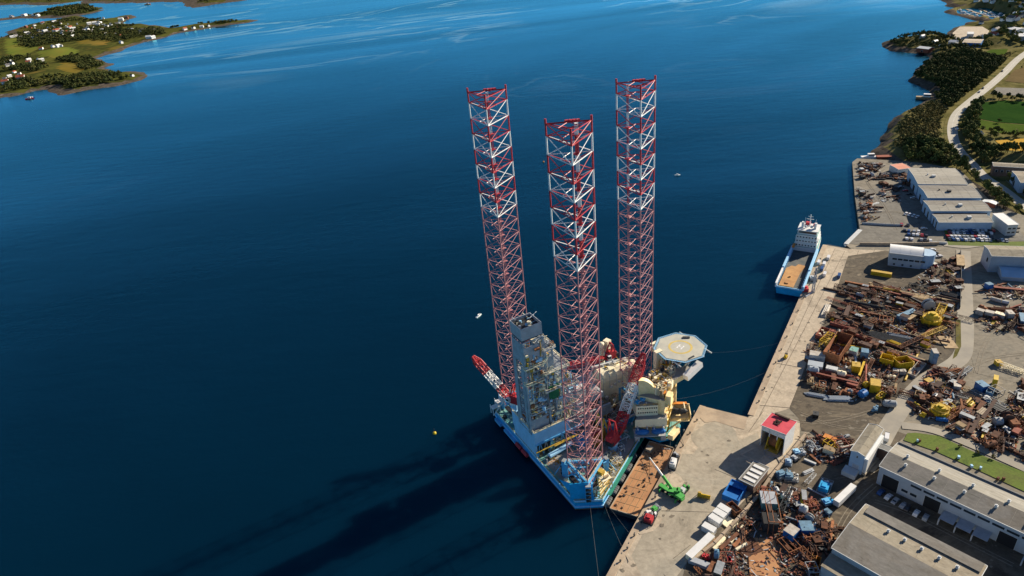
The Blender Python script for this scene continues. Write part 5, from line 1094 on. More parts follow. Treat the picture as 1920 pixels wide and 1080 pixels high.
mb.build('bollards', ['dark_steel', 'rust_dark'], BG)
mb = MB(); mb.box((*(ax * (aL - 6) + ay * 2.2), 3.1), (3.2, 2.6, 1.6), .9, 0); mb.build('locker', 'concrete', BG); mb = MB(); mb.beam((*(ax * (aL - 3) + ay * aW * .6), 2.4), (*(ax * (aL - 4) + ay * (aW * .6 + 4)), 4.4), .5, mi=0); mb.build('deck_ramp', 'steel', BG)
# yokohama-style fenders along the barge
for k in range(6):
    p = G(*[(1141, 941), (1154, 920), (1166, 898), (1179, 878), (1187.5, 859), (1192, 840)][k], 1.0)
    o = empty('floating_fender', (p.x, p.y, 1.0), R_(60), 'grey rubber floating fender squeezed between the rig and the barge', 'fender', 'fenders between the rig and the barge')
    mb = MB(); mb.tube((-2.4, 0, 0), (2.4, 0, 0), 1.35, 12); mb.tube((2.4, 0, 0), (3.1, 0, 0), 1.35, 12, 0, .5); mb.tube((-2.4, 0, 0), (-3.1, 0, 0), 1.35, 12, 0, .5); mb.build('fender_body', 'rubber', o)
    mb = MB()
    for j in range(4): mb.tube((-2 + j * 1.3, 0, 0), (-1.8 + j * 1.3, 0, 0), 1.45, 12)
    mb.build('chain_band', 'dark_steel', o)
# mooring lines
def rope(label, a, b, sag=1.5, r=.09, n=14):
    o = empty('mooring_line', tuple(a), 0, label, 'rope'); pts = []
    for k in range(n + 1): t = k / n; p = Vector(a).lerp(Vector(b), t); p.z -= sag * 4 * t * (1 - t); pts.append(p - Vector(a))
    mb = MB(); mb.path(pts, r, 5); m = mb.build('rope_strand', 'rope', o); return o
rope('mooring line running straight down from the rig corner out of the picture', G(1106, 945, 3.6), G(1126, 1110, 1), .6)
rope('mooring line from the rig corner crossing down to the quay edge', G(1130, 938, 4.4), G(1179, 1054, 3.4), 1.2)
rope('mooring line from the rig corner reaching far across the quay', G(1131, 935, 4.4), G(1262, 1096, 3.6), 1.6)
rope('mooring line from the rig over the barge to the green crane side', G(1196, 826, 4.4), G(1238, 890, 5), .8)
rope('upper mooring line stretching from the quarters across the water to the quay strip', G(1262, 749, 8), G(1452, 690, 3.4), 3.5, .04)
rope('mooring line hanging from the lifeboat platform down to the apron corner', G(1266, 782, 8), G(1282, 832, 3.6), 1.0)
rope('mooring line hanging from the quarters to the barge end', G(1259, 785, 9), G(1256, 845, 2.8), .5)
rope('faint mooring line from the helideck side to the north quay strip', G(1300, 660, 6), G(1470, 640, 3.4), 3.0, .035)
# small boats and buoys
def boat(label, px, L, mat, rz, cab=True, name='motor_boat'):
    p = G(*px, 0); e = empty(name, (p.x, p.y, 0), rz, label, 'boat'); w = L * .3
    mb = MB(); o = [(-.5, .8), (-.1, 1), (.25, .8), (.5, .05)]; rg = lambda z, f: [(x * L, w / 2 * k * f, z) for x, k in o] + [(x * L, -w / 2 * k * f, z) for x, k in o[::-1]]
    a, b = rg(-.4, .7), rg(L * .13, 1); m = len(a); mb.add(a + b, [(i, m + i, m + (i + 1) % m, (i + 1) % m) for i in range(m)], 0); mb.add(b, [tuple(range(m))[::-1]], 0); mb.build('hull', mat, e)
    if cab: mb = MB(); mb.box((0, 0, L * .2), (L * .34, w * .6, L * .16)); mb.build('cabin', 'white_paint', e); mb = MB(); mb.box((L * .02, 0, L * .22), (L * .31, w * .63, L * .06)); mb.build('window_row', 'glass', e)
boat('small white motor boat on open water left of the derrick', (898, 593), 5.5, 'white_paint', .9); boat('tiny white motor boat beyond the right rear leg', (1270, 329), 5.5, 'white_paint', 3.0)
boat('small red workboat off the nearest western headland', (56, 186), 15, 'red_paint', .1); boat('small blue workboat beside the red one off the western headland', (60, 184), 11, 'bright_blue', .1)
boat('white ferry moored at the north dock corner', (1632, 297), 17, 'white_paint', -.2); boat('red hulled barge boat moored behind the north dock', (1664, 297), 20, 'brick_red', -.2, False); boat('dark wooden vessel lying off the rocky headland cove', (1737, 186), 22, 'wood', -.6); boat('orange pilot boat far off the western islands', (277, 9), 26, 'orange', .3)
for lab, px, mat in (('yellow mooring buoy floating on the open water left of the rig', (815, 813), 'bright_yellow'), ('orange buoy floating far beyond the left leg', (1019, 304), 'orange')):
    p = G(*px, 0); e = empty('mooring_buoy', (p.x, p.y, 0), 0, lab, 'buoy'); mb = MB(); mb.tube((0, 0, -.4), (0, 0, .7), .95, 14); mb.tube((0, 0, .7), (0, 0, 1.1), .95, 14, 0, .4); mb.build('float', mat, e); mb = MB(); mb.tube((0, 0, 1.0), (0, 0, 3.0), .1, 6); mb.dome((0, 0, 3.0), .25, 8, full=True); mb.build('lamp_post', 'dark_steel', e)
rw = random.Random(12)
for k in range(14):                                  # boats in the marina
    x = 1800 + k * 6.3; y = 20 + (k % 3) * 3.5 + k * .6
    p = G(x, y, 0); e = empty('marina_boat', (p.x, p.y, 0), rw.uniform(0, 3), 'small white pleasure boat berthed in the far marina', 'boat', 'boats in the far marina'); mb = MB(); mb.prism([(-5, -1.6), (3, -1.6), (6, 0), (3, 1.6), (-5, 1.6)], -.3, 1.6); mb.build('hull', 'white_paint', e); mb = MB(); mb.box((-.5, 0, 2.2), (4, 2.2, 1.3)); mb.build('cabin', 'white_paint', e)
for i, px in enumerate(([(1812, 18), (1850, 31)], [(1836, 17), (1868, 30)], [(1858, 32), (1900, 33)], [(1800, 27), (1826, 30)])):
    p, q = G(*px[0], 0), G(*px[1], 0); mb = MB(); mb.beam((p.x, p.y, .5), (q.x, q.y, .5), 3.5, .8); o = mb.build('jetty', 'wood'); tag(o, 'floating wooden jetty in the far marina', 'jetty', 'jetties in the far marina')
# pier stubs at the dock inlet
mb = MB(); p, q = G(1584, 458, 3), G(1622, 456, 3); mb.beam((p.x, p.y, 2.2), (q.x, q.y, 2.2), 3.4, 1.2); o = mb.build('inlet_pier', 'roof_white'); tag(o, 'short white pontoon across the small dock inlet', 'pontoon')
mb = MB(); p, q = G(1586, 458, 3), G(1613, 431, 3); mb.beam((p.x, p.y, 2.6), (q.x, q.y, 2.6), 3.0, 1.5); o = mb.build('sloping_ramp', 'pale_grey'); tag(o, 'pale ramp wall slanting up from the dock inlet to the north yard', 'ramp')
mb = MB(); p, q = G(1552, 461, 3), G(1584, 470, 2); mb.beam((p.x, p.y + 2, 1.2), (q.x, q.y + 2, 1.2), 5, 2.2); o = mb.build('black_pontoon', 'dark_hull'); tag(o, 'black pontoon moored at the end of the long quay strip', 'pontoon')

# ================================================================== quay machines and containers
def obj_at(name, label, cat, a, b=None, z=3.0, group=None):
    A = G(*a, z); rz = 0.0; L = 0
    if b: B = G(*b, z); d = (B - A).to_2d(); L = d.length; rz = math.atan2(d.y, d.x); A = (A + B) / 2
    return empty(name, (A.x, A.y, z), rz, label, cat, group), L
def container(label, a, b, mat='roof_white', w=2.44, h=2.6, group=None, name='shipping_container', cat='container', roofm=None):
    e, L = obj_at(name, label, cat, a, b, group=group); mb = MB(); mb.bb(-L / 2, L / 2, -w / 2, w / 2, .15, h, 0)
    for k in range(int(L / .6)): x = -L / 2 + .3 + k * .6; mb.bb(x, x + .25, -w / 2 - .05, -w / 2, .3, h - .2, 0); mb.bb(x, x + .25, w / 2, w / 2 + .05, .3, h - .2, 0)
    mb.build('box_body', mat, e)
    mb = MB(); mb.bb(-L / 2 - .05, L / 2 + .05, -w / 2 - .06, w / 2 + .06, h, h + .12); mb.build('roof', roofm or mat, e)
    mb = MB()
    for s in (-1, 1): mb.bb(L / 2, L / 2 + .06, s * w / 4 - w * .22, s * w / 4 + w * .22, .3, h - .15, 0)
    for s in (-.75, -.25, .25, .75): mb.tube((L / 2 + .1, s * w / 2, .3), (L / 2 + .1, s * w / 2, h - .2), .04, 5, 0)
    mb.build('door', mat, e); return e
for i, (a, b, n) in enumerate((((1347, 955), (1367, 967), 'first white container from the blue skip'), ((1339, 964), (1359, 976), 'second white container in the row beside the dividing wall'), ((1331, 974), (1351, 987), 'third white container in the row beside the dividing wall'), ((1318, 991), (1340, 1003), 'white container standing apart at the lower end of the row'))):
    container(n, a, b, 'roof_white', 2.9, 2.9)
container('long cream cabin with roof hatches standing along the dividing wall', (1291, 1051), (1334, 1010), 'cream', 3.0, 2.6, name='cabin_module', cat='cabin', roofm='roof_white'); container('long grey flat cover lying across the lower end of the quay', (1292, 1052), (1340, 1070), 'grey_paint', 2.4, 1.8, name='cover_module', cat='module')
container('small white box at the lower end of the grey cover', (1341, 1074), (1351, 1077), 'roof_white', 3.4, 2.8, name='site_box', cat='box')
# blue open skip
e, L = obj_at('blue_skip', 'bright blue open topped skip in front of the slatted store', 'skip', (1362, 930), (1392, 925)); mb = MB()
e.rotation_euler.z = R_(50); mb.bb(-5.5, 5.5, -3.6, -3.3, 0, 3.2); mb.bb(-5.5, 5.5, 3.3, 3.6, 0, 3.2); mb.bb(-5.5, -5.2, -3.3, 3.3, 0, 3.2); mb.bb(5.2, 5.5, -3.3, 3.3, 0, 3.2); mb.bb(-5.2, 5.2, -3.3, 3.3, 0, .4); mb.build('tub', 'bright_blue', e)
mb = MB(); mb.bb(-5.2, -1.5, -3.3, 3.3, 1.8, 2.1); mb.bb(2.0, 5.2, -3.3, 3.3, 2.4, 2.7)
for s in (-1, 1):
    for k in range(5): mb.bb(-5 + k * 2.3, -4.7 + k * 2.3, s * 3.6 - .12, s * 3.6 + .12, 0, 3.2)
mb.build('ribs', 'bright_blue', e)
# yellow spreader
e, L = obj_at('yellow_spreader', 'yellow steel load frame standing alone on the quay', 'load frame', (1308, 931), (1331, 936)); mb = MB(); mb.bb(-L / 2, L / 2, -.2, .2, .2, 2.2); mb.build('side_plate', 'bright_yellow', e); mb = MB()
for k in range(6): x = -L / 2 + k * L / 5; mb.beam((x, .2, 2.1), (x, 1.4, .1), .25); mb.beam((x, -.2, 2.1), (x, -1.0, .1), .25)
mb.box((-L / 2 + .8, 0, 2.6), (1.4, .8, .7)); mb.build('stiffener', 'yellow', e)
# green crawler crane
cc = G(1268, 932, 3); tipp = G(1218, 858, 24)
e = empty('crawler_crane', (cc.x, cc.y, 3), 0, 'bright green mobile crane with its long boom reaching over the barge', 'crane'); bd = Vector((tipp.x - cc.x, tipp.y - cc.y)); ba = math.atan2(bd.y, bd.x)
q1, q2 = G(1238, 914, 3), G(1280, 941, 3); bdir = math.atan2((q2 - q1).y, (q2 - q1).x); cen = (q1 + q2) / 2; cen = Vector((cen.x - cc.x, cen.y - cc.y))
mb = MB(); cx_, sx_ = math.cos(bdir), math.sin(bdir); mb.box((cen.x, cen.y, 1.5), (13.0, 1.9, .9), bdir, 0); mb.box((cen.x + cx_ * 4.6, cen.y + sx_ * 4.6, 2.6), (3.4, 2.9, 1.2), bdir, 0); mb.build('carrier', 'green_paint', e)
for s in (-1, 1):
    for t in (-5.4, -3.6, -1.2, 1.2, 3.8, 5.4):
        mb = MB(); c_ = Vector((cen.x + cx_ * t - sx_ * s * 1.3, cen.y + sx_ * t + cx_ * s * 1.3)); mb.tube((c_.x + sx_ * .35, c_.y - cx_ * .35, .7), (c_.x - sx_ * .35, c_.y + cx_ * .35, .7), .7, 12); mb.build('wheel', 'black', e)
mb = MB()
for t in (-4.6, 4.2):
    for s in (-1, 1): p = Vector((cen.x + cx_ * t, cen.y + sx_ * t)); o = Vector((-sx_ * s, cx_ * s)) * 2.8; mb.beam((p.x, p.y, 1.4), (p.x + o.x, p.y + o.y, 1.3), .5); mb.tube((p.x + o.x, p.y + o.y, 0), (p.x + o.x, p.y + o.y, 1.3), .35, 8)
mb.build('outrigger', 'green_paint', e)
mb = MB(); mb.box((cen.x + cx_ * 1, cen.y + sx_ * 1, 3.4), (4.0, 2.2, 1.6), ba, 0); mb.box((cen.x - math.cos(ba) * 3, cen.y - math.sin(ba) * 3, 3.4), (1.6, 2.2, 1.6), ba, 0); mb.build('superstructure', 'green_paint', e)
mb = MB(); mb.box((cen.x - math.sin(ba) * 1.9, cen.y + math.cos(ba) * 1.9, 3.3), (2.4, 1.4, 2.2), ba, 0); mb.box((cen.x - math.sin(ba) * 1.9, cen.y + math.cos(ba) * 1.9, 3.7), (2.5, 1.5, 1.0), ba, 1); mb.build('cab', ['green_paint', 'glass'], e)
b0 = Vector((cen.x, cen.y, 4.0)); b1 = Vector((bd.x, bd.y, tipp.z - 3)); mb = MB(); mb.beam(b0, b0.lerp(b1, .42), .9, 1.1, 0); mb.beam(b0.lerp(b1, .40), b0.lerp(b1, .72), .55, .7, 1); mb.beam(b0.lerp(b1, .7), b1, .35, .4, 1); mb.build('boom', ['green_paint', 'white_paint'], e)
mb = MB(); mb.beam(b0 + Vector((0, 0, .2)), b0.lerp(b1, .33) - Vector((0, 0, .9)), .4); mb.build('lift_cylinder', 'dark_steel', e)
mb = MB(); mb.tube(b1, b1 - Vector((0, 0, 12)), .07, 4); mb.box(b1 - Vector((0, 0, 12.3)), (.7, .5, .9)); mb.build('hook', 'dark_steel', e)
# red and green deck machine by the barge stern
def machine(name, label, cat, px, rz, mats, seed, sx=7, sy=4, h=3, z=3.0, n=16, group=None):
    """skid mounted machine: base frame, housing, engine parts, rails"""
    p = G(*px, z); e = empty(name, (p.x, p.y, z), rz, label, cat, group); r = random.Random(seed)
    mb = MB(); mb.bb(-sx / 2, sx / 2, -sy / 2, -sy / 2 + .3, 0, .5); mb.bb(-sx / 2, sx / 2, sy / 2 - .3, sy / 2, 0, .5)
    for k in range(4): mb.bb(-sx / 2 + k * (sx - .3) / 3, -sx / 2 + .3 + k * (sx - .3) / 3, -sy / 2 + .3, sy / 2 - .3, .05, .45)
    mb.build('skid_frame', mats[-1], e)
    mb = MB(); mb.bb(-sx * .45, sx * r.uniform(-.05, .15), -sy * .38, sy * .38, .5, h); mb.box((-sx * .2, 0, h + .2), (sx * .3, sy * .4, .4)); mb.build('housing', mats[0], e)
    mb = MB()
    for k in range(n):
        x, y = r.uniform(0, sx * .42), r.uniform(-sy * .4, sy * .4)
        if r.random() < .5: mb.box((x, y, .5 + r.uniform(.2, h * .4)), (r.uniform(.4, 1.6), r.uniform(.3, 1.2), r.uniform(.4, h * .8)), r.uniform(0, 1), 0)
        else: mb.tube((x, y, .5), (x + r.uniform(-.6, 1), y, r.uniform(.8, h)), r.uniform(.12, .5), 7, 1)
    mb.build('drive_unit', [mats[min(1, len(mats) - 1)], mats[-1]], e)
    mb = MB(); rail(mb, [(-sx / 2, -sy / 2), (sx / 2, -sy / 2), (sx / 2, sy / 2), (-sx / 2, sy / 2)], .5, 0, 1.1); mb.build('guard_rail', mats[-1], e); return e
machine('winch_unit', 'red and white winch unit at the quay edge below the barge', 'winch', (1219, 973), 1.0, ['red_paint', 'white_paint', 'dark_steel'], 1, 7, 4.5, 3)
machine('pump_unit', 'small green pump beside the red winch unit', 'pump', (1229, 957), .6, ['green_paint', 'steel'], 2, 4, 3, 2)
machine('gangway_unit', 'white and grey gangway tower on the quay edge beside the barge head', 'gangway', (1264, 868), 1.1, ['roof_white', 'grey_paint', 'dark_steel'], 3, 10, 3.4, 3.4)
machine('generator_set', 'white generator with green trim on the quay right of the green crane', 'generator', (1282, 921), .8, ['pale_grey', 'green_paint', 'dark_steel'], 4, 5.5, 3, 2.4)
machine('compressor', 'blue compressor set on the scrap yard side of the dividing wall', 'compressor', (1468, 892), .3, ['weathered_blue', 'weathered_blue', 'steel'], 5, 7, 4, 2.6)
machine('compressor', 'blue and white compressor with hoses right of the other blue set', 'compressor', (1483, 898), -.3, ['weathered_blue', 'weathered_white', 'steel'], 6, 6, 4, 2.6)
machine('transformer_unit', 'pale blue control cabin with a dark top below the scrap heap', 'cabin', (1497, 851), 0.1, ['light_blue', 'grey_paint', 'steel'], 7, 5.5, 3.6, 2.4)
machine('transformer_unit', 'white blue instrument cage below the pale control cabin', 'cabin', (1477, 867), 1.2, ['wall_blue', 'grey_paint', 'steel'], 8, 5.5, 3.4, 2.4)
machine('hydraulic_unit', 'grey green covered hydraulic unit between the two control cabins', 'machine', (1491, 861), .5, ['grey_paint', 'dark_steel'], 9, 4, 3.4, 2)
machine('pump_truck', 'blue and white pump unit with lattice arm left of the white trailer', 'pump', (1546, 915), .9, ['hull_blue', 'roof_white', 'steel'], 10, 9, 5, 3.4)
machine('generator_set', 'dark blue generator set at the lower end of the pump arm', 'generator', (1553, 944), .2, ['rig_blue', 'hull_blue', 'dark_steel'], 11, 6, 4, 2.2)
machine('winch_unit', 'grey white winch near the quay strip upper end by the parked vans', 'winch', (1524, 524), 1.2, ['pale_grey', 'red_paint', 'dark_steel'], 12, 7, 5, 3)
# travelling quay gantry by the ship's stern
p = G(1524, 548, 3); e = empty('quay_hoist', (p.x, p.y, 3), 1.0, 'grey hose tower with a red foot on the quay beside the supply ship stern', 'hoist'); mb = MB(); lattice(mb, (0, 0, 0), (2, 0, 17), 1.6, 1.6, 6, .18, taper=.4); mb.beam((0, 0, .4), (-8, 3, .4), .8); mb.build('mast', 'grey_paint', e)
mb = MB(); mb.box((0, 5, 1.5), (4.5, 4, 2.4), .3); mb.box((0, 5, 3.1), (2, 2, .8), .3); mb.build('drive_house', 'red_paint', e)

# ================================================================== scrap yard
def loc(o, sx): return lambda x, y: (o[0] + x / sx, o[1] + y / sx)
zB, zC, zD, zE, zF, zG, zH = loc((1540, 440), 4.908), loc((1400, 580), 5.142), loc((1640, 580), 5.143), loc((1400, 760), 5.4), loc((1400, 900), 6.0), loc((1270, 930), 7.2), loc((1780, 640), 4.91)
def shape(kind, L, w, h, r, mats):
    """mesh parts [(part name, MB, materials)] of a scrap item lying along x"""
    m0 = mats[0]; m1 = mats[1] if len(mats) > 1 else mats[0]; out = []
    if kind == 'beam':
        mb = MB(); t = h * .12; mb.bb(-L / 2, L / 2, -w / 2, w / 2, 0, t); mb.bb(-L / 2, L / 2, -w * .07, w * .07, t, h - t); mb.bb(-L / 2, L / 2, -w / 2, w / 2, h - t, h)
        for k in range(max(2, int(L / 2.5))): x = -L / 2 + .3 + k * 2.4; mb.bb(x, x + .1, -w * .45, w * .45, t, h - t)
        out.append(('girder', mb, [m0]))
    elif kind == 'pipe':
        mb = MB(); R = min(w, h) / 2; mb.tube((-L / 2, 0, R), (L / 2, 0, R), R, 12, cap=False); mb.tube((-L / 2, 0, R), (L / 2, 0, R), R * .86, 12)
        for s in (-1, 1): mb.tube((s * L / 2 - .12, 0, R), (s * L / 2 + .12, 0, R), R * 1.15, 12)
        out.append(('pipe_shell', mb, [m0]))
    elif kind == 'bundle':
        n = max(2, int(w / (h * .55))); R = w / n / 2
        mb = MB()
        for k in range(n): o = r.uniform(-.08, .08) * L; mb.tube((-L / 2 + o, -w / 2 + R + k * 2 * R, R), (L / 2 + o, -w / 2 + R + k * 2 * R, R), R * .96, 8)
        for k in range(n - 1): o = r.uniform(-.1, .1) * L; mb.tube((-L * .4 + o, -w / 2 + 2 * R + k * 2 * R, 2.7 * R), (L * .4 + o, -w / 2 + 2 * R + k * 2 * R, 2.7 * R), R * .96, 8)
        out.append(('pipe_layer', mb, [m0])); mb = MB()
        for x in (-.3, .3): mb.bb(L * x - .15, L * x + .15, -w / 2 - .2, w / 2 + .2, -.0, .12)
        out.append(('timber', mb, [m1]))
    elif kind == 'truss':
        mb = MB(); lattice(mb, (-L / 2, 0, h / 2), (L / 2, 0, h / 2), w, h, max(3, int(L / max(w, 1.6))), min(w, h) * .06, taper=r.choice((1, .8))); out.append(('lattice', mb, [m0]))
    elif kind == 'frame':
        mb = MB(); s = .22
        for x in (-L / 2, L / 2):
            for y in (-w / 2, w / 2): mb.beam((x, y, 0), (x, y, h), s)
        for z in (.15, h):
            for a, b in (((-L / 2, -w / 2), (L / 2, -w / 2)), ((L / 2, -w / 2), (L / 2, w / 2)), ((L / 2, w / 2), (-L / 2, w / 2)), ((-L / 2, w / 2), (-L / 2, -w / 2))): mb.beam((*a, z), (*b, z), s)
        for k in range(1, int(L / 2)): x = -L / 2 + k * 2; mb.beam((x, -w / 2, h), (x, w / 2, h), s * .8); mb.beam((x, -w / 2, .1), (x, -w / 2, h), s * .8); mb.beam((x, w / 2, h), (x - 1.5, w / 2, .2), s * .7)
        out.append(('frame_bars', mb, [m0])); mb = MB()
        for k in range(3): mb.box((r.uniform(-L * .3, L * .3), r.uniform(-w * .2, w * .2), h * .3), (L * .2, w * .4, h * .5), r.uniform(-.2, .2))
        out.append(('machinery', mb, [m1]))
    elif kind == 'tank':
        mb = MB(); R = min(w, h) / 2; mb.tube((-L * .4, 0, R + .3), (L * .4, 0, R + .3), R, 14); mb.tube((L * .4, 0, R + .3), (L * .5, 0, R + .3), R, 14, 0, R * .5); mb.tube((-L * .4, 0, R + .3), (-L * .5, 0, R + .3), R, 14, 0, R * .5); mb.tube((0, 0, R), (0, 0, 2 * R + .8), .35, 8); out.append(('tank_shell', mb, [m0]))
        for s in (-.25, .25): mb = MB(); mb.bb(L * s - .3, L * s + .3, -R * .8, R * .8, 0, .3 + R * .4); out.append(('saddle', mb, [m1]))
    elif kind == 'box':
        mb = MB(); mb.bb(-L / 2, L / 2, -w / 2, w / 2, .1, h); 
        for k in range(int(L / .8)): x = -L / 2 + .3 + k * .8; mb.bb(x, x + .3, -w / 2 - .05, -w / 2, .3, h - .2); mb.bb(x, x + .3, w / 2, w / 2 + .05, .3, h - .2)
        out.append(('box_body', mb, [m0])); mb = MB(); mb.bb(-L / 2 - .06, L / 2 + .06, -w / 2 - .08, w / 2 + .08, h, h + .12)
        for k in range(r.randrange(3)): mb.box((r.uniform(-.35, .35) * L, r.uniform(-.3, .3) * w, h + .2), (r.uniform(.2, .8), r.uniform(.2, .7), .25), r.uniform(0, 1))
        out.append(('lid', mb, [m1]))
    elif kind == 'tub':
        t = .18; mb = MB(); mb.bb(-L / 2, L / 2, -w / 2, -w / 2 + t, 0, h); mb.bb(-L / 2, L / 2, w / 2 - t, w / 2, 0, h); mb.bb(-L / 2, -L / 2 + t, -w / 2 + t, w / 2 - t, 0, h); mb.bb(L / 2 - t, L / 2, -w / 2 + t, w / 2 - t, 0, h); mb.bb(-L / 2 + t, L / 2 - t, -w / 2 + t, w / 2 - t, .1, .25)
        for k in range(int(L / 1.5) + 1): x = -L / 2 + k * 1.5; mb.bb(x, x + .15, -w / 2 - .12, -w / 2, 0, h); mb.bb(x, x + .15, w / 2, w / 2 + .12, 0, h)
        out.append(('tub_shell', mb, [m0])); mb = MB()
        for k in range(9): mb.box((r.uniform(-.35, .35) * L, r.uniform(-.3, .3) * w, .4 + r.uniform(0, h * .5)), (r.uniform(.4, 1.6), r.uniform(.4, 1.2), r.uniform(.3, .9)), r.uniform(0, 3))
        out.append(('contents', mb, [m1]))
    elif kind == 'reel':
        R = h / 2; mb = MB()
        for s in (-1, 1): mb.tube((0, s * w / 2, R), (0, s * (w / 2 - .2), R), R, 18)
        out.append(('flanges', mb, [m0])); mb = MB(); mb.tube((0, -w / 2 + .2, R), (0, w / 2 - .2, R), R * .65, 16); out.append(('winding', mb, [m1]))
    elif kind == 'round':
        mb = MB(); R = w / 2; mb.tube((0, 0, 0), (0, 0, h * .6), R, 18); mb.tube((0, 0, h * .6), (0, 0, h), R * .75, 14, 0, R * .55); mb.tube((0, 0, h), (0, 0, h * 1.15), R * .3, 10)
        for k in range(6): a = k * math.pi / 3; mb.beam((R * math.cos(a), R * math.sin(a), 0), (R * 1.25 * math.cos(a), R * 1.25 * math.sin(a), h * .7), .35)
        out.append(('drum', mb, [m0])); mb = MB(); rail(mb, [(R * math.cos(t * .785), R * math.sin(t * .785)) for t in range(8)], h * .6, 0, 1.1); mb.box((R * .5, -R * .3, h * .75), (1.2, 1.6, 1.4)); out.append(('guard_rail', mb, [m1]))
    elif kind == 'plate':
        mb = MB(); n = 3 + r.randrange(3)
        for k in range(n): mb.box((r.uniform(-.06, .06) * L, r.uniform(-.06, .06) * w, .06 + k * .14), (L * r.uniform(.8, 1), w * r.uniform(.8, 1), .1), r.uniform(-.08, .08))
        out.append(('plates', mb, [m0]))
    elif kind == 'pile':
        mb = MB()
        for k in range(10):
            a = r.uniform(0, 6.28); l = L * r.uniform(.25, .55); c = (r.uniform(-.25, .25) * L, r.uniform(-.25, .25) * w, r.uniform(.1, h * .5)); dz = r.uniform(-.25, .4)
            mb.beam((c[0] - math.cos(a) * l / 2, c[1] - math.sin(a) * l / 2, max(.1, c[2] - dz)), (c[0] + math.cos(a) * l / 2, c[1] + math.sin(a) * l / 2, c[2] + h * .4), r.uniform(.12, .45), r.uniform(.12, .4))
        for k in range(5): mb.box((r.uniform(-.3, .3) * L, r.uniform(-.3, .3) * w, r.uniform(.2, h * .6)), (r.uniform(.5, 2), r.uniform(.4, 1.6), r.uniform(.3, 1.3)), r.uniform(0, 3))
        out.append(('heap', mb, [m0]))
    return out
NAMES = dict(beam='steel_beam', pipe='steel_pipe', bundle='pipe_bundle', truss='lattice_section', frame='scrap_cradle', tank='tank', box='steel_box', tub='open_skip', reel='cable_reel', round='winch_drum', plate='plate_stack', pile='scrap_piece')
CATS = dict(beam='beam', pipe='pipe', bundle='pipes', truss='lattice', frame='frame', tank='tank', box='box', tub='skip', reel='reel', round='machine', plate='plates', pile='scrap')
WORDS = dict(weathered_white='off white', weathered_blue='faded blue', rust='rusty brown', rust_orange='orange rusted', rust_dark='dark rusted', rust_red='rust red', bright_yellow='yellow', yellow='dull yellow', steel='bare steel', dark_steel='black', pale_grey='pale grey', white_paint='white', roof_white='white', light_blue='light blue',
             bright_blue='bright blue', hull_blue='blue', rig_blue='blue', cream='cream', wood='sandy brown', grey_paint='grey', orange='orange', concrete='sandy', wall_pale='pale blue', wall_blue='pale blue', red_paint='red', teal_deck='dark green', concrete_edge='tan', barge_deck='brown')
def lay(kind, a, b, w, h, mats, label, z=3.0, group=None, seed=0):
    e, L = obj_at(NAMES[kind], label, CATS[kind], a, b, z, group); r = random.Random(seed)
    mats = [mats] if isinstance(mats, str) else mats
    ps = shape(kind, L, w, h, r, mats)
    if len(ps) == 1:
        o = ps[0][1].build(NAMES[kind], ps[0][2]); o.location = e.location; o.rotation_euler = e.rotation_euler
        tag(o, label, CATS[kind], group); bpy.data.objects.remove(e); return o
    for n, mb, m in ps: mb.build(n, m, e)
    return e
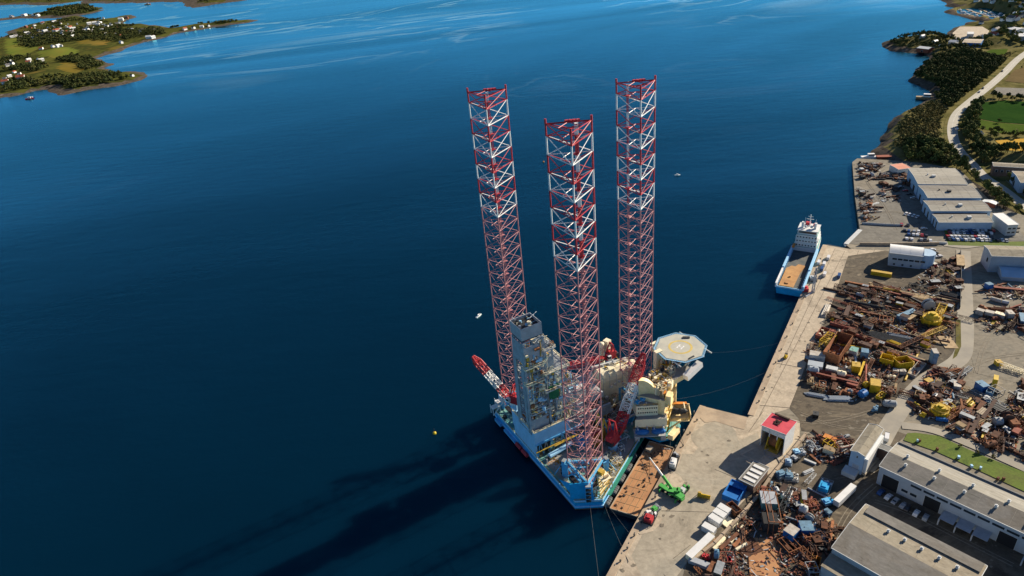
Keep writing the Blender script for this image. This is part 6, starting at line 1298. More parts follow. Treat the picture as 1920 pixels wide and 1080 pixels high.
HAND = [
 ('truss', zB(115, 490), zB(500, 562), 3.2, 2.4, 'rust_dark', 'long dark rusted lattice section at the quay side upper edge of the main scrap yard'),
 ('beam', zB(215, 445), zB(560, 508), 1.6, 1.6, 'rust_orange', 'long orange rusted beam along the upper edge of the main scrap yard'),
 ('bundle', zB(540, 505), zB(725, 528), 2.4, 1.2, 'yellow', 'dull yellow pipe bundle at the middle of the scrap yard upper edge'),
 ('plate', zB(745, 545), zB(1000, 590), 6, 1, 'wood', 'sandy brown flat plates at the upper right of the main scrap yard'),
 ('truss', zB(800, 470), zB(1160, 540), 2, 2, 'dark_steel', 'black lattice boom near the upper right corner of the main scrap yard'),
 ('bundle', zB(1100, 545), zB(1275, 590), 5, 1.3, 'dark_steel', 'black pipe bundle at the upper right corner of the main scrap yard'),
 ('beam', zB(1000, 590), zB(1270, 625), 1.5, 1.4, 'wood', 'sandy brown girder right of the stacked plates'),
 ('box', zB(455, 362), zB(642, 392), 2.6, 2.8, ['bright_yellow', 'yellow'], 'long yellow container in the shade of the barrel roofed hall'),
 ('box', zB(708, 780), zB(860, 715), 3.2, 2.2, ['weathered_blue', 'weathered_blue'], 'long blue steel box beside the orange one in the scrap yard'),
 ('box', zB(790, 808), zB(928, 722), 2.2, 2.4, ['rust_orange', 'wood'], 'long orange brown steel box right of the blue one'),
 ('round', zB(975, 815), zB(1040, 815), 10, 6.5, ['bright_yellow', 'yellow'], 'huge round yellow winch drum, the largest machine in the main scrap yard'),
 ('frame', zB(1070, 780), zB(1110, 700), 4, 5, ['bright_yellow', 'yellow'], 'tall yellow frame behind the huge yellow winch drum'),
 ('reel', zB(950, 690), zB(1000, 690), 3, 7, ['wall_pale', 'rust_dark'], 'big pale cable reel between the blue box and the yellow drum'),
 ('frame', zB(525, 820), zB(650, 842), 5, 4.5, ['rust_orange', 'rust'], 'open rusted steel frame in the centre of the main scrap yard'),
 ('frame', zB(620, 900), zB(790, 925), 5, 2.4, ['rust', 'rust_orange'], 'long low rusted frame below the open one'),
 ('pile', zB(560, 700), zB(650, 790), 12, 4, 'rust_dark', 'tangled dark rusted bars above the open steel frame'),
 ('beam', zB(360, 715), zB(600, 765), 1.2, 1.2, 'rust', 'thin rusty beam left of the open steel frame'),
 ('pipe', zB(80, 832), zB(300, 895), 2.4, 2.4, 'rust_red', 'thick rust red pipe starting at the quay side of the scrap yard'),
 ('pipe', zB(300, 930), zB(575, 1022), 1.8, 1.8, 'rust_red', 'long rust red pipe continuing below the thicker one'),
 ('bundle', zB(385, 925), zB(845, 1000), 9, 1.6, 'dark_steel', 'wide black pipe bundle across the middle of the scrap yard'),
 ('bundle', zB(590, 925), zB(840, 975), 4, 1.5, ['steel', 'wood'], 'shiny steel pipe bundle on the black pipes'),
 ('truss', zB(705, 1070), zB(930, 965), 2.6, 2.4, 'rust', 'long rusty crane boom slanting up to the yellow drum, lower half'),
 ('truss', zB(930, 962), zB(1130, 880), 2.6, 2.4, 'yellow', 'dull yellow upper half of the slanting crane boom'),
 ('plate', zB(1120, 930), zB(1200, 1060), 7, 1.4, 'wood', 'sandy plates leaning beside the grass right of the crane boom'),
 ('beam', zB(250, 690), zB(215, 780), 2.4, 3, 'rust_dark', 'curved dark hull piece near the quay strip'),
 ('pile', zB(240, 590), zB(330, 600), 7, 3, 'rust_red', 'rust red scrap cluster near the upper left of the yard'),
 ('bundle', zB(10, 760), zB(62, 650), 3.4, 1.4, ['weathered_white', 'rust_red'], 'white and red pipe rack on the quay strip'),
 ('box', zC(600, 478), zC(748, 500), 4.4, 4.4, ['pale_grey', 'weathered_white'], 'big pale grey machinery box nearest the quay strip'),
 ('box', zC(585, 560), zC(728, 585), 4.6, 3.4, ['pale_grey', 'wall_pale'], 'pale grey ribbed box below the big machinery box'),
 ('tank', zC(590, 612), zC(690, 622), 5, 4, ['wall_pale', 'steel'], 'pale rounded tank at the lower left corner of the scrap yard'),
 ('frame', zC(735, 380), zC(820, 300), 5, 5, ['bright_yellow', 'yellow'], 'yellow lattice tower frame behind the big brown tub'),
 ('tub', zC(800, 520), zC(935, 320), 8.5, 6.5, ['rust_orange', 'rust'], 'very large brown rectangular tub with yellow foot, left part of the scrap yard'),
 ('box', zC(760, 600), zC(868, 625), 3.2, 3.4, ['weathered_white', 'pale_grey'], 'white ribbed crate in the lower left of the scrap yard'),
 ('tank', zC(865, 640), zC(955, 660), 3.6, 3.4, ['cream', 'wood'], 'cream horizontal tank right of the white ribbed crate'),
 ('box', zC(1005, 590), zC(1085, 600), 4.5, 4.5, ['bright_yellow', 'yellow'], 'yellow cube shaped machine with a leaning beam beside it'),
 ('beam', zC(1082, 655), zC(1130, 520), 1.1, 1.4, 'bright_yellow', 'yellow beam leaning by the yellow cube shaped machine'),
 ('box', zC(990, 430), zC(1060, 450), 4.5, 4, ['grey_paint', 'teal_deck'], 'grey green box above the yellow cube machine'),
 ('box', zC(1095, 455), zC(1165, 465), 4.2, 4.4, ['weathered_blue', 'weathered_blue'], 'blue cube with a dark opening right of the grey green box'),
 ('truss', zC(1070, 790), zC(1215, 500), 1.8, 1.8, 'rust', 'long rusty boom crossing the lower scrap yard'),
 ('tub', zC(1285, 500), zC(1415, 535), 5.5, 4, ['bright_yellow', 'rust'], 'yellow open skip, left one of the yellow pair'),
 ('tub', zC(1430, 560), zC(1565, 540), 6, 4.5, ['bright_yellow', 'rust_orange'], 'yellow open skip with rusty load, right one of the yellow pair'),
 ('box', zC(1405, 610), zC(1462, 620), 2.4, 2.2, ['weathered_white', 'weathered_white'], 'white crate left of its twin below the yellow skips'), ('box', zC(1470, 618), zC(1528, 622), 2.4, 2.2, ['weathered_white', 'weathered_white'], 'white crate right of its twin below the yellow skips'),
 ('frame', zC(1325, 640), zC(1445, 680), 5, 2.6, ['rust', 'cream'], 'rusted cradle with cream loads below the white crates'),
 ('pipe', zC(1525, 690), zC(1655, 420), 1.1, 1.1, 'yellow', 'long dull yellow pipe beside the yard road bend'),
 ('tub', zC(1585, 650), zC(1690, 530), 4, 1.6, ['weathered_white', 'rust'], 'white sided rack with rusty floor at the road bend'),
 ('box', zC(1180, 770), zC(1275, 785), 6, 5, ['bright_yellow', 'yellow'], 'yellow cabin like machine at the bottom of the scrap yard'),
 ('tank', zC(1125, 760), zC(1160, 740), 3, 4, ['bright_yellow', 'yellow'], 'small yellow tank left of the yellow cabin machine'),
 ('tank', zC(1090, 860), zC(1140, 830), 4, 4, ['bright_blue', 'weathered_white'], 'bright blue tank below the small yellow one'),
 ('tub', zC(1265, 870), zC(1320, 830), 2.6, 2, ['bright_yellow', 'yellow'], 'small tilted yellow skip below the cabin machine'),
 ('tank', zC(1305, 935), zC(1440, 945), 4.2, 3.6, ['steel', 'dark_steel'], 'grey horizontal tank at the lowest corner of the scrap yard'),
 ('beam', zC(580, 625), zC(1070, 745), 1.2, 2.6, 'rust_red', 'long low rust red girder along the lower edge of the scrap yard'),
 ('bundle', zC(560, 815), zC(760, 850), 2.6, 1.1, ['wall_pale', 'wood'], 'pale blue pipes on the ground below the long girder'), ('bundle', zC(750, 865), zC(1000, 870), 4, 1.1, ['wall_pale', 'rust'], 'pale and rusty pipes right of the pale blue ones'),
 ('box', zC(1765, 510), zC(1815, 512), 4.5, 7.5, ['weathered_blue', 'weathered_white'], 'tall narrow blue box with a white top standing alone by the road bend'),
 ('pile', zC(1210, 965), zC(1260, 985), 6, 3, 'weathered_blue', 'light blue tarpaulined heap below the grey tank'),
 ('box', zC(635, 1030), zC(690, 1040), 3, 2.2, ['black', 'dark_steel'], 'lone black box on the pavement between the red roofed shelter and the scrap'),
 ('tub', zC(700, 290), zC(760, 210), 5, 2.5, ['rust_red', 'cream'], 'pinkish red tray at the quay corner of the scrap yard'),
 ('box', zB(835, 230), zB(850, 320), 1, 1, ['rust_orange', 'rust_orange'], None),
 ('box', zB(1268, 222), zB(1275, 320), 4.4, 3, ['rust_orange', 'wood'], 'orange brown container in two halves beside the boundary fence'),
 ('box', zB(1008, 300), zB(1036, 290), 4.2, 3, ['red_paint', 'weathered_white'], 'red crate with a white top at the end of the barrel roofed hall'),
 ('beam', zB(1580, 500), zB(1865, 528), 2.2, 1.8, 'rust_red', 'long rust red beam by the upper edge of the east yard'), ('box', zB(1510, 500), zB(1558, 492), 3.4, 3.6, ['bright_blue', 'weathered_blue'], 'blue machine at the left end of the long rust red beam'),
 ('pipe', zB(1560, 602), zB(1650, 628), 2.4, 2.4, 'weathered_white', 'white pipe length in the east yard'), ('pipe', zB(1660, 630), zB(1720, 642), 2.2, 2.2, 'pale_grey', 'pale grey pipe length right of the white pipe'),
 ('bundle', zB(1540, 690), zB(1790, 712), 4, 1.6, 'rust', 'rusty pipe bundle below the white pipe in the east yard'),
 ('box', zB(1420, 720), zB(1490, 742), 3, 3, ['weathered_white', 'weathered_white'], 'white box, first from the left in the east yard white row'), ('box', zB(1500, 738), zB(1580, 758), 3, 3, ['weathered_white', 'weathered_white'], 'white box, second from the left in the east yard white row'), ('box', zB(1590, 752), zB(1680, 778), 3, 3, ['weathered_white', 'cream'], 'white box, third from the left in the east yard white row'),
 ('box', zB(1695, 765), zB(1750, 765), 4.6, 4, ['weathered_white', 'weathered_white'], 'square white box right of the white row in the east yard'), ('box', zB(1838, 760), zB(1855, 840), 3.2, 3, ['weathered_blue', 'weathered_blue'], 'light blue box at the far right of the east yard'),
 ('pile', zB(1690, 850), zB(1740, 900), 8, 5, 'rust_dark', 'dark scrap tower casting a square shadow in the east yard'),
 ('truss', zH(435, 215), zH(680, 300), 2.4, 2.2, 'cream', 'cream flatbed load lying alone on the open east yard'), ('box', zH(420, 218), zH(470, 215), 3, 2.4, ['bright_yellow', 'yellow'], 'yellow green cab at the left end of the cream load'),
 ('box', zH(388, 400), zH(430, 410), 4.4, 5, ['bright_yellow', 'bright_yellow'], 'clean yellow box above the rusty beam stacks'), ('box', zH(258, 455), zH(320, 440), 5, 4, ['bright_blue', 'weathered_blue'], 'bright blue box left of the clean yellow box'), ('tub', zH(335, 480), zH(400, 500), 5, 3, ['weathered_blue', 'steel'], 'light blue open skip below the clean yellow box'),
 ('frame', zH(385, 500), zH(455, 470), 5, 3.5, ['weathered_white', 'dark_steel'], 'white frame right of the light blue skip'),
 ('bundle', zH(150, 610), zH(205, 550), 3.6, 2, ['yellow', 'rust'], 'yellow ended pipe bundle at the upper left of the beam stacks'), ('beam', zH(200, 640), zH(250, 560), 3, 2, 'rust_orange', 'orange rusted stacked beam in the upper beam stack'), ('beam', zH(235, 650), zH(310, 580), 2.6, 2, 'rust', 'rusty stacked beam right of the orange one'),
 ('bundle', zH(260, 690), zH(330, 630), 4, 1.8, ['concrete', 'wood'], 'pale sandy beams in the beam stacks'), ('beam', zH(300, 730), zH(420, 560), 1.6, 1.8, 'rust_dark', 'long dark beam right of the pale sandy beams'),
 ('beam', zH(110, 760), zH(190, 640), 1.8, 2, 'rust_orange', 'orange long beam, left one of the lower beam stack'), ('beam', zH(75, 860), zH(140, 740), 2.2, 2, 'rust_orange', 'orange girder at the lower left of the beam stacks'), ('bundle', zH(130, 860), zH(220, 700), 3, 2, ['rust', 'wood'], 'rusty pipe bundle in the lower beam stack'),
 ('beam', zH(180, 870), zH(260, 730), 2, 2, 'rust_dark', 'dark beam right of the rusty bundle in the lower stack'), ('plate', zH(190, 890), zH(240, 830), 5, 1.4, 'concrete_edge', 'tan plates at the foot of the beam stacks'), ('bundle', zH(380, 640), zH(490, 600), 8, 1.5, 'dark_steel', 'black slabs in a row right of the beam stacks'),
 ('box', zH(540, 790), zH(610, 790), 5, 4, ['rust_orange', 'rust_orange'], 'bright orange rusted box in the right hand scrap field'), ('tank', zH(395, 770), zH(480, 770), 5, 4, ['steel', 'dark_steel'], 'grey steel tank between the beam stacks and the right hand field'), ('reel', zH(500, 750), zH(530, 750), 3, 6, ['rust_dark', 'rust'], 'dark ring shaped reel beside the grey steel tank'),
 ('round', zD(590, 1010), zD(650, 1010), 8, 5, ['bright_yellow', 'yellow'], 'round yellow machine at the lower end of the scrap row by the lawn'), ('frame', zD(640, 990), zD(730, 970), 5, 4, ['bright_yellow', 'yellow'], 'yellow frame right of the round yellow machine by the lawn'), ('pipe', zD(590, 1070), zD(700, 1085), 2, 2, 'bright_blue', 'bright blue pipe below the round yellow machine'),
 ('beam', zD(570, 780), zD(685, 705), 1.2, 1.2, 'wood', 'sandy beam leaning in the scrap row by the yard road'), ('truss', zD(700, 800), zD(770, 660), 3, 1.4, 'steel', 'grey steel stair section in the scrap row by the yard road'), ('box', zD(665, 660), zD(735, 640), 3.4, 1.6, ['weathered_blue', 'steel'], 'pale blue plate box at the head of the scrap row'),
 ('box', zD(490, 720), zD(540, 700), 3, 2, ['rust_orange', 'yellow'], 'orange crate on the left side of the scrap row'), ('bundle', zD(375, 920), zD(430, 960), 2.4, 1.6, ['bright_yellow', 'yellow'], 'yellow pipe lengths at the lower left of the scrap row'), ('bundle', zD(440, 1020), zD(490, 1040), 2.4, 1.6, ['bright_yellow', 'yellow'], 'yellow pipe lengths just left of the round yellow machine'),
 ('box', zE(775, 350), zE(895, 400), 3, 3, ['rust_orange', 'orange'], 'orange steel box in the heap left of the tall pale building'), ('box', zE(775, 465), zE(885, 505), 3, 3, ['cream', 'wood'], 'cream timber box below the orange steel box'), ('frame', zE(905, 380), zE(985, 490), 5, 4, ['rust_red', 'weathered_white'], 'red and white frame right of the orange steel box'),
 ('pile', zE(560, 360), zE(760, 500), 12, 3, 'steel', 'heap of grey steel profiles behind the red roofed shelter'), ('beam', zE(580, 555), zE(700, 605), 1, 1, 'pale_grey', 'thin grey bar on the sandy ground below the steel heap'), ('beam', zE(640, 510), zE(745, 600), .9, .9, 'rust_orange', 'bent orange bar beside the thin grey one'),
 ('bundle', zE(570, 700), zE(670, 655), 2, 1, 'pale_grey', 'pale bars on the sandy ground above the blue pump unit'), ('truss', zE(600, 800), zE(690, 700), 1.8, 1, 'pale_grey', 'pale lattice pieces scattered above the blue pump unit'), ('pipe', zE(620, 845), zE(820, 945), .8, .8, 'wall_pale', 'long thin pale pipe in front of the blue pump unit'),
 ('frame', zF(200, 440), zF(340, 450), 17, 8, ['rust_orange', 'rust_dark'], 'tall rusted portal structure in the near scrap field'), ('box', zF(170, 520), zF(335, 530), 6, 5, ['dark_steel', 'black'], 'black box at the foot of the tall rusted portal'), ('box', zF(150, 265), zF(320, 275), 7, 4, ['teal_deck', 'grey_paint'], 'dark green machine house behind the rusted portal'),
 ('beam', zF(470, 215), zF(700, 325), 1.4, 1.8, 'wood', 'sandy brown girder along the top of the near scrap field'), ('truss', zF(250, 85), zF(700, 300), 1.6, 1.2, 'rust_dark', 'long dark rail along the top edge of the near scrap field'), ('tank', zF(585, 345), zF(680, 385), 4.4, 3.6, ['pale_grey', 'steel'], 'pale grey horizontal tank near the sandy brown girder of the near scrap field'),
 ('box', zF(440, 600), zF(550, 670), 5, 4, ['bright_blue', 'weathered_white'], 'blue box with a white end in the near scrap field'), ('box', zF(590, 590), zF(730, 590), 5, 4, ['bright_blue', 'weathered_blue'], 'blue box in the shade right of the white ended one'), ('plate', zF(0, 870), zF(340, 900), 22, 1.6, 'barge_deck', 'very large folded brown hull plate in the near scrap field'),
 ('plate', zF(-100, 800), zF(130, 730), 8, 1.4, 'rust', 'long brown plate left of the very large hull plate'), ('frame', zF(400, 800), zF(540, 740), 7, 3, ['rust_orange', 'rust'], 'orange rusted frame at the lower centre of the near scrap field'), ('truss', zF(600, 790), zF(800, 1000), 2.4, 2, 'rust_orange', 'orange lattice arm at the lower right of the near scrap field'), ('tub', zF(760, 980), zF(815, 1000), 5, 4, ['orange', 'rust'], 'orange bucket at the end of the orange lattice arm'),
 ('box', zF(880, 360), zF(940, 410), 2, 2, ['weathered_blue', 'weathered_blue'], 'slim light blue channel at the right corner of the near scrap field'), ('plate', zF(850, 430), zF(930, 420), 7, 1.2, 'wall_pale', 'pale plates at the right corner of the near scrap field'),
 ('beam', zG(420, 710), zG(590, 560), 1.3, 1.2, 'rust_orange', 'orange beam fan, first bar below the white containers'), ('beam', zG(490, 730), zG(640, 570), 1.2, 1.0, 'cream', 'cream bar in the beam fan below the white containers'), ('beam', zG(575, 740), zG(830, 510), 1.6, 1.2, 'rust', 'long rusty bar in the beam fan'), ('pipe', zG(715, 640), zG(880, 420), 1.2, 1.2, 'cream', 'cream pipe in the beam fan'),
 ('beam', zG(760, 700), zG(940, 510), 1.5, 1.2, 'rust_orange', 'orange bar right of the cream pipe'), ('pipe', zG(790, 740), zG(930, 660), 1.3, 1.3, 'cream', 'short cream pipe by the brown plates'), ('frame', zG(860, 400), zG(1000, 490), 6, 2, ['rust', 'rust_orange'], 'rusted tray with a pale rim at the top of the beam fan'),
 ('tank', zG(490, 830), zG(560, 840), 4, 4, ['weathered_blue', 'orange'], 'light blue tank with orange cradle at the lower left of the near scrap field'), ('frame', zG(590, 880), zG(760, 880), 5, 2.6, ['rust_red', 'red_paint'], 'red machine frame right of the light blue tank'), ('truss', zG(740, 900), zG(810, 1080), 1.8, 1.2, 'rust_red', 'dark red lattice leg running to the lower picture edge'),
 ('pile', zG(350, 790), zG(400, 900), 5, 3, 'red_paint', 'red scrap lumps beside the long cream cabin'), ('tub', zG(720, 230), zG(800, 190), 6, 3, ['rust_orange', 'wood'], 'brown tub right of the white containers'), ('plate', zG(760, 330), zG(640, 420), 5, 1, 'cream', 'cream boards beside the white containers'),
]
for i, t in enumerate(HAND):
    if t[6]: lay(*t[:6], t[6], seed=100 + i)

ZONES = [
 ('in the main scrap yard', [(1568, 533), (1680, 537), (1795, 563), (1790, 640), (1740, 655), (1690, 690), (1600, 650), (1552, 600), (1590, 580)], 105, -.85),
 ('in the lower half of the main scrap yard', [(1560, 620), (1690, 690), (1688, 718), (1660, 755), (1600, 752), (1512, 730), (1514, 660), (1540, 625)], 55, .9),
 ('in the upper part of the east yard', [(1838, 532), (1990, 545), (1990, 562), (1850, 560)], 22, .2), ('around the white boxes in the east yard', [(1836, 580), (1990, 570), (1990, 632), (1850, 622)], 34, .2),
 ('in the scrap row beside the yard road', [(1762, 692), (1815, 700), (1800, 735), (1772, 795), (1712, 778), (1716, 740)], 60, .67),
 ('in the beam stacks of the east yard', [(1800, 760), (1850, 745), (1880, 760), (1872, 850), (1835, 835), (1785, 812)], 45, .72), ('in the right hand scrap field', [(1880, 765), (1925, 720), (1995, 720), (1995, 905), (1925, 862), (1868, 838)], 75, .72),
 ('in the heap beside the tall pale building', [(1500, 822), (1590, 822), (1600, 842), (1570, 870), (1535, 868)], 26, .4), ('in the near scrap field', [(1438, 912), (1500, 930), (1555, 968), (1558, 1010), (1530, 1040), (1525, 1090), (1320, 1090), (1345, 1040)], 85, 1.2),
 ('at the edge of the near scrap field', [(1515, 965), (1556, 970), (1560, 995), (1535, 1030), (1500, 1020)], 30, .3),
 ('on the north dock yard', [(1612, 306), (1650, 308), (1652, 322), (1608, 322)], 26, 0), ('in the middle row of the north dock yard', [(1610, 326), (1672, 330), (1690, 322), (1690, 338), (1612, 336)], 26, 0), ('along the north dock edge', [(1608, 360), (1622, 350), (1640, 372), (1645, 412), (1616, 416), (1612, 385)], 34, 0.3),
 ('in the middle of the north dock yard', [(1652, 345), (1688, 350), (1688, 380), (1652, 378)], 18, 0), ('beside the barrel roofed hall', [(1742, 500), (1796, 478), (1799, 545), (1740, 560), (1710, 540)], 26, .2), ('south of the red pink canopy', [(1672, 328), (1700, 330), (1705, 350), (1690, 345)], 10, 0)]
KW = [('rust', 28), ('rust_orange', 15), ('rust_dark', 34), ('rust_red', 9), ('steel', 5), ('pale_grey', 3), ('bright_yellow', 4), ('weathered_blue', 1.5), ('dark_steel', 9), ('weathered_white', 1.5), ('wood', 6), ('weathered_blue', .5)]
KK = [('beam', 20), ('pipe', 12), ('bundle', 9), ('truss', 10), ('frame', 10), ('tank', 5), ('box', 14), ('tub', 5), ('reel', 3), ('plate', 6), ('pile', 22)]
rz_ = random.Random(77)
KEEP = []                                            # clear ground round the large hand placed pieces
for t in HAND:
    if t[6] and t[3] >= 4: A_, B_ = G(*t[1], 3).to_2d(), G(*t[2], 3).to_2d(); KEEP.append((A_.x, A_.y, B_.x, B_.y, t[3] / 2 + .6))
def blocked(x, y):
    P_ = np.array([[x, y]]); return any(pdist(P_, [(a, b), (c, d)], False)[0] < r for a, b, c, d, r in KEEP)
for zi, (where, px, cnt, ang) in enumerate(ZONES):
    cnt = int(cnt * (1.45 if zi < 10 else 1)); longf = 2.1 if zi == 0 else 1.3
    poly = [tuple(p) for p in ppoly(px)]; xs = [p[0] for p in poly]; ys = [p[1] for p in poly]; k = 0; t = 0
    far = zi >= 10 and zi < 14
    while k < cnt and t < cnt * 30:
        t += 1; x, y = rz_.uniform(min(xs), max(xs)), rz_.uniform(min(ys), max(ys))
        if not pip(np.array([[x, y]]), poly)[0] or blocked(x, y): continue
        k += 1; kind = rz_.choices([q[0] for q in KK], [q[1] for q in KK])[0]; mat = rz_.choices([q[0] for q in KW], [q[1] for q in KW])[0]
        L = rz_.uniform(3, 13) * longf if kind in ('beam', 'pipe', 'bundle', 'truss') else rz_.uniform(2.5, 6.5); w_ = dict(beam=.9, pipe=1.0, bundle=2.6, truss=1.8, frame=3, tank=2.4, box=2.6, tub=3, reel=2, plate=3.2, pile=5).get(kind) * rz_.uniform(.7, 1.3); h = dict(beam=1, pipe=1, bundle=1.2, truss=1.6, frame=2.6, tank=2.4, box=2.4, tub=1.8, reel=3, plate=.6, pile=2.2).get(kind) * rz_.uniform(.7, 1.3)
        if far: mat = rz_.choice(['steel', 'pale_grey', 'rust', 'rust', 'rust_dark', 'dark_steel', 'rust_dark', 'rust_orange', 'weathered_white']); L *= .8
        mats = [mat, rz_.choice(['rust', 'rust_dark', 'steel', mat])]
        grp = '%s %s items %s' % (WORDS[mat], CATS[kind], where)
        e = empty(NAMES[kind], (x, y, 3.0 + (rz_.uniform(0, 1.2) if rz_.random() < .35 and not far else 0)), ang + rz_.gauss(0, .16 if zi == 0 else .3) + (math.pi / 2 if rz_.random() < (.08 if zi == 0 else .2) else 0))
        e['label'] = '%s %s %s' % (WORDS[mat], {'pipes': 'pipe bundle', 'plates': 'plate stack', 'scrap': 'scrap pieces'}.get(CATS[kind], CATS[kind]), where); e['category'] = CATS[kind]; e['group'] = grp
        ps = shape(kind, L, w_, h, rz_, mats)
        if len(ps) == 1:
            o = ps[0][1].build(NAMES[kind], ps[0][2]); o.location = e.location; o.rotation_euler = e.rotation_euler; tag(o, e['label'], e['category'], e['group']); bpy.data.objects.remove(e)
        else:
            for n, mb, m in ps: mb.build(n, m, e)
    mb = MB(); mm = ['rust', 'rust_dark', 'rust_orange', 'dark_steel', 'rust_dark', 'rust_red', 'steel', 'pale_grey' if zi % 3 else 'yellow']
    for q in range(cnt * 14):
        x, y = rz_.uniform(min(xs), max(xs)), rz_.uniform(min(ys), max(ys))
        if not pip(np.array([[x, y]]), poly)[0]: continue
        mi = rz_.randrange(len(mm)); a = rz_.uniform(0, 3.1)
        if rz_.random() < .5: mb.box((x, y, 3.1 + rz_.uniform(0, .5)), (rz_.uniform(.3, 1.5), rz_.uniform(.2, .9), rz_.uniform(.2, .8)), a, mi)
        else: l = rz_.uniform(1, 4); mb.beam((x, y, 3.15), (x + math.cos(a) * l, y + math.sin(a) * l, 3.2 + rz_.uniform(0, 1)), rz_.uniform(.1, .35), mi=mi)
    tag(mb.build('scrap_debris', mm), kind='stuff')

# ================================================================== vehicles
def car_proto(paint, L=4.4, van=False):
    mb = MB(); w = 1.8; h = 1.45 if not van else 2.3; n = [(-L / 2, .35), (-L / 2, .85), (-L * .42, .95), (-L * .32, h), (L * .12, h), (L * .28, .98), (L * .46, .85), (L / 2, .6), (L / 2, .35)]
    if van: n = [(-L / 2, .35), (-L / 2, h), (L * .30, h), (L * .42, 1.3), (L / 2, 1.0), (L / 2, .35)]
    m = len(n); body = [(x, -w / 2, z) for x, z in n] + [(x, w / 2, z) for x, z in n]; mb.add(body, [tuple(range(m)), tuple(range(2 * m - 1, m - 1, -1))] + [(i, m + i, m + (i + 1) % m, (i + 1) % m) for i in range(m)], 0)
    if not van: mb.box((-L * .1, 0, h - .27), (L * .5, w + .04, .34), 0, 1); mb.beam((L * .13, 0, h - .05), (L * .27, 0, 1.02), w * .86, .06, 1)
    else: mb.box((L * .34, 0, 1.75), (.9, w + .04, .6), 0, 1)
    for sx in (-.32, .32):
        for sy in (-1, 1): mb.tube((L * sx, sy * (w / 2 - .1), .33), (L * sx, sy * (w / 2 + .04), .33), .33, 10, 2)
    o = mb.build('parked_van' if van else 'parked_car', ['car_paint_' + paint, 'glass', 'black']); return o
CARS = [car_proto(p) for p in ('white', 'black', 'grey', 'red', 'blue', 'silver')]; VAN = car_proto('white', 5.6, True); VAN2 = car_proto('blue', 5.6, True); used = {}
rc = random.Random(9)
CW = ['white', 'black', 'grey', 'red', 'blue', 'silver']
def put(proto, px, rz, label, cat, group=None, z=3.12):
    o = proto
    if used.get(proto.name): o = proto.copy(); COL.objects.link(o)
    used[proto.name] = True; p = G(*px, z) if not isinstance(px, Vector) else px; o.location = p; o.rotation_euler = (0, 0, rz); return tag(o, label, cat, group)
def carrow(a, b, n, where, skip=.08, perp=True, w=None):
    n = max(2, min(n, int((G(*a, 3) - G(*b, 3)).length / 2.2)))
    A, B = G(*a, 3), G(*b, 3); d = (B - A).to_2d(); an = math.atan2(d.y, d.x) + (math.pi / 2 if perp else 0)
    for k in range(n):
        if rc.random() < skip: continue
        c = rc.choices(range(6), w or [30, 22, 20, 8, 10, 18])[0]; p = A.lerp(B, k / (n - 1)); p.z = 3.14
        put(CARS[c], p + Vector((rc.uniform(-.3, .3), rc.uniform(-.3, .3), 0)), an + rc.uniform(-.03, .03) + rc.choice((0, math.pi)), '%s car parked %s' % (CW[c], where), 'car', '%s cars %s' % (CW[c], where))
carrow((1779, 431.5), (1862, 434), 27, 'in the shaded back row of the car park'); carrow((1779, 437.5), (1864, 439), 27, 'in the second row of the car park'); carrow((1776, 444.5), (1858, 446), 25, 'in the third row of the car park'); carrow((1780, 450), (1886, 452.5), 32, 'in the front row of the car park beside the grass')
for i, (a, b, n) in enumerate((((1690, 423), (1714, 424), 7), ((1722, 420), (1732, 430), 4), ((1695, 433), (1722, 436), 7), ((1696, 440), (1736, 443), 9), ((1700, 449), (1744, 452), 8))): carrow(a, b, n, 'on the north apron, row %s from the dock halls' % ['one', 'two', 'three', 'four', 'five'][i], .2)
carrow((1650, 925), (1692, 950), 4, 'in the deep shade before the long warehouse', 0); carrow((1690, 352), (1712, 372), 4, 'in the shade beside the northern dock halls', 0); carrow((1698, 402), (1720, 408), 5, 'in the shade west of the low dock hall', 0, w=[80, 0, 10, 0, 0, 10])
carrow((1748, 470), (1760, 482), 3, 'behind the barrel roofed hall', 0); carrow((1700, 955), (1735, 972), 5, 'under the loading canopies', 0)
for px, c, lab in (((1879, 134), 1, 'black car driving on the country road, the farther one'), ((1843, 166), 1, 'black car driving on the country road above the dark green field'), ((1836, 173), 2, 'grey car driving on the country road just behind the black one'), ((1795, 243), 0, 'white car driving on the shaded bend of the country road')):
    put(CARS[c], px, R_(52), lab, 'car', z=3.52)
for px, v, lab in (((1553, 485), VAN, 'white van parked uppermost on the quay strip by the ship'), ((1545, 497), VAN, 'white van parked second from the top on the quay strip by the ship'), ((1541, 506), VAN2, 'dark blue van parked beside the white vans on the quay strip'), ((1546, 516), VAN, 'white van parked lowest in the quay strip group by the ship'), ((1535, 494), VAN, 'white van parked closest to the water by the ship'), ((1662, 822), VAN, 'white van standing right of the tall pale building'), ((1573, 519), VAN2, 'dark van standing alone at the edge of the quay strip')):
    put(v, px, R_(58), lab, 'van', z=3.14)
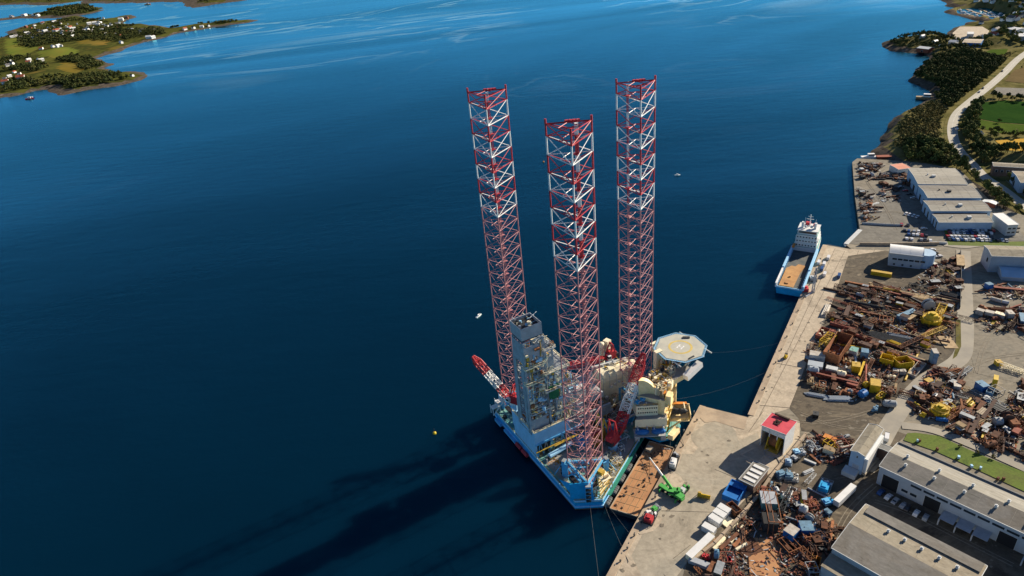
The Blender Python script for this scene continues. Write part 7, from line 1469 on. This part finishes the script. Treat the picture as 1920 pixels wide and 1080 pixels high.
# yellow forklift on the quay strip
p = G(1473, 671, 3); e = empty('forklift', (p.x, p.y, 3.1), .9, 'small yellow forklift standing alone on the quay strip', 'forklift'); mb = MB(); mb.box((0, 0, .9), (2.6, 1.5, 1.1)); mb.box((-.9, 0, 1.3), (.9, 1.4, 1.2)); mb.build('chassis', 'bright_yellow', e)
mb = MB(); [mb.beam((1.3, s * .5, .2), (1.3, s * .5, 3.4), .15) for s in (-1, 1)]; mb.box((2, .4, .3), (1.3, .15, .08)); mb.box((2, -.4, .3), (1.3, .15, .08)); mb.build('mast', 'dark_steel', e)
mb = MB(); [mb.beam((x, s * .6, 1.4), (x, s * .6, 2.6), .08) for s in (-1, 1) for x in (-.5, .8)]; mb.box((.15, 0, 2.65), (1.6, 1.4, .1)); mb.build('roll_cage', 'black', e)
for sx in (-.8, .9):
    for sy in (-1, 1): mb = MB(); mb.tube((sx, sy * .65, .4), (sx, sy * .9, .4), .4, 10); mb.build('wheel', 'black', e)
# articulated trailer in the yard
A, B = G(1568, 950, 3), G(1596, 923, 3); d = (B - A).to_2d(); e = empty('semi_trailer', (*((A + B) / 2).to_2d(), 3.05), math.atan2(d.y, d.x), 'long white box trailer parked in the yard shade below the pump unit', 'trailer')
mb = MB(); mb.bb(-7, 7, -1.3, 1.3, 1.2, 4.0); mb.build('cargo_box', 'roof_white', e); mb = MB(); mb.bb(-6.8, 6.8, -.5, .5, .8, 1.18); mb.build('chassis', 'dark_steel', e)
mb = MB(); mb.bb(-7.06, -7.0, -1.1, -.05, 1.4, 3.8); mb.bb(-7.06, -7.0, .05, 1.1, 1.4, 3.8); mb.build('rear_door', 'pale_grey', e)
for sx in (-5, -3.8, -2.6, 4.8):
    for sy in (-1, 1): mb = MB(); mb.tube((sx, sy * .95, .5), (sx, sy * 1.28, .5), .5, 10); mb.build('wheel', 'black', e)
# bollards and quay-edge tyres
BP = None
for i, t in enumerate([k / 13 for k in range(1, 13)]):
    for a, b, w_ in (((1146, 1076), (1316.5, 764), 'lower quay edge'), ((1409, 777), (1546, 462), 'long quay strip edge')):
        p = G(a[0] + (b[0] - a[0]) * t, a[1] + (b[1] - a[1]) * t, 3.3)
        if BP is None:
            mb = MB(); mb.tube((0, 0, 0), (0, 0, .7), .28, 10, 0); mb.tube((0, 0, .7), (0, 0, .95), .45, 10, 0); BP = mb.build('mooring_bollard', 'dark_steel'); o = BP
        else: o = BP.copy(); COL.objects.link(o)
        o.location = (p.x + .8, p.y - .4, 3.28); tag(o, 'dark steel mooring bollard standing in the row on the %s' % w_, 'bollard', 'bollards on the %s' % w_)
TP = None
for i, px in enumerate([(1284, 808), (1303, 773), (1297, 787), (1269, 838), (1192, 1002), (1181, 1021), (1168, 1040), (1155, 1062), (1431, 718), (1441, 694), (1456, 662), (1466, 640), (1476, 617), (1489, 587), (1500, 560)]):
    p = G(*px, 2.6); side = 'lower quay' if i < 8 else 'long quay strip'
    if TP is None:
        mb = MB(); n = 14
        for k in range(n): a, b = 2 * math.pi * k / n, 2 * math.pi * (k + 1) / n; mb.tube((math.cos(a) * .9, 0, math.sin(a) * .9), (math.cos(b) * .9, 0, math.sin(b) * .9), .38, 7)
        TP = mb.build('tyre_fender', 'rubber'); o = TP
    else: o = TP.copy(); COL.objects.link(o)
    o.location = (p.x - .5, p.y + .2, 2.2); o.rotation_euler = (0, 0, R_(62)); tag(o, 'old rubber tyre hanging on the wall of the %s' % side, 'tyre', 'tyres on the %s wall' % side)

# pallets and crates dumped along the lawn
for k in range(9):
    t = (k + rc.uniform(-.6, .6)) / 8; a = (1708 + t * 212, 822 + t * 98); p = G(a[0] + rc.uniform(-4, 4), a[1] + rc.uniform(-2, 2), 3); s_ = rc.uniform(.6, 1.4); m = rc.choice(['roof_white', 'roof_white', 'wood', 'pale_grey', 'rust', 'light_blue'])
    mb = MB(); mb.box((0, 0, .75), (s_, s_ * .8, 1.1), 0, 0); mb.box((0, 0, .1), (s_ * 1.1, s_ * .9, .15), 0, 1); mb.box((0, 0, 1.33), (s_ * 1.03, s_ * .83, .06), 0, 0)
    for j in (-.4, 0, .4): mb.box((s_ * j, -s_ * .41, .75), (.08, .05, 1.1), 0, 1)
    o = mb.build('pallet_crate', [m, 'wood']); o.location = (p.x, p.y, 3.3); o.rotation_euler = (0, 0, rc.uniform(0, 3)); tag(o, '%s crate on a pallet behind the long warehouse' % WORDS[m], 'crate', '%s crates along the lawn' % WORDS[m])

# ================================================================== trees
def leafball(r, n_cl, n_lf, R, H, leaf):
    """crown = leaf clumps spread through an uneven volume, plus small cores"""
    v = []; f = []
    def quad(c, s, nrm):
        a = nrm.orthogonal().normalized(); b = nrm.cross(a); k = len(v); t = r.uniform(0, 3); a, b = a * math.cos(t) + b * math.sin(t), b * math.cos(t) - a * math.sin(t)
        for x, y in ((-1, -.6), (.9, -.8), (1, .7), (-.7, .9)): v.append(c + a * x * s + b * y * s)
        f.append((k, k + 1, k + 2, k + 3))
    for i in range(n_cl):
        t = r.uniform(0, 6.28); q = r.uniform(-.5, 1); rad = R * r.uniform(.25, .85) * math.sqrt(max(0.1, 1 - q * q * .7)); c = Vector((math.cos(t) * rad, math.sin(t) * rad, H * .62 + q * H * .34)); cr = R * r.uniform(.3, .5)
        k = len(v); oct_ = [(1, 0, 0), (-1, 0, 0), (0, 1, 0), (0, -1, 0), (0, 0, 1), (0, 0, -1)]
        for o in oct_: v.append(c + Vector(o) * cr * r.uniform(.3, .62))
        f.extend([tuple(k + j for j in q_) for q_ in ((0, 2, 4), (2, 1, 4), (1, 3, 4), (3, 0, 4), (2, 0, 5), (1, 2, 5), (3, 1, 5), (0, 3, 5))])
        for j in range(n_lf):
            d = Vector((r.gauss(0, 1), r.gauss(0, 1), r.gauss(0, 1) + .3)).normalized(); quad(c + d * cr * r.uniform(.75, 1.1), leaf * r.uniform(.6, 1.2), (d + Vector((r.gauss(0, .4), r.gauss(0, .4), r.gauss(0, .4)))).normalized())
    return v, f
rt = random.Random(5)
def tree_proto(mat, R, H, n_cl, n_lf, leaf, name='broadleaf_tree'):
    mb = MB(); mb.tube((0, 0, -.6), (0, 0, H * .4), R * .09, 7, 0, R * .06)
    for k in range(4): a = k * 1.6; mb.tube((0, 0, H * .35), (math.cos(a) * R * .5, math.sin(a) * R * .5, H * .62), R * .045, 5, 0, R * .02)
    o = mb.build(name, 'bark'); v, f = leafball(rt, n_cl, n_lf, R, H, leaf); c = MB(); c.add(v, f); c.build('crown', mat, o); return o
TREES = [tree_proto('leaf_mid', 2.9, 6.6, 12, 14, .5), tree_proto('leaf_dark', 2.7, 7.2, 12, 14, .5), tree_proto('leaf_olive', 2.5, 5.4, 11, 14, .5)]
TK = {t: [c for c in list(COL.objects) if c.parent == t] for t in TREES}; tu = {}
def put_tree(i, x, y, z, s, label, group):
    t = TREES[i]
    if tu.get(i): o = t.copy(); COL.objects.link(o); [(lambda c: (COL.objects.link(c), setattr(c, 'parent', o)))(ch.copy()) for ch in TK[t]]
    else: o = t; tu[i] = 1
    o.location = (x, y, z); o.rotation_euler = (0, 0, rt.uniform(0, 6.28)); o.scale = (s, s, s * rt.uniform(.85, 1.2)); tag(o, label, 'tree', group)
KIND = ['green bushy tree', 'dark tree', 'olive tree']
for where, px, n, s0, s1, wts in (('in the wood edge above the dock halls', [(1690, 292), (1720, 276), (1780, 280), (1800, 300), (1815, 318), (1790, 318), (1735, 305), (1695, 302)], 90, .9, 1.35, (5, 4, 2)),
        ('in the belt on the inner side of the country road', [(1800, 210), (1815, 200), (1840, 195), (1832, 225), (1830, 262), (1850, 285), (1868, 292), (1880, 300), (1862, 304), (1845, 315), (1815, 292), (1798, 262), (1797, 235)], 100, .9, 1.4, (3, 7, 1)),
        ('between the country road and the dock halls', [(1800, 300), (1830, 322), (1870, 358), (1915, 390), (1915, 405), (1885, 396), (1840, 352), (1810, 322)], 45, .7, 1.1, (5, 3, 2)),
        ('beside the stubble field', [(1860, 285), (1935, 290), (1990, 296), (1990, 305), (1870, 302)], 28, .8, 1.2, (3, 5, 1)), ('behind the dark green field', [(1850, 186), (1870, 180), (1990, 188), (1990, 196), (1880, 192)], 22, .8, 1.2, (3, 5, 1)), ('right of the site road', [(1885, 330), (1925, 360), (1990, 400), (1990, 425), (1925, 405), (1890, 375)], 22, .7, 1.1, (4, 3, 2))):
    poly = [tuple(p) for p in ppoly(px)]; xs = [p[0] for p in poly]; ys = [p[1] for p in poly]; k = 0; t = 0
    while k < n and t < 6000:
        t += 1; x, y = rt.uniform(min(xs), max(xs)), rt.uniform(min(ys), max(ys)); P1 = np.array([[x, y]])
        if not pip(P1, poly)[0] or pdist(P1, [tuple(p) for p in RC], False)[0] < 8 or (pip(P1, YT)[0]): continue
        k += 1; i = rt.choices((0, 1, 2), wts)[0]; put_tree(i, x, y, max(NH(x, y), 2.9), rt.uniform(s0, s1), '%s %s' % (KIND[i], where), '%s trees %s' % (KIND[i].split()[0], where))
for px, lab in (((1799, 838), 'small reddish tree on the lawn, left one'), ((1833, 851), 'small tree on the lawn, second from the left'), ((1861, 860), 'small tree on the lawn near the right edge')):
    p = G(*px, 3); put_tree(2, p.x, p.y, 3.1, .35, lab, None)
# woods read as one mass: merged light trees
def woodland(name, prots, pts, mat):
    V = []; F = []; o = 0
    for (x, y, z, s, i, a) in pts:
        v, f = prots[i]; c, q = math.cos(a), math.sin(a); M3 = np.array([[c, -q, 0], [q, c, 0], [0, 0, 1]]); V.append(v @ M3.T * s + (x, y, z)); F += [tuple(k + o for k in t) for t in f]; o += len(v)
    if not V: return
    mb = MB(); mb.v = np.concatenate(V).tolist(); mb.f = F; tag(mb.build(name, mat), kind='stuff')
def prots(n, R, H, ncl, nlf, leaf): out = []; [out.append((lambda vf: (np.array([tuple(p) for p in vf[0]]), vf[1]))(leafball(rt, ncl, nlf, R, H, leaf))) for _ in range(n)]; return out
PN = prots(6, 2.6, 5.4, 6, 12, .62); PS = prots(4, 1.5, 2.2, 4, 9, .42); PI = prots(6, 4.2, 7, 5, 9, 1.25); PF = prots(4, 8, 10, 4, 7, 2.6)
def scatter(px, n, hat, sat, prn, s0, s1, z0=0.0, excl=(), dmin=6, road=None, dens=None):
    n = int(n * 2.1); poly = [tuple(p) for p in ppoly(px, 3.0)]; xs = [p[0] for p in poly]; ys = [p[1] for p in poly]; P = np.array([(rt.uniform(min(xs), max(xs)), rt.uniform(min(ys), max(ys))) for _ in range(n * 4)])
    ok = pip(P, poly)
    for e in excl: ok &= ~pip(P, e)
    if road: ok &= pdist(P, road, False) > 11
    out = []
    for x, y in P[ok]:
        if len(out) >= n: break
        if sat(x, y) < dmin: continue
        if dens and noise.noise(Vector((x / dens, y / dens, 4.4))) < -.08: continue
        out.append((x, y, hat(x, y) - .3, rt.uniform(s0, s1), rt.randrange(len(prn)), rt.uniform(0, 6.28)))
    return out
RCt = [tuple(p) for p in RC]; EX = FLAT + [YT]
pts = scatter([(1712, 140), (1745, 108), (1850, 110), (1900, 118), (1850, 160), (1815, 190), (1790, 212), (1750, 185), (1735, 170)], 620, NH, NS, PN, .8, 1.3, excl=EX, road=RCt)
pts += scatter([(1665, 96), (1660, 82), (1720, 70), (1780, 72), (1840, 95), (1830, 108), (1720, 98)], 130, NH, NS, PN, .7, 1.1, excl=EX, road=RCt)
pts += scatter([(1690, 275), (1780, 262), (1800, 290), (1785, 312), (1700, 300)], 60, NH, NS, PN, .8, 1.1, excl=EX, road=RCt)
woodland('headland_wood', PN, pts, 'leaf_deep')
pts = scatter([(1655, 270), (1680, 225), (1740, 190), (1790, 212), (1780, 240), (1790, 290), (1700, 290)], 420, NH, NS, PS, .7, 1.5, excl=EX, road=RCt, dmin=14); pts += scatter([(1830, 104), (1990, 90), (1990, 130), (1900, 150), (1850, 115)], 150, NH, NS, PN, .6, 1, excl=EX, road=RCt)
woodland('hillside_scrub', PS, [(a, b, c, d, i % 3, f) for a, b, c, d, i, f in pts], 'leaf_olive')
pts = scatter([(1775, -20), (2200, -20), (2200, 105), (1900, 90), (1860, 70), (1850, 48), (1920, 30), (1850, 10)], 1100, NH, NS, PN, .9, 1.5, excl=EX + [MARINA], road=RCt, dens=60); pts += scatter([(1790, 66), (1850, 70), (1860, 92), (1780, 90)], 60, NH, NS, PN, .7, 1.1, excl=EX)
pts += scatter([(1870, 200), (2200, 300), (2200, 460), (1925, 300), (1840, 250)], 200, NH, NS, PN, .8, 1.2, excl=EX, road=RCt)
woodland('town_trees', PN, pts, 'leaf_mid')
pts = []
for px, n, d in (([(30, 75), (60, 70), (140, 68), (230, 58), (300, 55), (310, 64), (260, 72), (215, 80), (140, 82), (70, 91), (33, 86)], 900, None), ([(10, 70), (30, 55), (110, 40), (150, 33), (225, 46), (330, 56), (300, 66), (200, 60), (100, 64), (40, 70)], 700, 110), ([(95, 165), (100, 152), (130, 148), (125, 165)], 60, None), ([(75, 155), (90, 145), (200, 145), (215, 158), (140, 168)], 160, 80),
                 ([(5, 110), (60, 108), (100, 128), (70, 140), (5, 135)], 260, 90), ([(105, 112), (150, 100), (190, 105), (170, 120), (120, 120)], 160, 80), ([(140, 145), (180, 140), (240, 140), (240, 150), (150, 158)], 90, 70), ([(20, 150), (60, 152), (95, 160), (60, 172), (10, 176)], 110, 80), ([(320, 52), (440, 40), (460, 41), (380, 54), (320, 62)], 130, 90), ([(150, 115), (200, 118), (190, 130), (150, 132)], 70, None), ([(-200, 60), (5, 70), (5, 180), (-200, 200)], 260, 120)):
    pts += scatter(px, n, IH, IS, PI, .4, 1.05, excl=LAWNS + GOLDS, dmin=14, dens=d)
woodland('island_wood', PI, pts, 'leaf_deep')
pts = []
for px, n in (([(60, 32), (110, 14), (165, 10), (184, 20), (140, 30)], 230), ([(-60, -30), (150, -30), (135, 5), (40, 10), (-60, 12)], 900), ([(150, -25), (500, -25), (440, 3), (370, 13), (150, 6)], 900), ([(5, 36), (60, 28), (60, 34), (5, 37)], 30)): pts += scatter(px, n, FH, FS, PF, .45, 1.0, dmin=20, dens=160)
woodland('far_island_wood', PF, pts, 'leaf_deep')

# ================================================================== houses
def house_proto(roof, L=13, W=9, h=5.5, wall='house_white'):
    mb = MB(); mb.bb(-L / 2, L / 2, -W / 2, W / 2, -1.5, h); mb.add([(-L / 2, -W / 2, h), (-L / 2, W / 2, h), (-L / 2, 0, h + 3), (L / 2, -W / 2, h), (L / 2, W / 2, h), (L / 2, 0, h + 3)], [(0, 2, 1), (3, 4, 5)], 0); o = mb.build('white_house' if wall == 'house_white' else 'painted_house', wall)
    mb = MB()
    for s in (-1, 1): mb.beam((0, s * (W / 4 + .2), h + 1.45), (.001, s * (W / 4 + .2), h + 1.45), .1)
    mb = MB(); e = .6; hs = 3 * (W / 2 + e) / (W / 2)
    mb.add([(-L / 2 - e, -W / 2 - e, h + 3 - hs), (L / 2 + e, -W / 2 - e, h + 3 - hs), (L / 2 + e, 0, h + 3.05), (-L / 2 - e, 0, h + 3.05), (-L / 2 - e, W / 2 + e, h + 3 - hs), (L / 2 + e, W / 2 + e, h + 3 - hs), (-L / 2 - e, -W / 2 - e, h + 3.3 - hs), (L / 2 + e, -W / 2 - e, h + 3.3 - hs), (L / 2 + e, 0, h + 3.4), (-L / 2 - e, 0, h + 3.4), (-L / 2 - e, W / 2 + e, h + 3.3 - hs), (L / 2 + e, W / 2 + e, h + 3.3 - hs)],
           [(1, 0, 3, 2), (3, 4, 5, 2)[::-1], (6, 7, 8, 9), (9, 8, 11, 10), (0, 1, 7, 6), (5, 4, 10, 11), (0, 6, 9, 3), (3, 9, 10, 4), (1, 2, 8, 7), (2, 5, 11, 8)], 0)
    mb.bb(L * .15, L * .15 + .8, -.4, .4, h + 2.6, h + 4.4, 0); mb.build('roof', roof, o)
    mb = MB()
    for s in (-1, 1):
        for k in range(4): mb.box((-L / 2 + L * (k + .5) / 4, s * (W / 2 + .02), h * .62), (1.3, .1, 1.4))
    mb.build('window_row', 'glass', o); return o
HP = [house_proto('house_roof'), house_proto('brick_red'), house_proto('roof_white', 15, 9, 6), house_proto('house_roof', 12, 8, 5, 'brick_red')]
HN = ['dark roofed white house', 'red roofed white house', 'pale roofed white house', 'small red walled house']; HKD = {o: [c for c in list(COL.objects) if c.parent == o] for o in HP}; hu = {}
def put_house(i, px, hat, where, s=1.0, rz=None, label=None):
    x, y = G(*px, 8).to_2d(); o = HP[i]
    if hu.get(i):
        c = o.copy(); COL.objects.link(c)
        for ch in HKD[o]: q = ch.copy(); COL.objects.link(q); q.parent = c
        o = c
    hu[i] = 1
    sf = {id(IH): IS, id(FH): FS, id(NH): NS}[id(hat)]; k = 0
    
    if sf(x, y) < 14:
        cand = [(dx * dx + dy * dy * .3, x + dx, y + dy) for dx in range(-90, 91, 10) for dy in range(-160, 161, 10) if sf(x + dx, y + dy) > 17]
        if cand: _, x, y = min(cand)
    o.location = (x, y, max(hat(x, y), 2)); o.rotation_euler = (0, 0, rt.uniform(0, 3.1) if rz is None else rz); s *= .62; o.scale = (s, s, s); tag(o, label or '%s %s' % (HN[i], where), 'house', None if label else '%ss %s' % (HN[i], where))
z8 = lambda x, y: (x / 8, y / 8)
for x, y in ((82, 262), (152, 250), (252, 246), (300, 240), (360, 240), (500, 232)): put_house(rt.choice((0, 2)), z8(x, y), FH, 'on the thin spit of the wooded islet', 1.5)
for k, (x, y) in enumerate(((390, 395), (640, 350), (815, 335), (905, 348), (740, 438), (815, 438), (590, 485), (690, 488), (820, 485), (865, 480), (940, 495), (1060, 425), (1110, 445), (1290, 455), (1320, 468), (1090, 500), (1070, 520), (410, 515), (455, 520), (400, 550), (600, 543), (655, 543), (485, 573), (515, 588), (180, 557), (238, 543))): put_house(rt.choices((0, 1, 2, 3), (5, 2, 5, 1))[0], z8(x, y), IH, 'in the village behind the dark island wood', rt.uniform(1.1, 1.6))
for x, y in ((1340, 360), (1420, 355), (1480, 338), (1465, 370), (1555, 378), (1600, 398), (1555, 292), (1810, 548), (1810, 620), (1785, 325), (1740, 340), (1660, 360)): put_house(rt.choices((0, 1, 2), (3, 1, 5))[0], z8(x, y), IH, 'by the island harbour', rt.uniform(1.1, 1.5))
for x, y in ((620, 735), (800, 715), (885, 720), (930, 712), (425, 885), (580, 905), (622, 908), (430, 945)): put_house(rt.choices((0, 1, 2), (3, 2, 3))[0], z8(x, y), IH, 'around the island meadow', rt.uniform(1.0, 1.3))
for x, y in ((145, 905), (180, 955), (120, 985), (70, 930)): put_house(rt.choices((0, 2), (3, 3))[0], z8(x, y), IH, 'at the left edge of the island', 1.15)
for x, y in ((1065, 225), (1090, 230), (1155, 232), (985, 230), (1050, 243), (1090, 285), (1160, 275), (1360, 240), (1400, 232), (1480, 228), (1475, 208), (905, 272)): put_house(rt.choices((0, 1, 2), (3, 1, 5))[0], (x / 4, y / 4), IH, 'along the long narrow island spit', rt.uniform(1.0, 1.5))
for x, y, i, lab in ((945, 127, 3, 'big red boat house at the end of the island jetty'), (905, 140, 2, 'white store right of the red boat house on the jetty')): put_house(i, (x / 4, y / 4), IH, '', 1.7, .2, lab)
for x, y, i in ((185, 245, 1), (125, 300, 2), (410, 338, 2), (1690, 262, 0), (250, 270, 0), (60, 330, 0)): put_house(i, (x / 6.857, 100 + y / 6.857), IH, 'near the shore of the nearest island point', .9)
put_house(1, (41, 150), IH, '', 1.9, .25, 'long red roofed blue grey house on the nearest island shore'); put_house(1, (11, 156), IH, '', 1.6, .25, 'orange roofed house at the left edge on the nearest island shore')
for k in range(64):
    x, y = rt.uniform(8, 225), rt.uniform(42, 74)
    if IS(*G(x, y, 8).to_2d()) < 22: continue
    put_house(rt.choices((0, 1, 2, 3), (5, 2, 4, 1))[0], (x, y), IH, 'scattered through the island wood', rt.uniform(.7, 1.2))
for k in range(120):
    x = rt.uniform(1785, 1990); y = rt.uniform(-4, 72)
    Pq = G(x, y, 8).to_2d()
    if NS(*Pq) < 25 or pip(np.array([tuple(Pq)]), MARINA)[0] or pip(np.array([tuple(Pq)]), FLAT[7])[0] or pdist(np.array([tuple(Pq)]), RCt, False)[0] < 18: continue
    put_house(rt.choices((0, 1, 2, 3), (6, 1, 4, 1))[0], (x, y), NH, 'in the town behind the marina', rt.uniform(.7, 1.4))
for px, i, lab in (((1829, 170), 0, None), ((1728, 76), 2, 'white house on the dark spit above the boat house'), ((1753, 81), 2, 'small white hut on the dark spit'), ((1765, 86), 0, 'white cottage where the spit meets the land')):
    if lab: put_house(i, px, NH, '', .8, .4, lab)
